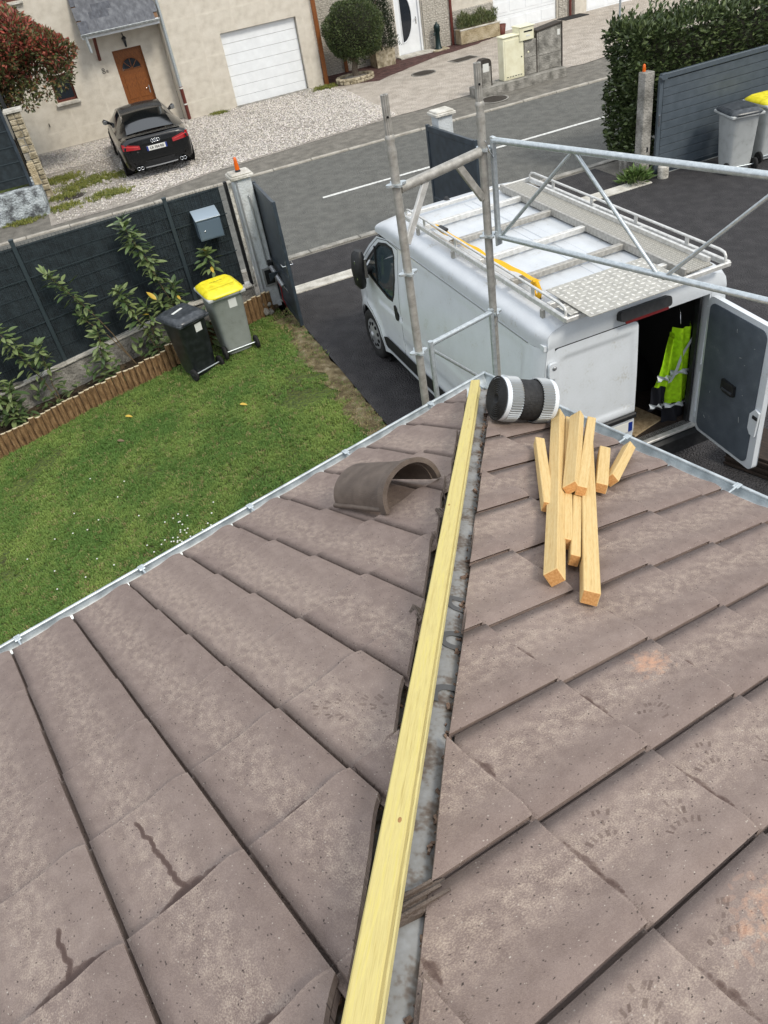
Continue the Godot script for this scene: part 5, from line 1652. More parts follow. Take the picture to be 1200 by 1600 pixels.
	for k in 6:
		part("board", MB.new().box(Vector3(0.02 * (k % 2), 0.03 + k * 0.035, 0), Vector3(0.5, 0.03, 0.9), Basis.IDENTITY, 0.003).done(), M.dark_wood, pal)

# ---------------------------------------------------------------- curved panels with openings
# poly and holes lie in a plane (s, t); f maps (s, t) to a point; the panel is cut into small cells so that it follows f
func curved_panel(poly: PackedVector2Array, holes: Array, f: Callable, cell: float, out: Vector3) -> ArrayMesh:
	var V := PackedVector3Array()
	var N := PackedVector3Array()
	var lo := poly[0]
	var hi := poly[0]
	for p in poly:
		lo = lo.min(p)
		hi = hi.max(p)
	var nrm := func(s: float, t: float) -> Vector3:
		var a: Vector3 = f.call(s + 0.006, t) - f.call(s - 0.006, t)
		var b: Vector3 = f.call(s, t + 0.006) - f.call(s, t - 0.006)
		var n := a.cross(b).normalized()
		return n if n.dot(out) > 0.0 else -n
	var put := func(pts: PackedVector2Array, idx: PackedInt32Array):
		for i in range(0, idx.size(), 3):
			var tri := [pts[idx[i]], pts[idx[i + 1]], pts[idx[i + 2]]]
			var P := []
			for q in tri:
				P.append(f.call(q.x, q.y))
			var fl: bool = (P[2] - P[0]).cross(P[1] - P[0]).dot(out) < 0.0
			for j in ([0, 2, 1] if fl else [0, 1, 2]):
				V.append(P[j])
				N.append(nrm.call(tri[j].x, tri[j].y))
	var ns := int(ceil((hi.x - lo.x) / cell))
	var nt := int(ceil((hi.y - lo.y) / cell))
	var boundary := [poly]
	boundary.append_array(holes)
	for i in ns:
		for j in nt:
			var a := lo + Vector2(i, j) * cell
			var r := PackedVector2Array([a, a + Vector2(cell, 0), a + Vector2(cell, cell), a + Vector2(0, cell)])
			var inside := 0
			for c in r:
				var ok := Geometry2D.is_point_in_polygon(c, poly)
				for h in holes:
					if Geometry2D.is_point_in_polygon(c, h):
						ok = false
				inside += 1 if ok else 0
			var near := false
			var box := Rect2(a, Vector2(cell, cell)).grow(0.001)
			for b in boundary:
				for p in b:
					if box.has_point(p):
						near = true
			if inside == 4 and not near:
				put.call(r, PackedInt32Array([0, 1, 2, 0, 2, 3]))
				continue
			var pieces := Geometry2D.intersect_polygons(r, poly)
			for h in holes:
				var next: Array[PackedVector2Array] = []
				for pc in pieces:
					next.append_array(Geometry2D.clip_polygons(pc, h))
				pieces = next
			for pc in pieces:
				put.call(pc, Geometry2D.triangulate_polygon(pc))
	var arr := []
	arr.resize(Mesh.ARRAY_MAX)
	arr[Mesh.ARRAY_VERTEX] = V
	arr[Mesh.ARRAY_NORMAL] = N
	var am := ArrayMesh.new()
	am.add_surface_from_arrays(Mesh.PRIMITIVE_TRIANGLES, arr)
	return am

func arc2(c: Vector2, r: float, a0: float, a1: float, n: int) -> PackedVector2Array:
	var o := PackedVector2Array()
	for i in n + 1:
		var a := lerpf(a0, a1, float(i) / n)
		o.append(c + Vector2(cos(a), sin(a)) * r)
	return o

func rounded(lo: Vector2, hi: Vector2, r: float, n := 5) -> PackedVector2Array:
	var o := PackedVector2Array()
	o.append_array(arc2(Vector2(hi.x - r, lo.y + r), r, -PI / 2, 0, n))
	o.append_array(arc2(Vector2(hi.x - r, hi.y - r), r, 0, PI / 2, n))
	o.append_array(arc2(Vector2(lo.x + r, hi.y - r), r, PI / 2, PI, n))
	o.append_array(arc2(Vector2(lo.x + r, lo.y + r), r, PI, PI * 1.5, n))
	return o

func wheel(called: String, parent: Node3D, at: Vector3, R: float, W: float, side: float, rim_m: Material, hub_holes: int):
	var xf := Transform3D(Basis(Vector3(0, 0, 1), -side * PI / 2), at)
	var t := part(called, MB.new().lathe([[R * 0.62, -W], [R * 0.9, -W], [R * 0.98, -W * 0.85], [R, -W * 0.5], [R, -0.03], [R * 0.97, 0.0], [R * 0.88, 0.012], [R * 0.66, 0.006], [R * 0.62, -0.01]], 40, xf).done(), M.rubber, parent)
	var rim: MB = MB.new().lathe([[R * 0.63, -0.012], [R * 0.62, 0.004], [R * 0.56, -0.004], [R * 0.50, -0.002], [R * 0.3, 0.02], [R * 0.16, 0.022], [R * 0.13, 0.03], [0.0, 0.032]], 40, xf)
	part("rim", rim.done(), rim_m, t)
	var h := MB.new()
	for i in hub_holes:
		var a := TAU * i / hub_holes
		h.lathe([[0.0, 0.0], [R * 0.075, 0.0], [R * 0.08, -0.012], [0.0, -0.012]], 10, xf * Transform3D(Basis(Vector3(0, 0, 1), 0.0), Vector3(cos(a) * R * 0.44, 0.013, sin(a) * R * 0.44)))
	part("vent_holes", h.done(), M.dark_well, t)
	part("cap", MB.new().lathe([[R * 0.14, 0.028], [R * 0.12, 0.045], [0.0, 0.05]], 20, xf).done(), rim_m, t)

func make_van():
	var van := thing("white_van", "white panel van with roof rack and open rear door on the driveway", "van", Vector3(4.05, 0.0, 0))
	var ZR := -5.14
	var ZF := -10.25
	var WF := Vector2(-9.42, 0.345)
	var WB := Vector2(-6.30, 0.345)
	# half width of the body at height y and length z
	var hw := func(z: float, y: float) -> float:
		var w := 1.05
		if y > 1.15:
			w -= 0.075 * pow((y - 1.15) / 0.75, 1.4)
		if y < 0.5:
			w -= 0.03 * (0.5 - y) / 0.25
		if z < -9.2:
			w -= 0.20 * pow((-9.2 - z) / 1.05, 2.2)
		if z > -5.32:
			w -= 0.055 * pow((z + 5.32) / 0.18, 2.0)
		# pressings: long recessed panel and waist line
		var inz := smoothstep(-8.14, -8.08, z) * smoothstep(-5.42, -5.48, z)
		var d: float = 0.018 * inz * smoothstep(1.17, 1.20, y) * smoothstep(1.86, 1.82, y)
		d += 0.014 * smoothstep(0.98, 1.01, y) * smoothstep(1.09, 1.06, y) * smoothstep(-9.0, -8.9, z)
		d += 0.014 * smoothstep(0.62, 0.65, y) * smoothstep(0.74, 0.71, y) * smoothstep(-8.3, -8.2, z)
		# flared wheel arches
		for c in [WF, WB]:
			var r := Vector2(z, y).distance_to(c)
			d -= 0.028 * smoothstep(0.56, 0.45, r)
		return w - d
	var outline := PackedVector2Array([Vector2(ZR, 0.45), Vector2(ZR, 1.90), Vector2(-8.55, 1.90), Vector2(-8.86, 1.86), Vector2(-9.1, 1.70), Vector2(-9.45, 1.42), Vector2(-9.7, 1.21), Vector2(-9.98, 1.08), Vector2(-10.17, 0.93), Vector2(-10.23, 0.72), Vector2(-10.2, 0.5), Vector2(-10.1, 0.28), Vector2(-9.85, 0.26)])
	var arch_f := arc2(WF, 0.425, PI * 1.06, -PI * 0.06, 22)
	var arch_b := arc2(WB, 0.425, PI * 1.06, -PI * 0.06, 22)
	var full := outline.duplicate()
	full.append_array(arch_f)
	full.append_array(PackedVector2Array([Vector2(-8.95, 0.28), Vector2(-6.75, 0.28)]))
	full.append_array(arch_b)
	full.append_array(PackedVector2Array([Vector2(-5.8, 0.32)]))
	var door := PackedVector2Array([Vector2(-8.26, 0.40), Vector2(-8.24, 1.0), Vector2(-8.23, 1.87), Vector2(-8.55, 1.885), Vector2(-8.84, 1.83), Vector2(-9.08, 1.665), Vector2(-9.42, 1.39), Vector2(-9.5, 1.22), Vector2(-9.42, 0.84), Vector2(-9.22, 0.78), Vector2(-9.02, 0.62), Vector2(-8.93, 0.40)])
	var win := PackedVector2Array([Vector2(-8.38, 1.30), Vector2(-8.33, 1.5), Vector2(-8.33, 1.78), Vector2(-8.38, 1.84), Vector2(-8.56, 1.845), Vector2(-8.80, 1.79), Vector2(-9.06, 1.60), Vector2(-9.34, 1.37), Vector2(-9.3, 1.31), Vector2(-8.95, 1.24), Vector2(-8.6, 1.18), Vector2(-8.45, 1.19)])
	var gap := Geometry2D.offset_polygon(door, 0.008)[0]
	for s in [-1.0, 1.0]:
		var f := func(z: float, y: float) -> Vector3: return Vector3(s * hw.call(z, y), y, z)
		part("roof_seam", MB.new().beam(Vector3(s * 0.979, 1.902, -5.36), Vector3(s * 0.979, 1.902, -8.5), 0.008, 0.009).done(), M.silver_plastic, van)
		part("side_panel", curved_panel(full, [gap], f, 0.06, Vector3(s, 0, 0)), M.van_paint, van)
		var dr := part("front_door", curved_panel(door, [win], f, 0.05, Vector3(s, 0, 0)), M.van_paint, van)
		var fi := func(z: float, y: float) -> Vector3: return Vector3(s * (hw.call(z, y) - 0.018), y, z)
		part("seam", curved_panel(Geometry2D.offset_polygon(door, 0.03)[0], [win], fi, 0.12, Vector3(s, 0, 0)), M.dark_well, dr)
		var glass := curved_panel(Geometry2D.offset_polygon(win, -0.012)[0], [], func(z: float, y: float) -> Vector3: return Vector3(s * (hw.call(z, y) - 0.012), y, z), 0.09, Vector3(s, 0, 0))
		part("window", glass, M.van_glass, dr)
		var seal := curved_panel(Geometry2D.offset_polygon(win, 0.012)[0], [Geometry2D.offset_polygon(win, -0.022)[0]], func(z: float, y: float) -> Vector3: return Vector3(s * (hw.call(z, y) + 0.003), y, z), 0.09, Vector3(s, 0, 0))
		part("window_seal", seal, M.black_plastic, dr)
		part("window_divider", MB.new().beam(Vector3(s * 1.025, 1.27, -8.93), Vector3(s * 0.995, 1.72, -8.93), 0.03, 0.04).done(), M.black_plastic, dr)
		part("handle", MB.new().prism(rounded(Vector2(-0.05, -0.10), Vector2(0.05, 0.10), 0.045), 0.022, Transform3D(Basis(Vector3.UP, PI / 2), Vector3(s * 1.043 - (0.0 if s > 0 else 0.014), 1.06, -8.37))).done(), M.black_plastic, dr)
		# lower black moulding
		var fm := func(z: float, y: float) -> Vector3: return Vector3(s * (hw.call(z, y) + 0.016), y, z)
		part("moulding", curved_panel(PackedVector2Array([Vector2(-6.8, 0.37), Vector2(-6.84, 0.56), Vector2(-8.82, 0.56), Vector2(-8.93, 0.52), Vector2(-8.89, 0.37)]), [], fm, 0.1, Vector3(s, 0, 0)), M.black_plastic, van)
		part("moulding", curved_panel(PackedVector2Array([Vector2(-5.2, 0.40), Vector2(-5.2, 0.57), Vector2(-5.86, 0.57), Vector2(-5.83, 0.40)]), [], fm, 0.1, Vector3(s, 0, 0)), M.black_plastic, van)
		# mirror
		var mi := part("mirror", MB.new().tube([Vector3(s * 1.18, 1.18, -9.13), Vector3(s * 1.195, 1.24, -9.13), Vector3(s * 1.20, 1.42, -9.12), Vector3(s * 1.185, 1.60, -9.10), Vector3(s * 1.17, 1.66, -9.10)], [0.07, 0.11, 0.125, 0.115, 0.07], 14, true, 0.66).done(), M.black_plastic, van)
		part("arm", MB.new().tube([Vector3(s * 0.99, 1.36, -9.18), Vector3(s * 1.15, 1.34, -9.14)], 0.045, 10).done(), M.black_plastic, mi)
		part("glass", MB.new().box(Vector3(s * 1.185, 1.44, -9.035), Vector3(0.15, 0.25, 0.01), Basis(Vector3.UP, s * 0.2), 0.01).done(), M.chrome, mi)
		for c in [WF, WB]:
			wheel("wheel", van, Vector3(s * 1.035, c.y, c.x), 0.345, 0.22, s, M.silver_plastic, 10)
			part("wheel_well", MB.new().lathe([[0.0, 0.0], [0.45, 0.0], [0.45, 0.32]], 24, Transform3D(Basis(Vector3(0, 0, 1), -s * PI / 2), Vector3(s * 0.66, c.y + 0.02, c.x))).done(), M.dark_well, van)
	# roof skin with long ribs
	var roof_y := func(z: float) -> float: return 2.135 - 0.12 * pow(clampf((-8.45 - z) / 0.45, 0.0, 1.0), 2.0) - 0.03 * pow(clampf((z + 5.35) / 0.22, 0.0, 1.0), 2.0)
	var roof := MB.new()
	roof.sheet(func(u, v):
		var z := lerpf(ZR, -8.90, v)
		var a: float = (u - 0.5) * PI
		var sx := signf(a) * pow(absf(sin(a)), 0.55)
		var cy := pow(absf(cos(a)), 0.42)
		var top: float = roof_y.call(z)
		var w: float = hw.call(z, 1.90)
		var ribs := 0.0
		var x := sx * w
		if absf(x) < 0.72 and z > -8.35 and z < -5.4:
			ribs = 0.016 * smoothstep(0.0, 0.3, absf(sin(x * 20.0))) * smoothstep(0.72, 0.66, absf(x)) * smoothstep(-8.35, -8.25, z)
		return Vector3(x, 1.90 + (top - 1.90) * cy + ribs, z), 96, 40, Vector3.UP)
	part("roof", roof.done(), M.van_roof, van)
	for k in 11:
		var rx := -0.68 + k * 0.105
		var ry := 1.90 + 0.235 * pow(sqrt(1.0 - pow(absf(rx) / 0.97, 3.636)), 0.42)
		part("roof_rib", MB.new().beam(Vector3(rx, ry + 0.002, -5.55), Vector3(rx, ry + 0.002, -8.28), 0.05, 0.018, 0.008).done(), M.van_roof, van)
	part("aerial", MB.new().box(Vector3(-0.12, 2.12, -8.62), Vector3(0.05, 0.05, 0.09), Basis(Vector3.RIGHT, 0.3), 0.012).done(), M.black_plastic, van)
	# windscreen, bonnet, nose
	var ws := MB.new()
	ws.sheet(func(u, v):
		var z: float = lerpf(-8.885, -9.72, v) + 0.16 * pow(absf(u - 0.5) * 2.0, 2.5)
		var y: float = lerpf(2.015, 1.235, v) - 0.03 * pow(absf(u - 0.5) * 2.0, 2.0)
		return Vector3((u - 0.5) * 2.0 * lerpf(0.86, 0.97, v), y, z), 16, 10, Vector3(0, 0.5, -1))
	part("windscreen", ws.done(), M.car_glass, van)
	for s in [-1.0, 1.0]:
		part("windscreen_pillar", MB.new().sheet(func(u, v):
			var z: float = lerpf(-8.72, -9.55, v) - 0.03 * u
			var y: float = lerpf(1.99, 1.24, v) - 0.02 * (1.0 - u)
			var x := lerpf(lerpf(0.96, 1.035, v), lerpf(0.85, 0.96, v), u)
			return Vector3(s * x, y + 0.012 * sin(u * PI), z), 4, 10, Vector3(s, 0.6, -0.6)).done(), M.van_paint, van)
	var nose := MB.new()
	nose.sheet(func(u, v):
		var k: float = (u - 0.5) * 2.0
		var prof := [Vector2(-9.62, 1.245), Vector2(-9.85, 1.16), Vector2(-10.08, 1.04), Vector2(-10.2, 0.92), Vector2(-10.26, 0.78), Vector2(-10.28, 0.6), Vector2(-10.25, 0.42), Vector2(-10.15, 0.27)]
		var q: float = v * (prof.size() - 1)
		var i := mini(int(q), prof.size() - 2)
		var p: Vector2 = prof[i].lerp(prof[i + 1], q - i)
		var w: float = hw.call(maxf(p.x, -10.2), p.y)
		return Vector3(k * w, p.y - 0.02 * k * k, p.x + 0.16 * pow(absf(k), 3.0) * v), 20, 21, Vector3(0, 0.4, -1))
	part("bonnet", nose.done(), M.van_paint, van)
	part("front_bumper", MB.new().box(Vector3(0, 0.42, -10.17), Vector3(1.6, 0.28, 0.24), Basis.IDENTITY, 0.05).done(), M.black_plastic, van)
	for s in [-1.0, 1.0]:
		part("headlight", MB.new().box(Vector3(s * 0.78, 0.98, -9.98), Vector3(0.22, 0.3, 0.3), Basis(Vector3.UP, -s * 0.5), 0.05).done(), M.chrome, van)
	# load space
	part("load_floor", MB.new().box(Vector3(0, 0.51, -6.6), Vector3(1.94, 0.04, 2.9)).done(), M.dark_wood, van)
	part("bulkhead", MB.new().box(Vector3(0, 1.2, -8.06), Vector3(1.9, 1.5, 0.03)).done(), M.dark_trim, van)
	for s in [-1.0, 1.0]:
		part("lining", MB.new().box(Vector3(s * 0.885, 1.2, -6.72), Vector3(0.02, 1.36, 2.62)).done(), M.dark_trim, van)
	part("ceiling", MB.new().box(Vector3(0, 1.97, -6.72), Vector3(1.7, 0.015, 2.65)).done(), M.dark_trim, van)
	part("underbody", MB.new().box(Vector3(0, 0.36, -7.5), Vector3(1.5, 0.2, 4.6)).done(), M.dark_well, van)
	# rear frame
	part("rear_pillar", MB.new().prism(PackedVector2Array([Vector2(-0.985, 0.45), Vector2(-0.85, 0.45), Vector2(-0.85, 1.905), Vector2(-0.916, 1.905), Vector2(-0.985, 1.2)]), 0.07, Transform3D(Basis.IDENTITY, Vector3(0, 0, ZR - 0.07))).done(), M.van_paint, van)
	for s in [-1.0, 1.0]:
		part("rear_corner", MB.new().sheet(func(u, v):
			var y := lerpf(0.45, 1.905, v)
			return Vector3(s * lerpf(hw.call(ZR, y), 0.845 if s < 0 else 0.775, u), y, ZR + 0.003), 4, 24, Vector3(0, 0, 1)).done(), M.van_paint, van)
	var rp := part("rear_pillar", MB.new().prism(PackedVector2Array([Vector2(0.985, 0.45), Vector2(0.72, 0.45), Vector2(0.76, 1.905), Vector2(0.916, 1.905), Vector2(0.985, 1.2)]), 0.1, Transform3D(Basis.IDENTITY, Vector3(0, 0, ZR - 0.1))).done(), M.van_paint, van)
	part("door_seal", MB.new().box(Vector3(0.70, 1.2, ZR - 0.06), Vector3(0.03, 1.45, 0.05)).done(), M.black_plastic, rp)
	for y in [0.62, 1.15, 1.74]:
		part("hinge", MB.new().box(Vector3(0.80, y, ZR + 0.012), Vector3(0.12, 0.08, 0.04), Basis.IDENTITY, 0.008).done(), M.van_paint, rp)
	part("roof_header", MB.new().sheet(func(u, v):
		var a: float = (u - 0.5) * PI
		var w: float = hw.call(ZR, 1.90)
		var x: float = signf(a) * pow(absf(sin(a)), 0.55) * w
		var top: float = 1.90 + (roof_y.call(ZR) - 1.90) * pow(absf(cos(a)), 0.42)
		return Vector3(x, lerpf(1.89, top, v), ZR + 0.002 + 0.012 * sin(v * PI)), 96, 5, Vector3(0, 0, 1)).box(Vector3(-0.1, 1.915, ZR - 0.05), Vector3(1.7, 0.05, 0.1)).done(), M.van_paint, van)
	var bump := part("rear_bumper", MB.new().box(Vector3(0, 0.385, ZR - 0.02), Vector3(2.0, 0.22, 0.22), Basis.IDENTITY, 0.03).done(), M.black_plastic, van)
	part("tread_strip", MB.new().box(Vector3(0.38, 0.515, ZR - 0.02), Vector3(0.72, 0.03, 0.13), Basis.IDENTITY, 0.006).done(), M.aluminium, bump)
	# closed left rear door
	var ld := part("rear_door", curved_panel(rounded(Vector2(-0.86, 0.50), Vector2(-0.005, 1.885), 0.05), [], func(x: float, y: float) -> Vector3:
		var d := 0.012 * smoothstep(0.92, 0.95, y) * smoothstep(0.86, 0.84, absf(x)) - 0.010 * smoothstep(1.00, 1.03, y) * smoothstep(1.80, 1.76, y) * smoothstep(-0.80, -0.76, x) * smoothstep(-0.04, -0.08, x)
		d += 0.012 * smoothstep(0.72, 0.74, y) * smoothstep(0.90, 0.88, y)
		return Vector3(x, y, ZR + 0.016 + d - 0.02 * pow(maxf(0.0, (y - 1.2) / 0.7), 2.0)), 0.04, Vector3(0, 0, 1)), M.van_paint, van)
	part("door_edge", MB.new().box(Vector3(-0.02, 1.19, ZR - 0.03), Vector3(0.03, 1.38, 0.07)).done(), M.black_plastic, ld)
	part("door_lining", MB.new().box(Vector3(-0.43, 1.19, ZR - 0.04), Vector3(0.82, 1.38, 0.02)).done(), M.dark_trim, ld)
	var hg := part("hinge_cover", MB.new().prism(rounded(Vector2(-0.045, -0.075), Vector2(0.045, 0.075), 0.03), 0.03, Transform3D(Basis.IDENTITY, Vector3(-0.88, 1.70, ZR + 0.01))).done(), M.van_paint, ld)
	part("hinge_pin", MB.new().lathe([[0.02, 0.0], [0.02, 0.008], [0.0, 0.01]], 12, Transform3D(Basis(Vector3.RIGHT, PI / 2), Vector3(-0.875, 1.73, ZR + 0.04))).done(), M.silver_plastic, hg)
	var pb := part("plate_garnish", MB.new().box(Vector3(-0.26, 0.93, ZR + 0.045), Vector3(0.52, 0.06, 0.04), Basis.IDENTITY, 0.012).done(), M.black_plastic, ld)
	part("number_plate", MB.new().box(Vector3(-0.28, 0.81, ZR + 0.04), Vector3(0.5, 0.11, 0.008), Basis.IDENTITY, 0.002).done(), M.plate_white, pb)
	for s in [-1, 1]:
		part("plate_band", MB.new().box(Vector3(-0.28 + s * 0.225, 0.81, ZR + 0.043), Vector3(0.045, 0.104, 0.006)).done(), M.plate_blue, pb)
	# high brake light
	var bl := part("brake_light_housing", MB.new().prism(rounded(Vector2(-0.26, -0.045), Vector2(0.26, 0.045), 0.03), 0.09, Transform3D(Basis(Vector3.RIGHT, -0.25), Vector3(0.02, 1.985, ZR - 0.01))).done(), M.black_plastic, van)
	part("lens", MB.new().prism(rounded(Vector2(-0.22, -0.02), Vector2(0.22, 0.018), 0.014), 0.01, Transform3D(Basis(Vector3.RIGHT, -0.25), Vector3(0.02, 1.957, ZR + 0.078))).done(), M.brake_lens, bl)
	# open right rear door, swung round towards the house
	var od := Node3D.new()
	od.name = "open_rear_door"
	van.add_child(od)
	od.position = Vector3(0.735, 0, ZR + 0.03)
	od.rotation.y = deg_to_rad(-4.0)
	tag(od, "open rear door with scratched grey inner lining")
	# in its own axes: x outwards, z away from the hinge
	part("skin", curved_panel(rounded(Vector2(0.0, 0.48), Vector2(0.84, 1.90), 0.06), [], func(z: float, y: float) -> Vector3: return Vector3(0.045 + 0.01 * sin(y * 3.0), y, z), 0.1, Vector3(1, 0, 0)), M.van_paint, od)
	part("frame", MB.new().prism(rounded(Vector2(0.0, 0.48), Vector2(0.84, 1.90), 0.06), 0.05, Transform3D(Basis(Vector3.UP, -PI / 2), Vector3(0.045, 0, 0))).done(), M.van_paint, od)
	var lin := part("lining", MB.new().prism(rounded(Vector2(0.035, 0.52), Vector2(0.76, 1.85), 0.07), 0.012, Transform3D(Basis(Vector3.UP, -PI / 2), Vector3(-0.003, 0, 0))).done(), M.door_trim, od)
	var ip := part("pull_handle", MB.new().prism(PackedVector2Array([Vector2(-0.085, 0.06), Vector2(-0.09, -0.035), Vector2(-0.05, -0.06), Vector2(0.05, -0.062), Vector2(0.09, -0.05), Vector2(0.085, 0.05)]), 0.03, Transform3D(Basis(Vector3.UP, -PI / 2), Vector3(-0.012, 1.16, 0.42))).done(), M.black_plastic, lin)
	part("grip_bar", MB.new().box(Vector3(-0.045, 1.135, 0.42), Vector3(0.012, 0.02, 0.14), Basis.IDENTITY, 0.004).done(), M.bin_lid_black, ip)
	rng.seed = 33
	var sc := MB.new()
	for k in 9:
		var a := Vector3(-0.0165, rng.randf_range(0.6, 1.75), rng.randf_range(0.1, 0.7))
		var d := Vector3(0, rng.randf_range(-0.09, 0.09), rng.randf_range(-0.05, 0.05))
		sc.beam(a, a + d * 0.6, 0.0016, rng.randf_range(0.0008, 0.0018), 0.0, Vector3.RIGHT)
	part("scratches", sc.done(), M.paper, lin)
	var lt := part("latch_cover", MB.new().prism(PackedVector2Array([Vector2(0.0, 0.0), Vector2(0.06, 0.0), Vector2(0.075, 0.25), Vector2(0.02, 0.27), Vector2(-0.035, 0.2), Vector2(-0.035, 0.05)]), 0.02, Transform3D(Basis(Vector3.UP, -PI / 2), Vector3(-0.008, 0.86, 0.765))).done(), M.van_paint, od)
	part("latch", MB.new().box(Vector3(-0.03, 1.05, 0.80), Vector3(0.012, 0.035, 0.06), Basis.IDENTITY, 0.004).done(), M.black_plastic, lt)
	# things in the load space
	var jk := thing("hi_vis_jacket", "hi-vis yellow-green jacket with silver bands hanging in the van's rear doorway", "jacket", Vector3(4.63, 0.0, -5.36))
	var folds := func(x0: float, x1: float, y0: float, y1: float, zz: float, fl: float, bow: float) -> ArrayMesh:
		return MB.new().sheet(func(u, v):
			var x: float = lerpf(lerpf(x0, x0 + fl, v), lerpf(x1, x1 - fl * 0.2, v), u)
			var y := lerpf(y0, y1, v)
			return Vector3(x, y + 0.02 * sin(u * 5.0) * (1.0 - v), zz + bow * sin(u * PI) + 0.016 * sin(u * 13.0 + v * 5.0)), 22, 20, Vector3(0, 0, 1)).done()
	var body := part("body", folds.call(-0.08, 0.18, 0.72, 1.55, 0.03, 0.05, 0.07), M.hi_vis, jk)
	part("sleeve", folds.call(-0.23, -0.05, 0.98, 1.53, 0.06, 0.16, 0.05), M.hi_vis, jk)
	part("hem", folds.call(-0.11, 0.17, 0.45, 0.735, 0.035, 0.03, 0.06), M.navy_cloth, jk)
	part("cuff", folds.call(-0.29, -0.1, 0.74, 1.0, 0.065, 0.05, 0.05), M.navy_cloth, jk)
	for q in [[-0.085, 0.185, 0.70, 0.755, 0.058, 0.004, 0.07], [-0.06, 0.185, 1.06, 1.12, 0.060, 0.004, 0.07], [-0.225, -0.06, 1.06, 1.12, 0.088, 0.02, 0.05], [-0.29, -0.12, 0.78, 0.83, 0.092, 0.01, 0.05]]:
		part("reflective_band", folds.call(q[0], q[1], q[2], q[3], q[4], q[5], q[6]), M.reflective_tape, jk)
	part("shoulder_band", MB.new().sheet(func(u, v): return Vector3(lerpf(-0.11, 0.12, u) + v * 0.04, lerpf(1.02, 1.46, u) , 0.115 + 0.01 * sin(u * 8.0)), 12, 2, Vector3(0, 0, 1)).done(), M.reflective_tape, jk)
	part("hook", MB.new().tube([Vector3(0.06, 1.55, 0.02), Vector3(0.06, 1.66, 0.0), Vector3(0.09, 1.68, -0.06)], 0.006, 6).done(), M.chrome, jk)
	single("loose_block", MB.new().box(Vector3(0, 0.05, 0), Vector3(0.09, 0.06, 0.13), Basis(Vector3.UP, 0.3), 0.004).done(), M.spruce, "short wooden block on the van's load floor", "timber", Vector3(4.16, 0.51, -5.42))
	single("load_floor_sheet", MB.new().box(Vector3(0, 0.012, 0), Vector3(0.42, 0.02, 0.7), Basis(Vector3.UP, 0.25), 0.003).done(), M.plywood, "sheet of plywood lying on the van's load floor", "plywood", Vector3(4.28, 0.535, -5.62))
	single("tool_case", MB.new().box(Vector3(0, 0.2, 0), Vector3(0.5, 0.4, 0.5), Basis(Vector3.UP, 0.1), 0.02).done(), M.black_plastic, "dark tool case standing deep inside the van", "tool case", Vector3(4.3, 0.53, -6.5))

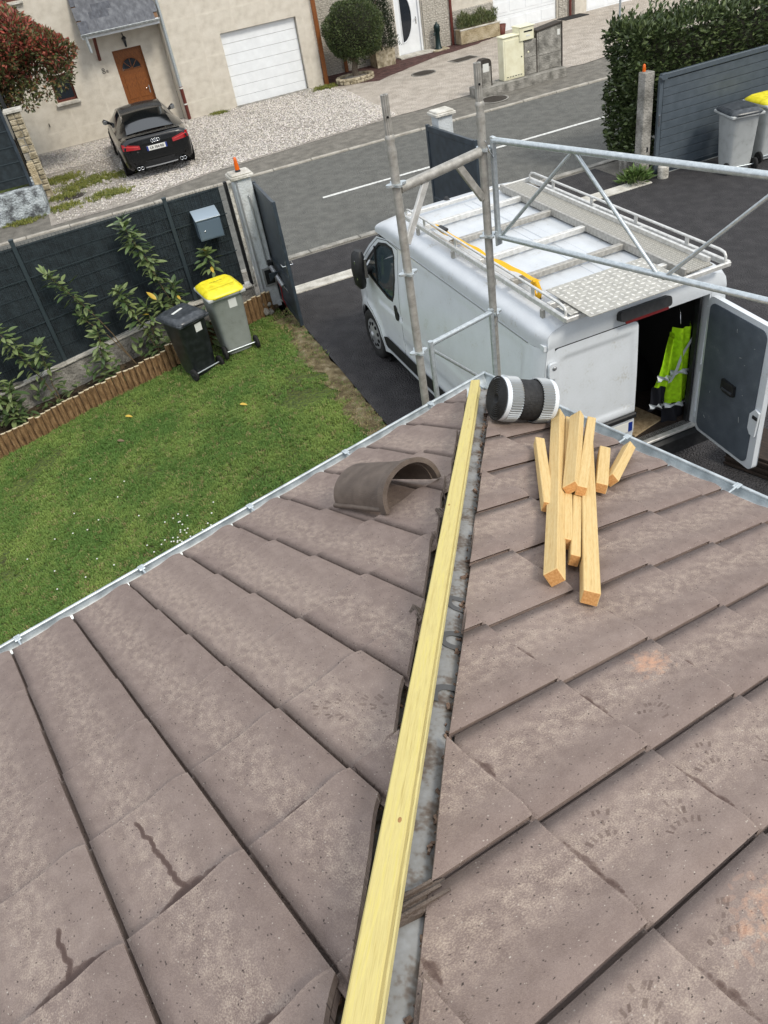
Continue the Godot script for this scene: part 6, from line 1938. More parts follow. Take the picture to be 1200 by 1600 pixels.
func make_rack():
	var r := thing("roof_rack", "aluminium roof rack with walkway and ladder rails on the white van", "roof rack", Vector3(4.05, 0.0, 0))
	var z0 := -5.02
	var z1 := -8.30
	for s in [-1.0, 1.0]:
		part("side_rail", MB.new().beam(Vector3(s * 0.81, 2.19, z0), Vector3(s * 0.81, 2.19, z1), 0.035, 0.05, 0.005).done(), M.aluminium, r)
		part("hoop", MB.new().tube([Vector3(s * 0.795, 2.19, z0 - 0.03), Vector3(s * 0.795, 2.25, z0 - 0.03), Vector3(s * 0.795, 2.278, z0 - 0.05), Vector3(s * 0.795, 2.288, z0 - 0.11), Vector3(s * 0.795, 2.288, z1 + 0.14), Vector3(s * 0.795, 2.278, z1 + 0.07), Vector3(s * 0.795, 2.25, z1 + 0.04), Vector3(s * 0.795, 2.2, z1 + 0.04)], 0.0125, 10).done(), M.aluminium, r)
		for k in 4:
			part("upright", MB.new().box(Vector3(s * 0.80, 2.245, -5.55 - k * 0.74), Vector3(0.012, 0.085, 0.05), Basis.IDENTITY, 0.003).done(), M.aluminium, r)
			part("foot", MB.new().box(Vector3(s * 0.83, 2.125, -5.35 - k * 0.85), Vector3(0.03, 0.09, 0.05), Basis.IDENTITY, 0.006).done(), M.old_aluminium, r)
	for k in 5:
		var z := -5.32 - k * 0.62
		part("cross_bar", MB.new().beam(Vector3(-0.79, 2.195, z), Vector3(0.41, 2.195, z), 0.055, 0.055, 0.004).done(), M.old_aluminium if k % 2 == 1 else M.aluminium, r)
	for z in [z0 + 0.005, z1 - 0.005]:
		part("end_bar", MB.new().beam(Vector3(-0.82, 2.19, z), Vector3(0.82, 2.19, z), 0.03, 0.04, 0.005).done(), M.aluminium, r)
	# perforated walkway between two angles
	part("walkway", MB.new().box(Vector3(0.545, 2.203, (z0 + z1) * 0.5), Vector3(0.27, 0.012, z0 - z1 - 0.1)).done(), M.tread_plate, r)
	part("walkway_edge", MB.new().beam(Vector3(0.405, 2.205, z0 - 0.05), Vector3(0.405, 2.205, z1 + 0.05), 0.03, 0.075, 0.003).done(), M.old_aluminium, r)
	part("walkway_edge", MB.new().beam(Vector3(0.685, 2.215, z0 - 0.1), Vector3(0.685, 2.215, z1 + 0.5), 0.03, 0.07, 0.003).done(), M.aluminium, r)
	for k in 4:
		part("tie", MB.new().beam(Vector3(0.70, 2.20, -5.4 - k * 0.78), Vector3(0.80, 2.20, -5.4 - k * 0.78), 0.04, 0.012).done(), M.aluminium, r)
	part("tread_plate", MB.new().box(Vector3(-0.20, 2.238, -5.19), Vector3(0.98, 0.006, 0.66)).done(), M.checker_plate, r)
	part("tread_plate", MB.new().box(Vector3(-0.72, 2.222, -5.12), Vector3(0.10, 0.006, 0.2)).done(), M.checker_plate, r)
	# strap
	var st := thing("ratchet_strap", "yellow ratchet strap tied along the left rail of the roof rack", "strap", Vector3(4.05, 0, 0))
	part("webbing", MB.new().sheet(func(u, v): return Vector3(lerpf(-0.76, -0.67, u) + (v - 0.5) * 0.062, 2.262 - 0.025 * sin(u * PI) + 0.006 * sin(u * 31.0) + 0.015 * (v - 0.5) * sin(u * 19.0), lerpf(-7.62, -5.68, u) + (v - 0.5) * 0.012), 40, 4, Vector3.UP).done(), M.yellow_strap, st)
	part("ratchet", MB.new().box(Vector3(-0.75, 2.275, -7.42), Vector3(0.06, 0.03, 0.15), Basis(Vector3.UP, 0.1), 0.008).done(), M.black_plastic, st)
	part("loop", MB.new().tube([Vector3(-0.70, 2.27, -5.66), Vector3(-0.70, 2.20, -5.60), Vector3(-0.70, 2.13, -5.62), Vector3(-0.70, 2.14, -5.70), Vector3(-0.70, 2.24, -5.72), Vector3(-0.70, 2.275, -5.67)], 0.022, 8).done(), M.yellow_strap, st)
	part("tail", MB.new().tube([Vector3(-0.70, 2.15, -5.64), Vector3(-0.69, 2.10, -5.58)], 0.016, 6).done(), M.black_plastic, st)

func checker_texture(S: int, cells: int, base: Color, top: Color, sd: int) -> Array:
	# raised lozenges in alternating directions: [colour, normal]
	var nb := noise_bytes(S, [[6, 1.0, 4], [60, 0.6, 3]], sd)
	var im := Image.create(S, S, false, Image.FORMAT_RGB8)
	var hm := Image.create(S, S, false, Image.FORMAT_L8)
	for y in S:
		for x in S:
			var cx := float(x) / S * cells
			var cy := float(y) / S * cells
			var odd := (int(cx) + int(cy)) % 2
			var p := Vector2(fposmod(cx, 1.0) - 0.5, fposmod(cy, 1.0) - 0.5)
			if odd == 1:
				p = Vector2(p.y, p.x)
			var d := absf(p.x) / 0.46 + pow(absf(p.y) / 0.2, 1.6)
			var k := smoothstep(1.1, 0.7, d)
			var n := nb[y * S + x] / 255.0
			im.set_pixel(x, y, base.lerp(top, k * 0.9) * (0.82 + 0.36 * n))
			hm.set_pixel(x, y, Color(k, k, k))
	hm.convert(Image.FORMAT_RGBA8)
	hm.bump_map_to_normal_map(4.0)
	return [ImageTexture.create_from_image(im), ImageTexture.create_from_image(hm)]

func van_materials():
	var a := checker_texture(256, 8, s8(172, 169, 160), s8(226, 224, 217), 88)
	mat("checker_plate", Color.WHITE, 0.45, 0.2, a[0], Vector3.ONE * 2.0, true, a[1], 0.8)
	mat("tread_plate", s8(226, 224, 220), 0.45, 0.3, a[0], Vector3.ONE * 4.5, true, a[1], 0.9)
	var g := mat("van_glass", Color(0.35, 0.42, 0.45, 0.35), 0.03)
	g.transparency = BaseMaterial3D.TRANSPARENCY_ALPHA
	mat("dark_trim", s8(52, 54, 56), 0.8)

# ---------------------------------------------------------------- black coupe
func make_car():
	var car := thing("black_coupe", "black two-door coupe parked nose to the beige house on the gravel", "car", Vector3(2.24, 0.045, -24.32), deg_to_rad(-1.5))
	# stations: z (rear is +), half width, belt height, bottom height
	var stn := [[2.30, 0.70, 0.80, 0.36], [2.285, 0.80, 0.93, 0.30], [2.24, 0.855, 0.975, 0.25], [2.1, 0.885, 0.985, 0.22], [1.7, 0.92, 0.965, 0.20], [1.2, 0.93, 0.94, 0.18], [0.5, 0.925, 0.915, 0.18], [-0.3, 0.925, 0.90, 0.18], [-1.0, 0.925, 0.895, 0.18], [-1.5, 0.92, 0.865, 0.19], [-1.9, 0.89, 0.80, 0.2], [-2.15, 0.82, 0.72, 0.22], [-2.27, 0.7, 0.62, 0.27], [-2.31, 0.5, 0.5, 0.36]]
	var body := MB.new()
	var at := func(v: float) -> Array:
		var q: float = v * (stn.size() - 1)
		var i := mini(int(q), stn.size() - 2)
		var o := []
		for k in 4:
			o.append(lerpf(stn[i][k], stn[i + 1][k], q - i))
		return o
	body.sheet(func(u, v):
		var s: Array = at.call(v)
		var prof := [Vector2(-0.86, 0.0), Vector2(-0.955, 0.10), Vector2(-0.985, 0.28), Vector2(-0.99, 0.45), Vector2(-1.0, 0.62), Vector2(-0.985, 0.78), Vector2(-0.93, 0.92), Vector2(-0.80, 0.985), Vector2(-0.5, 1.01), Vector2(0, 1.02), Vector2(0.5, 1.01), Vector2(0.80, 0.985), Vector2(0.93, 0.92), Vector2(0.985, 0.78), Vector2(1.0, 0.62), Vector2(0.99, 0.45), Vector2(0.985, 0.28), Vector2(0.955, 0.10), Vector2(0.86, 0.0)]
		var q: float = u * (prof.size() - 1)
		var i := mini(int(q), prof.size() - 2)
		var p: Vector2 = prof[i].lerp(prof[i + 1], q - i)
		return Vector3(p.x * s[1], lerpf(s[3], s[2], p.y), s[0]), 54, 52, Vector3.ZERO)
	part("body", body.done(), M.car_paint, car)
	var capm := MB.new()
	var ring := PackedVector2Array([Vector2(-0.62, 0.36), Vector2(-0.69, 0.48), Vector2(-0.70, 0.63), Vector2(-0.66, 0.76), Vector2(-0.5, 0.81), Vector2(0.5, 0.81), Vector2(0.66, 0.76), Vector2(0.70, 0.63), Vector2(0.69, 0.48), Vector2(0.62, 0.36)])
	capm.prism(ring, 0.01, Transform3D(Basis.IDENTITY, Vector3(0, 0, 2.292)))
	part("tail_panel", capm.done(), M.car_paint, car)
	# greenhouse
	var gy := [[1.78, 0.985, 0.72, 0.66], [1.2, 1.19, 0.74, 0.60], [0.75, 1.325, 0.75, 0.57], [0.35, 1.375, 0.76, 0.565], [-0.1, 1.375, 0.765, 0.57], [-0.42, 1.33, 0.77, 0.59], [-0.85, 1.15, 0.78, 0.66], [-1.3, 0.93, 0.78, 0.74]]
	var top := func(v: float, k: float) -> Vector3:
		var q: float = v * (gy.size() - 1)
		var i := mini(int(q), gy.size() - 2)
		var f := q - i
		var w: float = lerpf(gy[i][3], gy[i + 1][3], f)
		return Vector3(k * w, lerpf(gy[i][1], gy[i + 1][1], f) - 0.035 * k * k, lerpf(gy[i][0], gy[i + 1][0], f) - 0.06 * k * k * signf(0.5 - v))
	part("roof", MB.new().sheet(func(u, v): return top.call(lerpf(0.27, 0.72, v), (u - 0.5) * 2.0), 16, 14, Vector3.UP).done(), M.car_paint, car)
	part("rear_window", MB.new().sheet(func(u, v): return top.call(lerpf(0.015, 0.27, v), (u - 0.5) * 1.9) + Vector3(0, 0.002, 0), 16, 10, Vector3.UP).done(), M.car_glass, car)
	part("windscreen", MB.new().sheet(func(u, v): return top.call(lerpf(0.72, 0.985, v), (u - 0.5) * 1.94) + Vector3(0, 0.002, 0), 16, 8, Vector3.UP).done(), M.car_glass, car)
	for s in [-1.0, 1.0]:
		part("side_window", MB.new().sheet(func(u, v):
			var p: Vector3 = top.call(lerpf(0.17, 0.9, u), s * 0.985)
			var base := Vector3(s * 0.855, 0.915, p.z)
			return p.lerp(base, v) + Vector3(s * 0.018 * sin(v * PI), 0, 0), 16, 5, Vector3(s, 0.3, 0)).done(), M.car_glass, car)
		part("roof_pillar", MB.new().sheet(func(u, v):
			var p: Vector3 = top.call(lerpf(0.0, 0.22, u), s * lerpf(0.93, 1.0, v))
			var base := Vector3(s * 0.87, 0.945, p.z)
			return p.lerp(base, v) + Vector3(0, 0.006, 0), 8, 4, Vector3(s, 0.6, 0)).done(), M.car_paint, car)
		part("window_trim", MB.new().tube([top.call(0.17, s * 1.0), top.call(0.3, s * 1.0), top.call(0.45, s * 1.0), top.call(0.6, s * 1.0), top.call(0.75, s * 1.0)], 0.010, 6).done(), M.chrome, car)
		var mi := part("mirror", MB.new().tube([Vector3(s * 0.84, 0.93, -0.72), Vector3(s * 0.90, 0.96, -0.72), Vector3(s * 0.97, 0.985, -0.71), Vector3(s * 1.02, 0.98, -0.70)], [0.03, 0.05, 0.075, 0.04], 10).done(), M.car_paint, car)
		part("glass", MB.new().box(Vector3(s * 0.96, 0.98, -0.635), Vector3(0.11, 0.085, 0.006), Basis.IDENTITY, 0.002).done(), M.chrome, mi)
		part("skirt", MB.new().beam(Vector3(s * 0.86, 0.21, 0.95), Vector3(s * 0.86, 0.21, -0.95), 0.08, 0.08, 0.02).done(), M.car_paint, car)
		for z in [1.42, -1.33]:
			wheel("wheel", car, Vector3(s * 0.935, 0.325, z), 0.325, 0.24, s, M.silver_plastic, 7)
			part("wheel_arch", MB.new().lathe([[0.0, 0.0], [0.37, 0.0], [0.37, 0.022]], 28, Transform3D(Basis(Vector3(0, 0, 1), -s * PI / 2), Vector3(s * 0.898, 0.345, z))).done(), M.dark_well, car)
		# rear lamp, wrapping the corner
		var la := part("rear_lamp", MB.new().sheet(func(u, v):
			var x := lerpf(0.42, 0.845, u)
			var y := lerpf(lerpf(0.715, 0.745, u), lerpf(0.80, 0.895, u), v)
			return Vector3(s * x, y, 2.338 - 0.085 * pow(u, 3.0) - 0.02 * v), 12, 5, Vector3(s * 0.3, 0, 1)).done(), M.red_lens, car)
		part("lamp_bar", MB.new().sheet(func(u, v):
			var x := lerpf(0.46, 0.80, u)
			var y := lerpf(lerpf(0.765, 0.825, u), lerpf(0.785, 0.85, u), v)
			return Vector3(s * x, y, 2.345 - 0.085 * pow(lerpf(0.1, 0.92, u), 3.0) - 0.008), 10, 2, Vector3(0, 0, 1)).done(), M.red_lens_pale, la)
		var ex := part("exhaust", MB.new().box(Vector3(s * 0.56, 0.285, 2.27), Vector3(0.2, 0.08, 0.08), Basis.IDENTITY, 0.02).done(), M.dark_well, car)
		for k in [-1, 1]:
			part("tailpipe", MB.new().lathe([[0.038, 0.0], [0.042, 0.1], [0.034, 0.1], [0.032, 0.02], [0.0, 0.02]], 16, Transform3D(Basis(Vector3.RIGHT, PI / 2), Vector3(s * 0.56 + k * 0.045, 0.285, 2.24))).done(), M.chrome, ex)
	part("spoiler", MB.new().sheet(func(u, v):
		var k: float = (u - 0.5) * 2.0
		return Vector3(k * 0.70, 0.985 + 0.03 * v - 0.03 * k * k, 2.13 + 0.13 * v - 0.10 * k * k), 16, 4, Vector3.UP).done(), M.car_paint, car)
	part("plate_recess", MB.new().prism(PackedVector2Array([Vector2(-0.40, 0.60), Vector2(0.40, 0.60), Vector2(0.36, 0.775), Vector2(-0.36, 0.775)]), 0.008, Transform3D(Basis.IDENTITY, Vector3(0, 0, 2.303))).done(), M.dark_well, car)
	var pl := part("number_plate", MB.new().box(Vector3(0, 0.69, 2.318), Vector3(0.52, 0.11, 0.01), Basis.IDENTITY, 0.002).done(), M.plate_white, car)
	for s in [-1, 1]:
		part("plate_band", MB.new().box(Vector3(s * 0.24, 0.69, 2.321), Vector3(0.04, 0.108, 0.008)).done(), M.plate_blue, pl)
	var tm := TextMesh.new()
	var f := SystemFont.new()
	f.font_names = PackedStringArray(["Droid Sans"])
	f.font_weight = 700
	tm.font = f
	tm.text = "CA 784 RD"
	tm.font_size = 32
	tm.pixel_size = 0.0024
	tm.depth = 0.004
	part("plate_lettering", tm, M.ink, pl, Vector3(0, 0.69, 2.326))
	var rings := MB.new()
	for i in 4:
		var c := Vector3((i - 1.5) * 0.052, 0.845, 2.315)
		var pts := []
		for k in 17:
			var a := TAU * k / 16.0
			pts.append(c + Vector3(cos(a) * 0.034, sin(a) * 0.034, -0.25 * sin(a) * 0.034))
		rings.tube(pts, 0.006, 6, false)
	part("badge_rings", rings.done(), M.chrome, car)
	var tm2 := TextMesh.new()
	tm2.font = f
	tm2.text = "A5"
	tm2.font_size = 32
	tm2.pixel_size = 0.0014
	tm2.depth = 0.004
	part("badge_lettering", tm2, M.chrome, car, Vector3(-0.50, 0.66, 2.30))
	part("bumper_insert", MB.new().sheet(func(u, v):
		var k: float = (u - 0.5) * 2.0
		return Vector3(k * 0.74, lerpf(0.25, 0.42, v) , 2.325 - 0.16 * pow(absf(k), 3.0) - 0.02 * (1.0 - v)), 20, 3, Vector3(0, 0, 1)).done(), M.black_plastic, car)
	part("bumper_blade", MB.new().sheet(func(u, v):
		var k: float = (u - 0.5) * 2.0
		return Vector3(k * 0.42, 0.255 + 0.028 * v, 2.335 - 0.03 * k * k), 12, 1, Vector3(0, 0, 1)).done(), M.silver_plastic, car)
	part("pale_reflection_sheet", MB.new().box(Vector3(-0.05, 0.985, 1.45), Vector3(0.5, 0.004, 0.25), Basis(Vector3.UP, 0.2)).done(), M.paper, car)  # pale sheet added in place of the sky reflection in the rear window

# ---------------------------------------------------------------- houses across the street
func wall_cells(x0: float, x1: float, y0: float, y1: float, z: float, th: float, opens: Array) -> ArrayMesh:
	var xs := [x0, x1]
	var ys := [y0, y1]
	for o in opens:
		xs.append_array([o[0], o[1]])
		ys.append_array([o[2], o[3]])
	xs.sort()
	ys.sort()
	var mb := MB.new()
	for i in xs.size() - 1:
		for j in ys.size() - 1:
			var c := Vector2((xs[i] + xs[i + 1]) * 0.5, (ys[j] + ys[j + 1]) * 0.5)
			if xs[i + 1] - xs[i] < 1e-4 or ys[j + 1] - ys[j] < 1e-4:
				continue
			var hole := false
			for o in opens:
				if c.x > o[0] and c.x < o[1] and c.y > o[2] and c.y < o[3]:
					hole = true
			if not hole:
				mb.box(Vector3(c.x, c.y, z - th * 0.5), Vector3(xs[i + 1] - xs[i], ys[j + 1] - ys[j], th))
	return mb.done()

func garage_door(called: String, parent: Node3D, x0: float, x1: float, y1: float, z: float, rows: int, cassettes: int):
	var d := Node3D.new()
	d.name = called
	parent.add_child(d, true)
	var h := y1 / rows
	for k in rows:
		var p := part("panel", MB.new().box(Vector3((x0 + x1) * 0.5, (k + 0.5) * h, z), Vector3(x1 - x0, h - 0.008, 0.04), Basis.IDENTITY, 0.006).done(), M.white_lacquer, d)
		if cassettes > 0:
			var cw := (x1 - x0) / cassettes
			for c in cassettes:
				var ca := MB.new()
				ca.box(Vector3(x0 + (c + 0.5) * cw, (k + 0.5) * h, z + 0.024), Vector3(cw * 0.84, h * 0.62, 0.012), Basis.IDENTITY, 0.008)
				part("cassette", ca.done(), M.white_lacquer, p)

func stones(x0: float, x1: float, y0: float, y1: float, z: float, sd: int, lx := 0.24, ly := 0.062) -> ArrayMesh:
	rng.seed = sd
	var mb := MB.new()
	var y := y0
	while y < y1 - 0.02:
		var h := ly * rng.randf_range(0.7, 1.35)
		var x := x0 + rng.randf_range(-lx, 0.0)
		while x < x1:
			var w := lx * rng.randf_range(0.45, 1.5)
			var a := maxf(x, x0)
			var b := minf(x + w, x1)
			if b - a > 0.02:
				mb.box(Vector3((a + b) * 0.5, y + h * 0.5, z), Vector3(b - a - 0.006, h - 0.005, 0.05 + rng.randf_range(-0.015, 0.025)), Basis.IDENTITY, 0.004)
			x += w
		y += h
	return mb.done()

func make_house_a():
	var h := thing("beige_house", "beige rendered house with porch, oak door and white garage across the street", "house")
	var ZL := -28.5
	var ZR := -28.0
	part("wall", wall_cells(-8.0, 3.94, -0.1, 6.0, ZL, 0.35, [[2.37, 3.27, -0.1, 2.25], [0.33, 0.95, 1.25, 1.98], [-0.95, 0.35, 3.95, 5.0]]), M.roughcast, h)
	part("wall", wall_cells(3.95, 8.70, -0.1, 6.0, ZR, 0.5, [[5.66, 8.16, -0.1, 2.12]]), M.roughcast, h)
	part("side_wall", MB.new().box(Vector3(8.55, 3.0, -31.2), Vector3(0.3, 6.2, 5.38)).done(), M.roughcast, h)
	part("back_wall", MB.new().box(Vector3(0.3, 3.0, -34.0), Vector3(16.6, 6.0, 0.2)).done(), M.roughcast, h)
	part("roof", MB.new().prism(PackedVector2Array([Vector2(-27.5, 6.0), Vector2(-34.6, 6.0), Vector2(-31.0, 8.2)]), 17.6, Transform3D(Basis(Vector3(0, 0, 1), Vector3(0, 1, 0), Vector3(-1, 0, 0)), Vector3(8.9, 0, 0))).done(), M.slate, h)
	# garage
	garage_door("garage_door", h, 5.68, 8.14, 2.10, ZR - 0.16, 7, 0)
	part("garage_step", MB.new().box(Vector3(6.91, 0.03, ZR + 0.02), Vector3(2.6, 0.06, 0.2), Basis.IDENTITY, 0.008).done(), M.concrete, h)
	# door
	var d := part("front_door", MB.new().box(Vector3(2.82, 1.12, ZL - 0.16), Vector3(0.84, 2.22, 0.05)).done(), M.oak_door, h)
	for s in [-1, 1]:
		part("frame", MB.new().box(Vector3(2.82 + s * 0.425, 1.125, ZL - 0.13), Vector3(0.05, 2.25, 0.07), Basis.IDENTITY, 0.004).done(), M.oak_door, d)
	part("frame", MB.new().box(Vector3(2.82, 2.225, ZL - 0.13), Vector3(0.80, 0.05, 0.07), Basis.IDENTITY, 0.004).done(), M.oak_door, d)
	for q in [[2.64, 0.45, 0.28, 0.6], [3.0, 0.45, 0.28, 0.6], [2.64, 1.2, 0.28, 0.66], [3.0, 1.2, 0.28, 0.66]]:
		part("raised_panel", MB.new().box(Vector3(q[0], q[1], ZL - 0.132), Vector3(q[2], q[3], 0.02), Basis.IDENTITY, 0.012).done(), M.oak_door, d)
	var fan := PackedVector2Array([Vector2(-0.29, 0.0)])
	fan.append_array(arc2(Vector2(0, 0.02), 0.29, PI, 0, 16))
	fan.append(Vector2(0.29, 0.0))
	var fl := part("fanlight", MB.new().prism(fan, 0.012, Transform3D(Basis.IDENTITY, Vector3(2.82, 1.68, ZL - 0.138))).done(), M.window_glass, d)
	for k in 5:
		var a := PI * k / 4.0
		part("glazing_bar", MB.new().beam(Vector3(2.82, 1.69, ZL - 0.12), Vector3(2.82 + cos(a) * 0.3, 1.70 + sin(a) * 0.3, ZL - 0.12), 0.016, 0.016).done(), M.oak_door, fl)
	var arcp := []
	for k in 13:
		arcp.append(Vector3(2.82 + cos(PI * k / 12.0) * 0.3, 1.69 + sin(PI * k / 12.0) * 0.3, ZL - 0.125))
	part("arched_bead", MB.new().tube(arcp, 0.014, 6).done(), M.oak_door, fl)
	part("handle", MB.new().box(Vector3(3.16, 1.05, ZL - 0.128), Vector3(0.035, 0.22, 0.01), Basis.IDENTITY, 0.003).tube([Vector3(3.16, 1.1, ZL - 0.12), Vector3(3.16, 1.1, ZL - 0.07), Vector3(3.05, 1.1, ZL - 0.065)], 0.009, 8).done(), M.chrome, d)
	# windows
	for q in [[0.33, 0.95, 1.25, 1.98], [-0.95, 0.35, 3.95, 5.0]]:
		var w := part("window", MB.new().box(Vector3((q[0] + q[1]) * 0.5, (q[2] + q[3]) * 0.5, ZL - 0.17), Vector3(q[1] - q[0] - 0.1, q[3] - q[2] - 0.1, 0.012)).done(), M.window_glass, h)
		for s in [0, 1]:
			part("frame", MB.new().box(Vector3(lerpf(q[0] + 0.03, q[1] - 0.03, s), (q[2] + q[3]) * 0.5, ZL - 0.15), Vector3(0.06, q[3] - q[2], 0.06), Basis.IDENTITY, 0.004).done(), M.red_wood, w)
			part("frame", MB.new().box(Vector3((q[0] + q[1]) * 0.5, lerpf(q[2] + 0.03, q[3] - 0.03, s), ZL - 0.15), Vector3(q[1] - q[0] - 0.12, 0.06, 0.06), Basis.IDENTITY, 0.004).done(), M.red_wood, w)
		part("sill", MB.new().box(Vector3((q[0] + q[1]) * 0.5, q[2] - 0.045, ZL - 0.05), Vector3(q[1] - q[0] + 0.12, 0.07, 0.34), Basis.IDENTITY, 0.01).done(), M.pale_concrete, w)
	# porch
	var porch := part("porch_roof", MB.new().beam(Vector3(2.77, 2.90, -27.72), Vector3(2.77, 3.74, -28.48), 2.3, 0.04).done(), M.roof_batten, h)
	var dirv := (Vector3(0, 3.74, -28.48) - Vector3(0, 2.90, -27.72)).normalized()
	var up := Vector3.RIGHT.cross(dirv)
	if up.y < 0:
		up = -up
	var sm := boxm(Vector3(0.272, 0.012, 0.40), 0.002)
	rng.seed = 51
	for row in 5:
		for k in 9:
			var c := Vector3(1.62 + (k + (0.5 if row % 2 == 1 else 0.0)) * 0.276 + 0.13, 0, 0)
			if c.x > 3.93:
				continue
			var p := Vector3(0, 2.915, -27.72) + dirv * (0.12 + row * 0.225) + up * 0.045 + c
			var sl := part("slate", sm, M.slate if rng.randf() < 0.7 else M.slate_dark, porch)
			sl.transform = Transform3D(Basis(Vector3.RIGHT, up, Vector3.RIGHT.cross(up)) * Basis(Vector3.RIGHT, 0.045 * signf(Vector3.RIGHT.cross(up).dot(dirv)) * -1.0), p)
	part("fascia", MB.new().box(Vector3(2.77, 2.83, -27.72), Vector3(2.3, 0.15, 0.03), Basis.IDENTITY, 0.004).done(), M.white_lacquer, porch)
	var pg := part("gutter", gutter_mesh(2.34), M.zinc, porch)
	pg.transform = Transform3D(Basis.IDENTITY, Vector3(1.6, 2.89, -27.57))
	part("rain_spout", MB.new().tube([Vector3(1.72, 2.83, -27.63), Vector3(1.72, 2.74, -27.64), Vector3(1.74, 2.42, -27.64)], 0.042, 12).done(), M.galvanised, porch)
	part("bracket", MB.new().beam(Vector3(1.95, 2.84, -27.80), Vector3(1.95, 2.12, -28.46), 0.09, 0.09, 0.006).done(), M.red_wood, porch)
	part("soffit", MB.new().box(Vector3(2.77, 2.765, -28.1), Vector3(2.28, 0.02, 0.74)).done(), M.white_lacquer, porch)
	part("corner_pipe", MB.new().tube([Vector3(4.03, 5.9, ZR + 0.06), Vector3(4.03, 0.98, ZR + 0.06)], 0.048, 14).done(), M.galvanised, h)
	var lp := part("corner_pipe", MB.new().tube([Vector3(4.03, 1.0, ZR + 0.06), Vector3(4.03, 0.06, ZR + 0.06)], 0.055, 14).done(), M.brown_pvc, h)
	for y in [0.96, 0.5]:
		part("clip", MB.new().lathe([[0.062, -0.02], [0.062, 0.02]], 14, Transform3D(Basis.IDENTITY, Vector3(4.03, y, ZR + 0.06))).done(), M.plate_white, lp)
	# wall lamp
	var wl := part("wall_lantern", MB.new().tube([Vector3(2.82, 2.60, ZL), Vector3(2.82, 2.66, ZL + 0.12), Vector3(2.82, 2.58, ZL + 0.18)], 0.014, 8).done(), M.black_plastic, h)
	part("lantern_glass", MB.new().lathe([[0.03, 2.34], [0.06, 2.52], [0.0, 2.52]], 6, Transform3D(Basis.IDENTITY, Vector3(2.82, 0, ZL + 0.18)), false).done(), M.window_glass, wl)
	part("lantern_cap", MB.new().lathe([[0.08, 2.515], [0.05, 2.57], [0.0, 2.61]], 6, Transform3D(Basis.IDENTITY, Vector3(2.82, 0, ZL + 0.18)), false).lathe([[0.0, 2.29], [0.03, 2.31], [0.035, 2.345], [0.0, 2.345]], 6, Transform3D(Basis.IDENTITY, Vector3(2.82, 0, ZL + 0.18)), false).done(), M.black_plastic, wl)
	var f := SystemFont.new()
	f.font_names = PackedStringArray(["Droid Serif"])
	for q in [["8", 0.0062, 1.955, 1.80], ["H", 0.0026, 2.06, 1.775]]:
		var tm := TextMesh.new()
		tm.font = f
		tm.text = q[0]
		tm.font_size = 32
		tm.pixel_size = q[1]
		tm.depth = 0.012
		part("house_number", tm, M.ink, h, Vector3(q[2], q[3], ZL + 0.008))
	part("tap", MB.new().tube([Vector3(-0.15, 0.78, ZL), Vector3(-0.15, 0.78, ZL + 0.09), Vector3(-0.15, 0.70, ZL + 0.10)], 0.014, 8).done(), M.cast_iron, h)

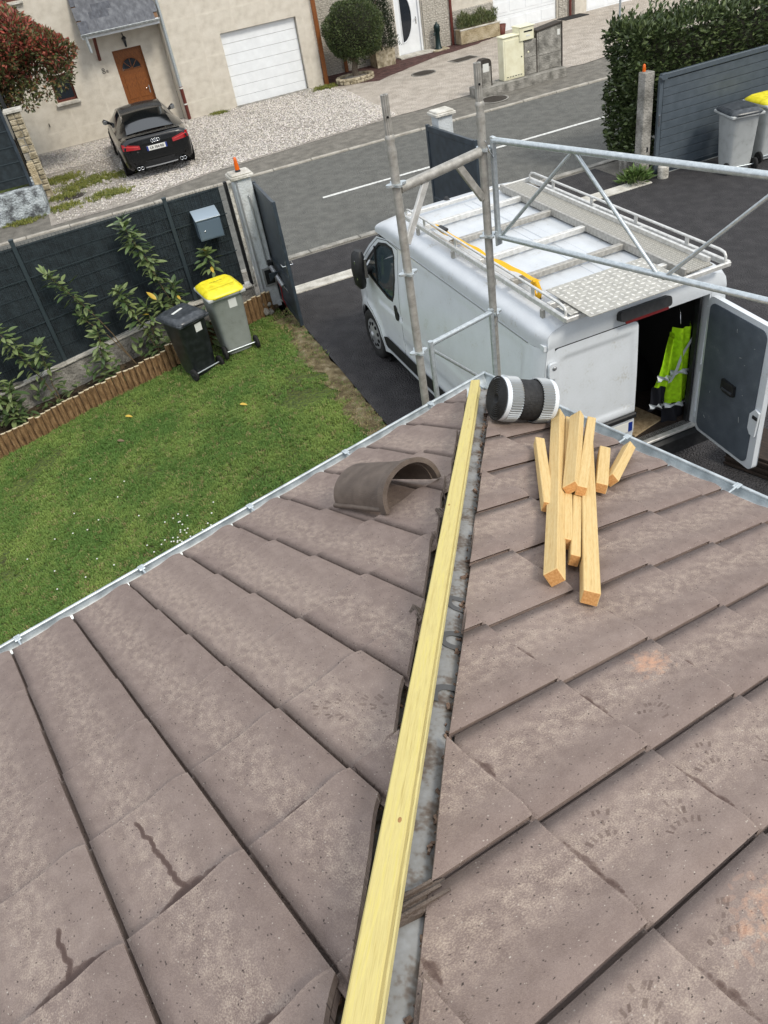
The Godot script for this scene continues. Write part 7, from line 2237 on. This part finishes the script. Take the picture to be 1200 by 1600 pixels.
func make_house_b():
	var h := thing("stone_house", "house with pale stone cladding, white half-moon door and white garage", "house")
	var Z := -29.3
	part("wall", wall_cells(8.72, 19.2, -0.1, 6.0, Z, 0.4, [[12.06, 13.06, -0.1, 2.15], [15.88, 18.56, -0.1, 2.12]]), M.roughcast, h)
	for q in [[8.76, 12.03, 0.0, 2.6, 101], [13.09, 14.08, 0.0, 1.65, 102], [13.62, 14.08, 1.65, 2.6, 106], [14.22, 15.86, 0.0, 1.02, 103], [18.6, 18.95, 0.0, 2.6, 104]]:
		tag(part("stone_cladding", stones(q[0], q[1], q[2], q[3], Z + 0.03, q[4]), M.stone, h), "", "", "", "stuff")
	part("corner_board", MB.new().box(Vector3(8.78, 2.9, -27.93), Vector3(0.13, 6.0, 0.1), Basis.IDENTITY, 0.006).done(), M.oak_door, h)
	part("corner_board", MB.new().box(Vector3(9.98, 0.5, Z + 0.12), Vector3(0.12, 1.1, 0.06), Basis.IDENTITY, 0.006).done(), M.oak_door, h)
	var d := part("front_door", MB.new().box(Vector3(12.56, 1.08, Z - 0.14), Vector3(0.96, 2.14, 0.06), Basis.IDENTITY, 0.006).done(), M.white_lacquer, h)
	for s in [-1, 1]:
		part("frame", MB.new().box(Vector3(12.56 + s * 0.455, 1.08, Z - 0.09), Vector3(0.08, 2.14, 0.08), Basis.IDENTITY, 0.006).done(), M.white_lacquer, d)
	part("leaf_groove", MB.new().box(Vector3(12.56, 1.08, Z - 0.106), Vector3(0.76, 1.98, 0.012), Basis.IDENTITY, 0.004).done(), M.white_lacquer, d)
	# half-moon glass: straight edge left, bow to the right
	var moon := PackedVector2Array()
	for k in 19:
		var a := -PI / 2 + PI * k / 18.0
		moon.append(Vector2(-0.26 + 0.42 * pow(cos(a), 1.0), 1.22 + 0.78 * sin(a)))
	var gl := part("half_moon_glass", MB.new().prism(moon, 0.01, Transform3D(Basis.IDENTITY, Vector3(12.56, 0, Z - 0.102))).done(), M.window_glass, d)
	var mp := []
	for p in moon:
		mp.append(Vector3(12.56 + p.x, p.y, Z - 0.093))
	mp.append(mp[0])
	part("glass_rim", MB.new().tube(mp, 0.02, 6, false).done(), M.white_lacquer, gl)
	part("handle", MB.new().box(Vector3(12.87, 1.05, Z - 0.095), Vector3(0.04, 0.22, 0.012), Basis.IDENTITY, 0.003).tube([Vector3(12.87, 1.1, Z - 0.09), Vector3(12.87, 1.1, Z - 0.04), Vector3(12.76, 1.1, Z - 0.035)], 0.01, 8).done(), M.chrome, d)
	part("door_step", MB.new().box(Vector3(12.6, 0.05, Z + 0.2), Vector3(1.35, 0.1, 0.5), Basis.IDENTITY, 0.012).done(), M.pale_concrete, h)
	garage_door("garage_door", h, 15.9, 18.54, 2.10, Z - 0.12, 4, 4)
	for x in [14.15, 19.05]:
		part("rain_pipe", MB.new().tube([Vector3(x, 5.9, Z + 0.1), Vector3(x, 0.03, Z + 0.1)], 0.05, 12).done(), M.brown_pvc, h)
	part("door_mat", MB.new().box(Vector3(18.9, 0.052, Z + 0.5), Vector3(1.0, 0.02, 0.6)).done(), M.rubber, h)
	part("roof", MB.new().prism(PackedVector2Array([Vector2(-28.6, 6.0), Vector2(-36.6, 6.0), Vector2(-32.6, 8.4)]), 10.6, Transform3D(Basis(Vector3(0, 0, 1), Vector3(0, 1, 0), Vector3(-1, 0, 0)), Vector3(19.4, 0, 0))).done(), M.slate, h)
	var hc := thing("cream_house", "cream house with a panelled white garage door at the top right", "house")
	part("wall", wall_cells(19.22, 34.0, -0.1, 6.0, Z + 0.15, 0.4, [[19.72, 22.4, -0.1, 2.12]]), M.roughcast, hc)
	garage_door("garage_door", hc, 19.74, 22.38, 2.1, Z + 0.03, 4, 3)
	# ground-level furniture
	var pot := thing("orange_planter", "orange-brown planter at the garage corner behind the hedge", "planter", Vector3(23.3, 0.04, Z + 0.7))
	part("trough", MB.new().box(Vector3(0, 0.2, 0), Vector3(0.9, 0.4, 0.4), Basis.IDENTITY, 0.02).done(), M.orange_paint, pot)
	part("soil", MB.new().box(Vector3(0, 0.39, 0), Vector3(0.8, 0.03, 0.3)).done(), M.soil, pot)
	# topiary
	var t := thing("topiary_tree", "round clipped evergreen on a short trunk before the stone house", "tree", Vector3(9.72, 0.04, -27.55))
	part("trunk", MB.new().tube([Vector3(0, 0, 0), Vector3(-0.03, 0.3, 0.02), Vector3(0.04, 0.6, 0), Vector3(0.06, 1.1, 0), Vector3(0.1, 1.6, 0)], [0.12, 0.10, 0.085, 0.06, 0.03], 10).tube([Vector3(0.03, 0.5, 0), Vector3(-0.3, 0.9, 0.1), Vector3(-0.5, 1.3, 0.1)], [0.06, 0.045, 0.02], 8).tube([Vector3(0.05, 0.55, 0), Vector3(0.4, 0.95, -0.1), Vector3(0.55, 1.4, 0)], [0.06, 0.045, 0.02], 8).done(), M.bark, t)
	var samp := func() -> Array:
		var d3 := Vector3(rng.randfn(), rng.randfn(), rng.randfn()).normalized()
		if d3.y < -0.55:
			d3.y = -0.55
			d3 = d3.normalized()
		var rr := pow(rng.randf(), 0.12)
		var pt := Vector3(d3.x * 0.97, d3.y * 0.88, d3.z * 0.9) * rr
		pt *= 1.0 + 0.05 * sin(d3.x * 7.0 + d3.y * 5.0) + 0.04 * sin(d3.z * 9.0)
		return [pt + Vector3(0.12, 1.38, 0.0), d3]
	part("crown", leaf_cloud(20000, samp, 0.06, 0.028, [Color(0.05, 0.075, 0.022), Color(0.07, 0.10, 0.03), Color(0.035, 0.055, 0.018), Color(0.10, 0.125, 0.04)], 111), M.topiary_leaf, t)
	part("shade_core", MB.new().lathe([[0.0, 0.62], [0.45, 0.72], [0.74, 1.05], [0.82, 1.4], [0.7, 1.82], [0.4, 2.08], [0.0, 2.16]], 20, Transform3D(Basis.IDENTITY, Vector3(0.12, 0, 0))).done(), M.core_shade, t)  # dark solid standing in for the shaded inside of the crown
	var ring := thing("stone_ring", "low round dry-stone ring around the clipped tree", "planter", Vector3(9.62, 0.04, -27.42))
	rng.seed = 55
	var rs := [boxm(Vector3(0.2, 0.085, 0.13), 0.015), boxm(Vector3(0.15, 0.075, 0.12), 0.014), boxm(Vector3(0.25, 0.08, 0.13), 0.018)]
	for lay in 2:
		for k in 16:
			var a := TAU * (k + lay * 0.5) / 16.0
			var o := part("stone", rs[rng.randi_range(0, 2)], M.old_stone, ring, Vector3(cos(a) * 0.58, 0.045 + lay * 0.085, sin(a) * 0.45))
			o.rotation.y = -a + PI / 2 + rng.randf_range(-0.12, 0.12)
	part("fill", MB.new().lathe([[0.5, 0.10], [0.0, 0.13]], 18).done(), M.gravel_bed, ring)
	# conifer in a stone pot
	var cy := thing("potted_conifer", "narrow dark conifer in a cut-stone pot left of the white door", "tree", Vector3(11.2, 0.04, -28.75))
	part("pot", MB.new().prism(PackedVector2Array([Vector2(-0.34, 0), Vector2(0.34, 0), Vector2(0.36, 0.5), Vector2(-0.36, 0.5)]), 0.62, Transform3D(Basis.IDENTITY, Vector3(0, 0, -0.31))).done(), M.old_stone, cy)
	part("trunk", MB.new().tube([Vector3(0, 0.3, 0), Vector3(0, 2.6, 0)], [0.05, 0.015], 8).done(), M.bark, cy)
	var sc := func() -> Array:
		var y := pow(rng.randf(), 1.1)
		var a := rng.randf() * TAU
		var r := (0.46 * pow(1.0 - y, 0.55) + 0.08) * sqrt(rng.randf_range(0.35, 1.0)) * (1.0 + 0.25 * sin(a * 5.0 + y * 14.0))
		return [Vector3(cos(a) * r, 0.5 + y * 2.3, sin(a) * r), Vector3(cos(a), 0.9, sin(a))]
	part("crown", leaf_cloud(6500, sc, 0.09, 0.028, [Color(0.018, 0.03, 0.014), Color(0.03, 0.045, 0.02), Color(0.045, 0.06, 0.028)], 112), M.conifer_leaf, cy)
	# planter trough
	var pt2 := thing("stone_planter", "long cream stone trough with bushy plants beside the garage", "planter", Vector3(15.03, 0.04, -28.95))
	part("trough", MB.new().box(Vector3(0, 0.24, 0), Vector3(1.58, 0.46, 0.44), Basis.IDENTITY, 0.02).done(), M.plinth, pt2)
	part("rim", MB.new().box(Vector3(0, 0.455, 0.2), Vector3(1.62, 0.05, 0.06), Basis.IDENTITY, 0.012).box(Vector3(0, 0.455, -0.2), Vector3(1.62, 0.05, 0.06), Basis.IDENTITY, 0.012).done(), M.pale_concrete, pt2)
	part("plants", leaf_cloud(2200, func() -> Array:
		var x := rng.randf_range(-0.75, 0.75)
		return [Vector3(x, 0.46 + rng.randf() * (0.36 + 0.1 * sin(x * 9.0)), rng.randf_range(-0.2, 0.2)), Vector3(rng.randf_range(-0.5, 0.5), 1.2, rng.randf_range(-0.5, 0.5))], 0.13, 0.022, [Color(0.06, 0.085, 0.025), Color(0.10, 0.13, 0.04), Color(0.14, 0.15, 0.06)], 113), M.weed_leaf, pt2)
	single("wooden_pot", MB.new().lathe([[0.13, 0.0], [0.18, 0.32], [0.16, 0.32], [0.15, 0.28], [0.0, 0.28]], 14).done(), M.red_wood, "small brown wooden pot between the stone trough and garage", "pot", Vector3(15.98, 0.04, -28.95))
	# hand pump
	var pu := thing("iron_pump", "dark green cast-iron water pump post right of the white door", "pump", Vector3(13.46, 0.04, -29.0))
	part("column", MB.new().lathe([[0.15, 0.0], [0.15, 0.05], [0.105, 0.09], [0.09, 0.3], [0.085, 0.55], [0.11, 0.58], [0.11, 0.68], [0.12, 0.70], [0.09, 0.78], [0.03, 0.83], [0.025, 0.87], [0.0, 0.88]], 18).done(), M.dark_green_iron, pu)
	part("spout", MB.new().tube([Vector3(-0.08, 0.55, 0.05), Vector3(-0.16, 0.55, 0.1), Vector3(-0.18, 0.48, 0.11)], 0.025, 8).done(), M.dark_green_iron, pu)
	part("base", MB.new().box(Vector3(0, 0.02, 0.05), Vector3(0.6, 0.05, 0.5), Basis.IDENTITY, 0.012).done(), M.old_stone, pu)

func make_street_furniture():
	# meter cabinets on a concrete plinth
	single("utility_plinth", MB.new().box(Vector3(12.28, 0.13, -21.42), Vector3(2.75, 0.27, 0.62), Basis.IDENTITY, 0.012).done(), M.concrete, "long concrete plinth carrying the meter cabinets by the road", "plinth")
	var c := thing("gas_cabinet", "tall cream plastic meter cabinet with a slit vent on the plinth", "cabinet", Vector3(12.1, 0.265, -21.45))
	part("case", MB.new().box(Vector3(0, 0.51, 0), Vector3(0.64, 1.02, 0.3), Basis.IDENTITY, 0.012).done(), M.cream_plastic, c)
	part("lid", MB.new().box(Vector3(0, 1.04, 0.01), Vector3(0.68, 0.05, 0.34), Basis.IDENTITY, 0.015).done(), M.cream_plastic, c)
	var dr := part("door", MB.new().box(Vector3(0.01, 0.50, 0.155), Vector3(0.56, 0.92, 0.012), Basis.IDENTITY, 0.004).done(), M.cream_plastic, c)
	part("lock", MB.new().lathe([[0.018, 0.0], [0.016, 0.01], [0.0, 0.01]], 10, Transform3D(Basis(Vector3.RIGHT, PI / 2), Vector3(0.24, 0.5, 0.16))).done(), M.black_plastic, dr)
	for k in 6:
		part("vent_slit", MB.new().box(Vector3(-0.21 + k * 0.085, 0.075, 0.163), Vector3(0.055, 0.018, 0.006)).done(), M.dark_well, dr)
	var lb := thing("cream_letterbox", "cream letterbox standing on the grey cabinet across the street", "letterbox", Vector3(12.5, 1.12, -21.45))
	part("case", MB.new().box(Vector3(0, 0.17, 0), Vector3(0.44, 0.32, 0.4), Basis.IDENTITY, 0.012).done(), M.cream_plastic, lb)
	part("roof", MB.new().box(Vector3(0, 0.34, 0.01), Vector3(0.47, 0.025, 0.44), Basis.IDENTITY, 0.006).done(), M.cream_plastic, lb)
	part("slot", MB.new().box(Vector3(0.04, 0.22, 0.202), Vector3(0.26, 0.035, 0.008)).done(), M.dark_well, lb)
	part("name_plate", MB.new().box(Vector3(0.04, 0.12, 0.203), Vector3(0.12, 0.04, 0.006)).done(), M.plate_white, lb)
	var g := thing("grey_cabinet", "narrow stained concrete cabinet under the cream letterbox", "cabinet", Vector3(12.64, 0.265, -21.47))
	part("case", MB.new().box(Vector3(0, 0.42, 0), Vector3(0.40, 0.85, 0.28), Basis.IDENTITY, 0.01).done(), M.concrete, g)
	for y in [0.21, 0.63]:
		part("door", MB.new().box(Vector3(0, y, 0.145), Vector3(0.35, 0.39, 0.014), Basis.IDENTITY, 0.004).done(), M.concrete, g)
	part("sticker", MB.new().lathe([[0.0, 0.0], [0.03, 0.0], [0.03, 0.003], [0.0, 0.003]], 10, Transform3D(Basis(Vector3.RIGHT, PI / 2), Vector3(-0.07, 0.56, 0.153))).done(), M.cream_plastic, g)
	var b := thing("concrete_meter_cabinet", "wide grey concrete cabinet with sloping stained top on the plinth", "cabinet", Vector3(13.24, 0.265, -21.47))
	part("case", MB.new().prism(PackedVector2Array([Vector2(-0.38, 0), Vector2(0.38, 0), Vector2(0.38, 1.06), Vector2(-0.38, 0.98)]), 0.28, Transform3D(Basis.IDENTITY, Vector3(0, 0, -0.14))).done(), M.concrete, b)
	part("top_slab", MB.new().beam(Vector3(-0.40, 0.995, 0), Vector3(0.40, 1.08, 0), 0.34, 0.05, 0.01).done(), M.cast_iron, b)
	for q in [[0.0, 0.68, 0.66, 0.56], [0.0, 0.2, 0.66, 0.36]]:
		part("door", MB.new().box(Vector3(q[0], q[1], 0.146), Vector3(q[2], q[3], 0.014), Basis.IDENTITY, 0.004).done(), M.concrete, b)
	part("notice", MB.new().box(Vector3(0.29, 0.86, 0.156), Vector3(0.08, 0.14, 0.006)).done(), M.plate_white, b)
	part("edge_bar", MB.new().box(Vector3(-0.40, 0.5, 0.12), Vector3(0.03, 1.0, 0.05)).box(Vector3(0.41, 0.55, 0.12), Vector3(0.03, 1.1, 0.05)).done(), M.cast_iron, b)
	var m := thing("water_meter_post", "low grey arched meter post with a white label on the plinth", "meter", Vector3(11.2, 0.2, -21.35))
	var ap := PackedVector2Array([Vector2(-0.17, 0), Vector2(0.17, 0), Vector2(0.17, 0.62)])
	ap.append_array(arc2(Vector2(0.05, 0.62), 0.12, 0, PI / 2, 5))
	ap.append_array(arc2(Vector2(-0.05, 0.62), 0.12, PI / 2, PI, 5))
	part("case", MB.new().prism(ap, 0.24, Transform3D(Basis.IDENTITY, Vector3(0, 0, -0.12))).done(), M.cast_iron, m)
	part("face", MB.new().box(Vector3(0, 0.3, 0.122), Vector3(0.26, 0.5, 0.008), Basis.IDENTITY, 0.003).done(), M.concrete, m)
	part("label_plate", MB.new().box(Vector3(-0.01, 0.53, 0.128), Vector3(0.18, 0.2, 0.008)).done(), M.plate_white, m)
	single("sign_pole", MB.new().tube([Vector3(0, 0, 0), Vector3(0, 2.7, 0)], 0.03, 12).done(), M.galvanised, "thin grey sign pole rising behind the hedge", "pole", Vector3(14.85, 0.03, -20.4))
	# left neighbour
	var w := thing("stained_wall", "low blue-grey stained garden wall at the left edge across the street", "wall")
	part("body", MB.new().box(Vector3(-5.4, 0.32, -21.42), Vector3(9.1, 0.76, 0.24), Basis.IDENTITY, 0.02).done(), M.stained_render, w)
	part("return", MB.new().box(Vector3(-0.94, 0.30, -22.1), Vector3(0.22, 0.72, 1.1), Basis.IDENTITY, 0.02).done(), M.stained_render, w)
	var fe := thing("neighbour_fence", "dark panel fence standing on the stained wall at the left edge", "fence")
	for k in 4:
		var x1 := -1.02 - k * 1.9
		part("panel", MB.new().box(Vector3(x1 - 0.95, 1.72, -21.45), Vector3(1.84, 1.9, 0.03)).done(), M.screen_mesh, fe)
		var sl := MB.new()
		for j in 6:
			sl.box(Vector3(x1 - 0.95, 0.95 + j * 0.33, -21.43), Vector3(1.84, 0.02, 0.02))
		part("rails", sl.done(), M.wire_green, fe)
		part("post", MB.new().box(Vector3(x1, 1.7, -21.44), Vector3(0.07, 2.0, 0.07), Basis.IDENTITY, 0.006).done(), M.anthracite, fe)
	var pi := thing("stone_pillar", "tall pillar of rough pale stones with flat cap left of the gravel", "pillar", Vector3(-0.82, 0.03, -23.05))
	rng.seed = 41
	var y := 0.0
	while y < 2.0:
		var hh := rng.randf_range(0.10, 0.2)
		var sp := rng.randf_range(0.12, 0.2)
		for q in [[-0.16, -0.16 + sp], [-0.16 + sp, 0.16]]:
			part("stone", MB.new().box(Vector3((q[0] + q[1]) * 0.5, y + hh * 0.5, rng.randf_range(-0.015, 0.015)), Vector3(q[1] - q[0] - 0.008, hh - 0.01, 0.32 + rng.randf_range(-0.03, 0.03)), Basis.IDENTITY, 0.02).done(), M.old_stone, pi)
		y += hh
	part("cap", MB.new().box(Vector3(0, y + 0.04, 0), Vector3(0.44, 0.07, 0.44), Basis.IDENTITY, 0.012).done(), M.pale_concrete, pi)
	part("mortar", MB.new().box(Vector3(0, y * 0.5, 0), Vector3(0.27, y, 0.27)).done(), M.concrete, pi)
	single("cream_post", MB.new().box(Vector3(0, 0.28, 0), Vector3(0.16, 0.5, 0.14), Basis.IDENTITY, 0.015).done(), M.plinth, "small cream block standing on the end of the stained wall", "block", Vector3(-0.86, 0.65, -21.5))
	var bf := thing("boundary_fence", "dark boundary fence running back to the beige house behind the stone pillar", "fence")
	for k in 3:
		part("panel", MB.new().box(Vector3(-1.0, 1.4, -24.2 - k * 1.55), Vector3(0.04, 2.2, 1.5)).done(), M.anthracite, bf)
		part("post", MB.new().box(Vector3(-0.98, 1.3, -23.42 - k * 1.55), Vector3(0.08, 2.5, 0.08), Basis.IDENTITY, 0.006).done(), M.black_plastic, bf)
	part("base_board", MB.new().box(Vector3(-0.97, 0.25, -25.8), Vector3(0.05, 0.55, 4.6), Basis.IDENTITY, 0.004).done(), M.stained_render, bf)
	# red-tipped shrub tree
	var t := thing("red_photinia", "bushy tree with red and green leaves at the top left", "tree", Vector3(-1.15, 0.03, -24.9))
	part("trunk", MB.new().tube([Vector3(0, 0, 0), Vector3(0.1, 1.0, 0), Vector3(0.3, 2.0, 0.1), Vector3(0.6, 3.0, 0.1)], [0.12, 0.10, 0.07, 0.03], 10).tube([Vector3(0.08, 0.9, 0), Vector3(-0.4, 1.8, 0.1), Vector3(-0.9, 2.8, 0)], [0.08, 0.055, 0.02], 8).tube([Vector3(0.25, 1.7, 0), Vector3(0.8, 2.3, 0.2), Vector3(1.5, 2.8, 0.2)], [0.06, 0.04, 0.015], 8).done(), M.bark, t)
	var blobs := []
	rng.seed = 66
	for k in 46:
		blobs.append([Vector3(rng.randf_range(-1.9, 1.9), rng.randf_range(2.1, 4.2), rng.randf_range(-0.9, 0.9)), rng.randf_range(0.28, 0.5)])
	for q in [[1.95, 2.75, 0.1, 0.34], [2.1, 2.95, 0.1, 0.3], [1.7, 2.4, 0.2, 0.35], [1.3, 2.2, 0.2, 0.35], [1.6, 3.1, 0.0, 0.35], [0.7, 2.1, 0.3, 0.35], [1.0, 2.6, 0.1, 0.42], [0.9, 3.0, 0.2, 0.42], [1.25, 2.9, 0.0, 0.38], [0.5, 2.6, 0.2, 0.42], [0.2, 2.3, 0.2, 0.4], [0.6, 2.35, 0.0, 0.4]]:
		blobs.append([Vector3(q[0], q[1], q[2]), q[3]])
	var pick := func(cut: float) -> Array:
		while true:
			var bq: Array = blobs[rng.randi_range(0, blobs.size() - 1)]
			var d3 := Vector3(rng.randfn(), rng.randfn(), rng.randfn()).normalized()
			var p: Vector3 = bq[0] + d3 * bq[1] * pow(rng.randf(), 0.35)
			# a rounded head that falls off to the right
			if p.x > 0.6 and p.y > 4.4 - (p.x - 0.6) * 0.85:
				continue
			if cut > 0.0 and p.y < 2.2 + rng.randf() * 1.2:
				continue
			return [p, (d3 + Vector3(0, 0.5, 0)).normalized()]
		return []
	part("crown", leaf_cloud(17000, func() -> Array: return pick.call(0.0), 0.12, 0.05, [Color(0.10, 0.12, 0.04), Color(0.14, 0.15, 0.05), Color(0.07, 0.09, 0.035), Color(0.20, 0.11, 0.05)], 115), M.red_leaf, t)
	part("red_shoots", leaf_cloud(13000, func() -> Array: return pick.call(1.0), 0.12, 0.05, [Color(0.26, 0.05, 0.035), Color(0.32, 0.07, 0.045), Color(0.18, 0.05, 0.035), Color(0.38, 0.12, 0.08)], 116), M.red_leaf, t)

func _ready():
	make_view()
	make_materials()
	van_materials()
	print("materials ", Time.get_ticks_msec())
	make_ground()
	make_lawn()
	print("ground ", Time.get_ticks_msec())
	make_roof()
	make_on_roof()
	print("roof ", Time.get_ticks_msec())
	make_scaffold()
	make_street_fence()
	make_right_side()
	print("near ", Time.get_ticks_msec())
	make_van()
	make_rack()
	print("van ", Time.get_ticks_msec())
	make_car()
	make_house_a()
	make_house_b()
	make_street_furniture()
	print("far ", Time.get_ticks_msec())
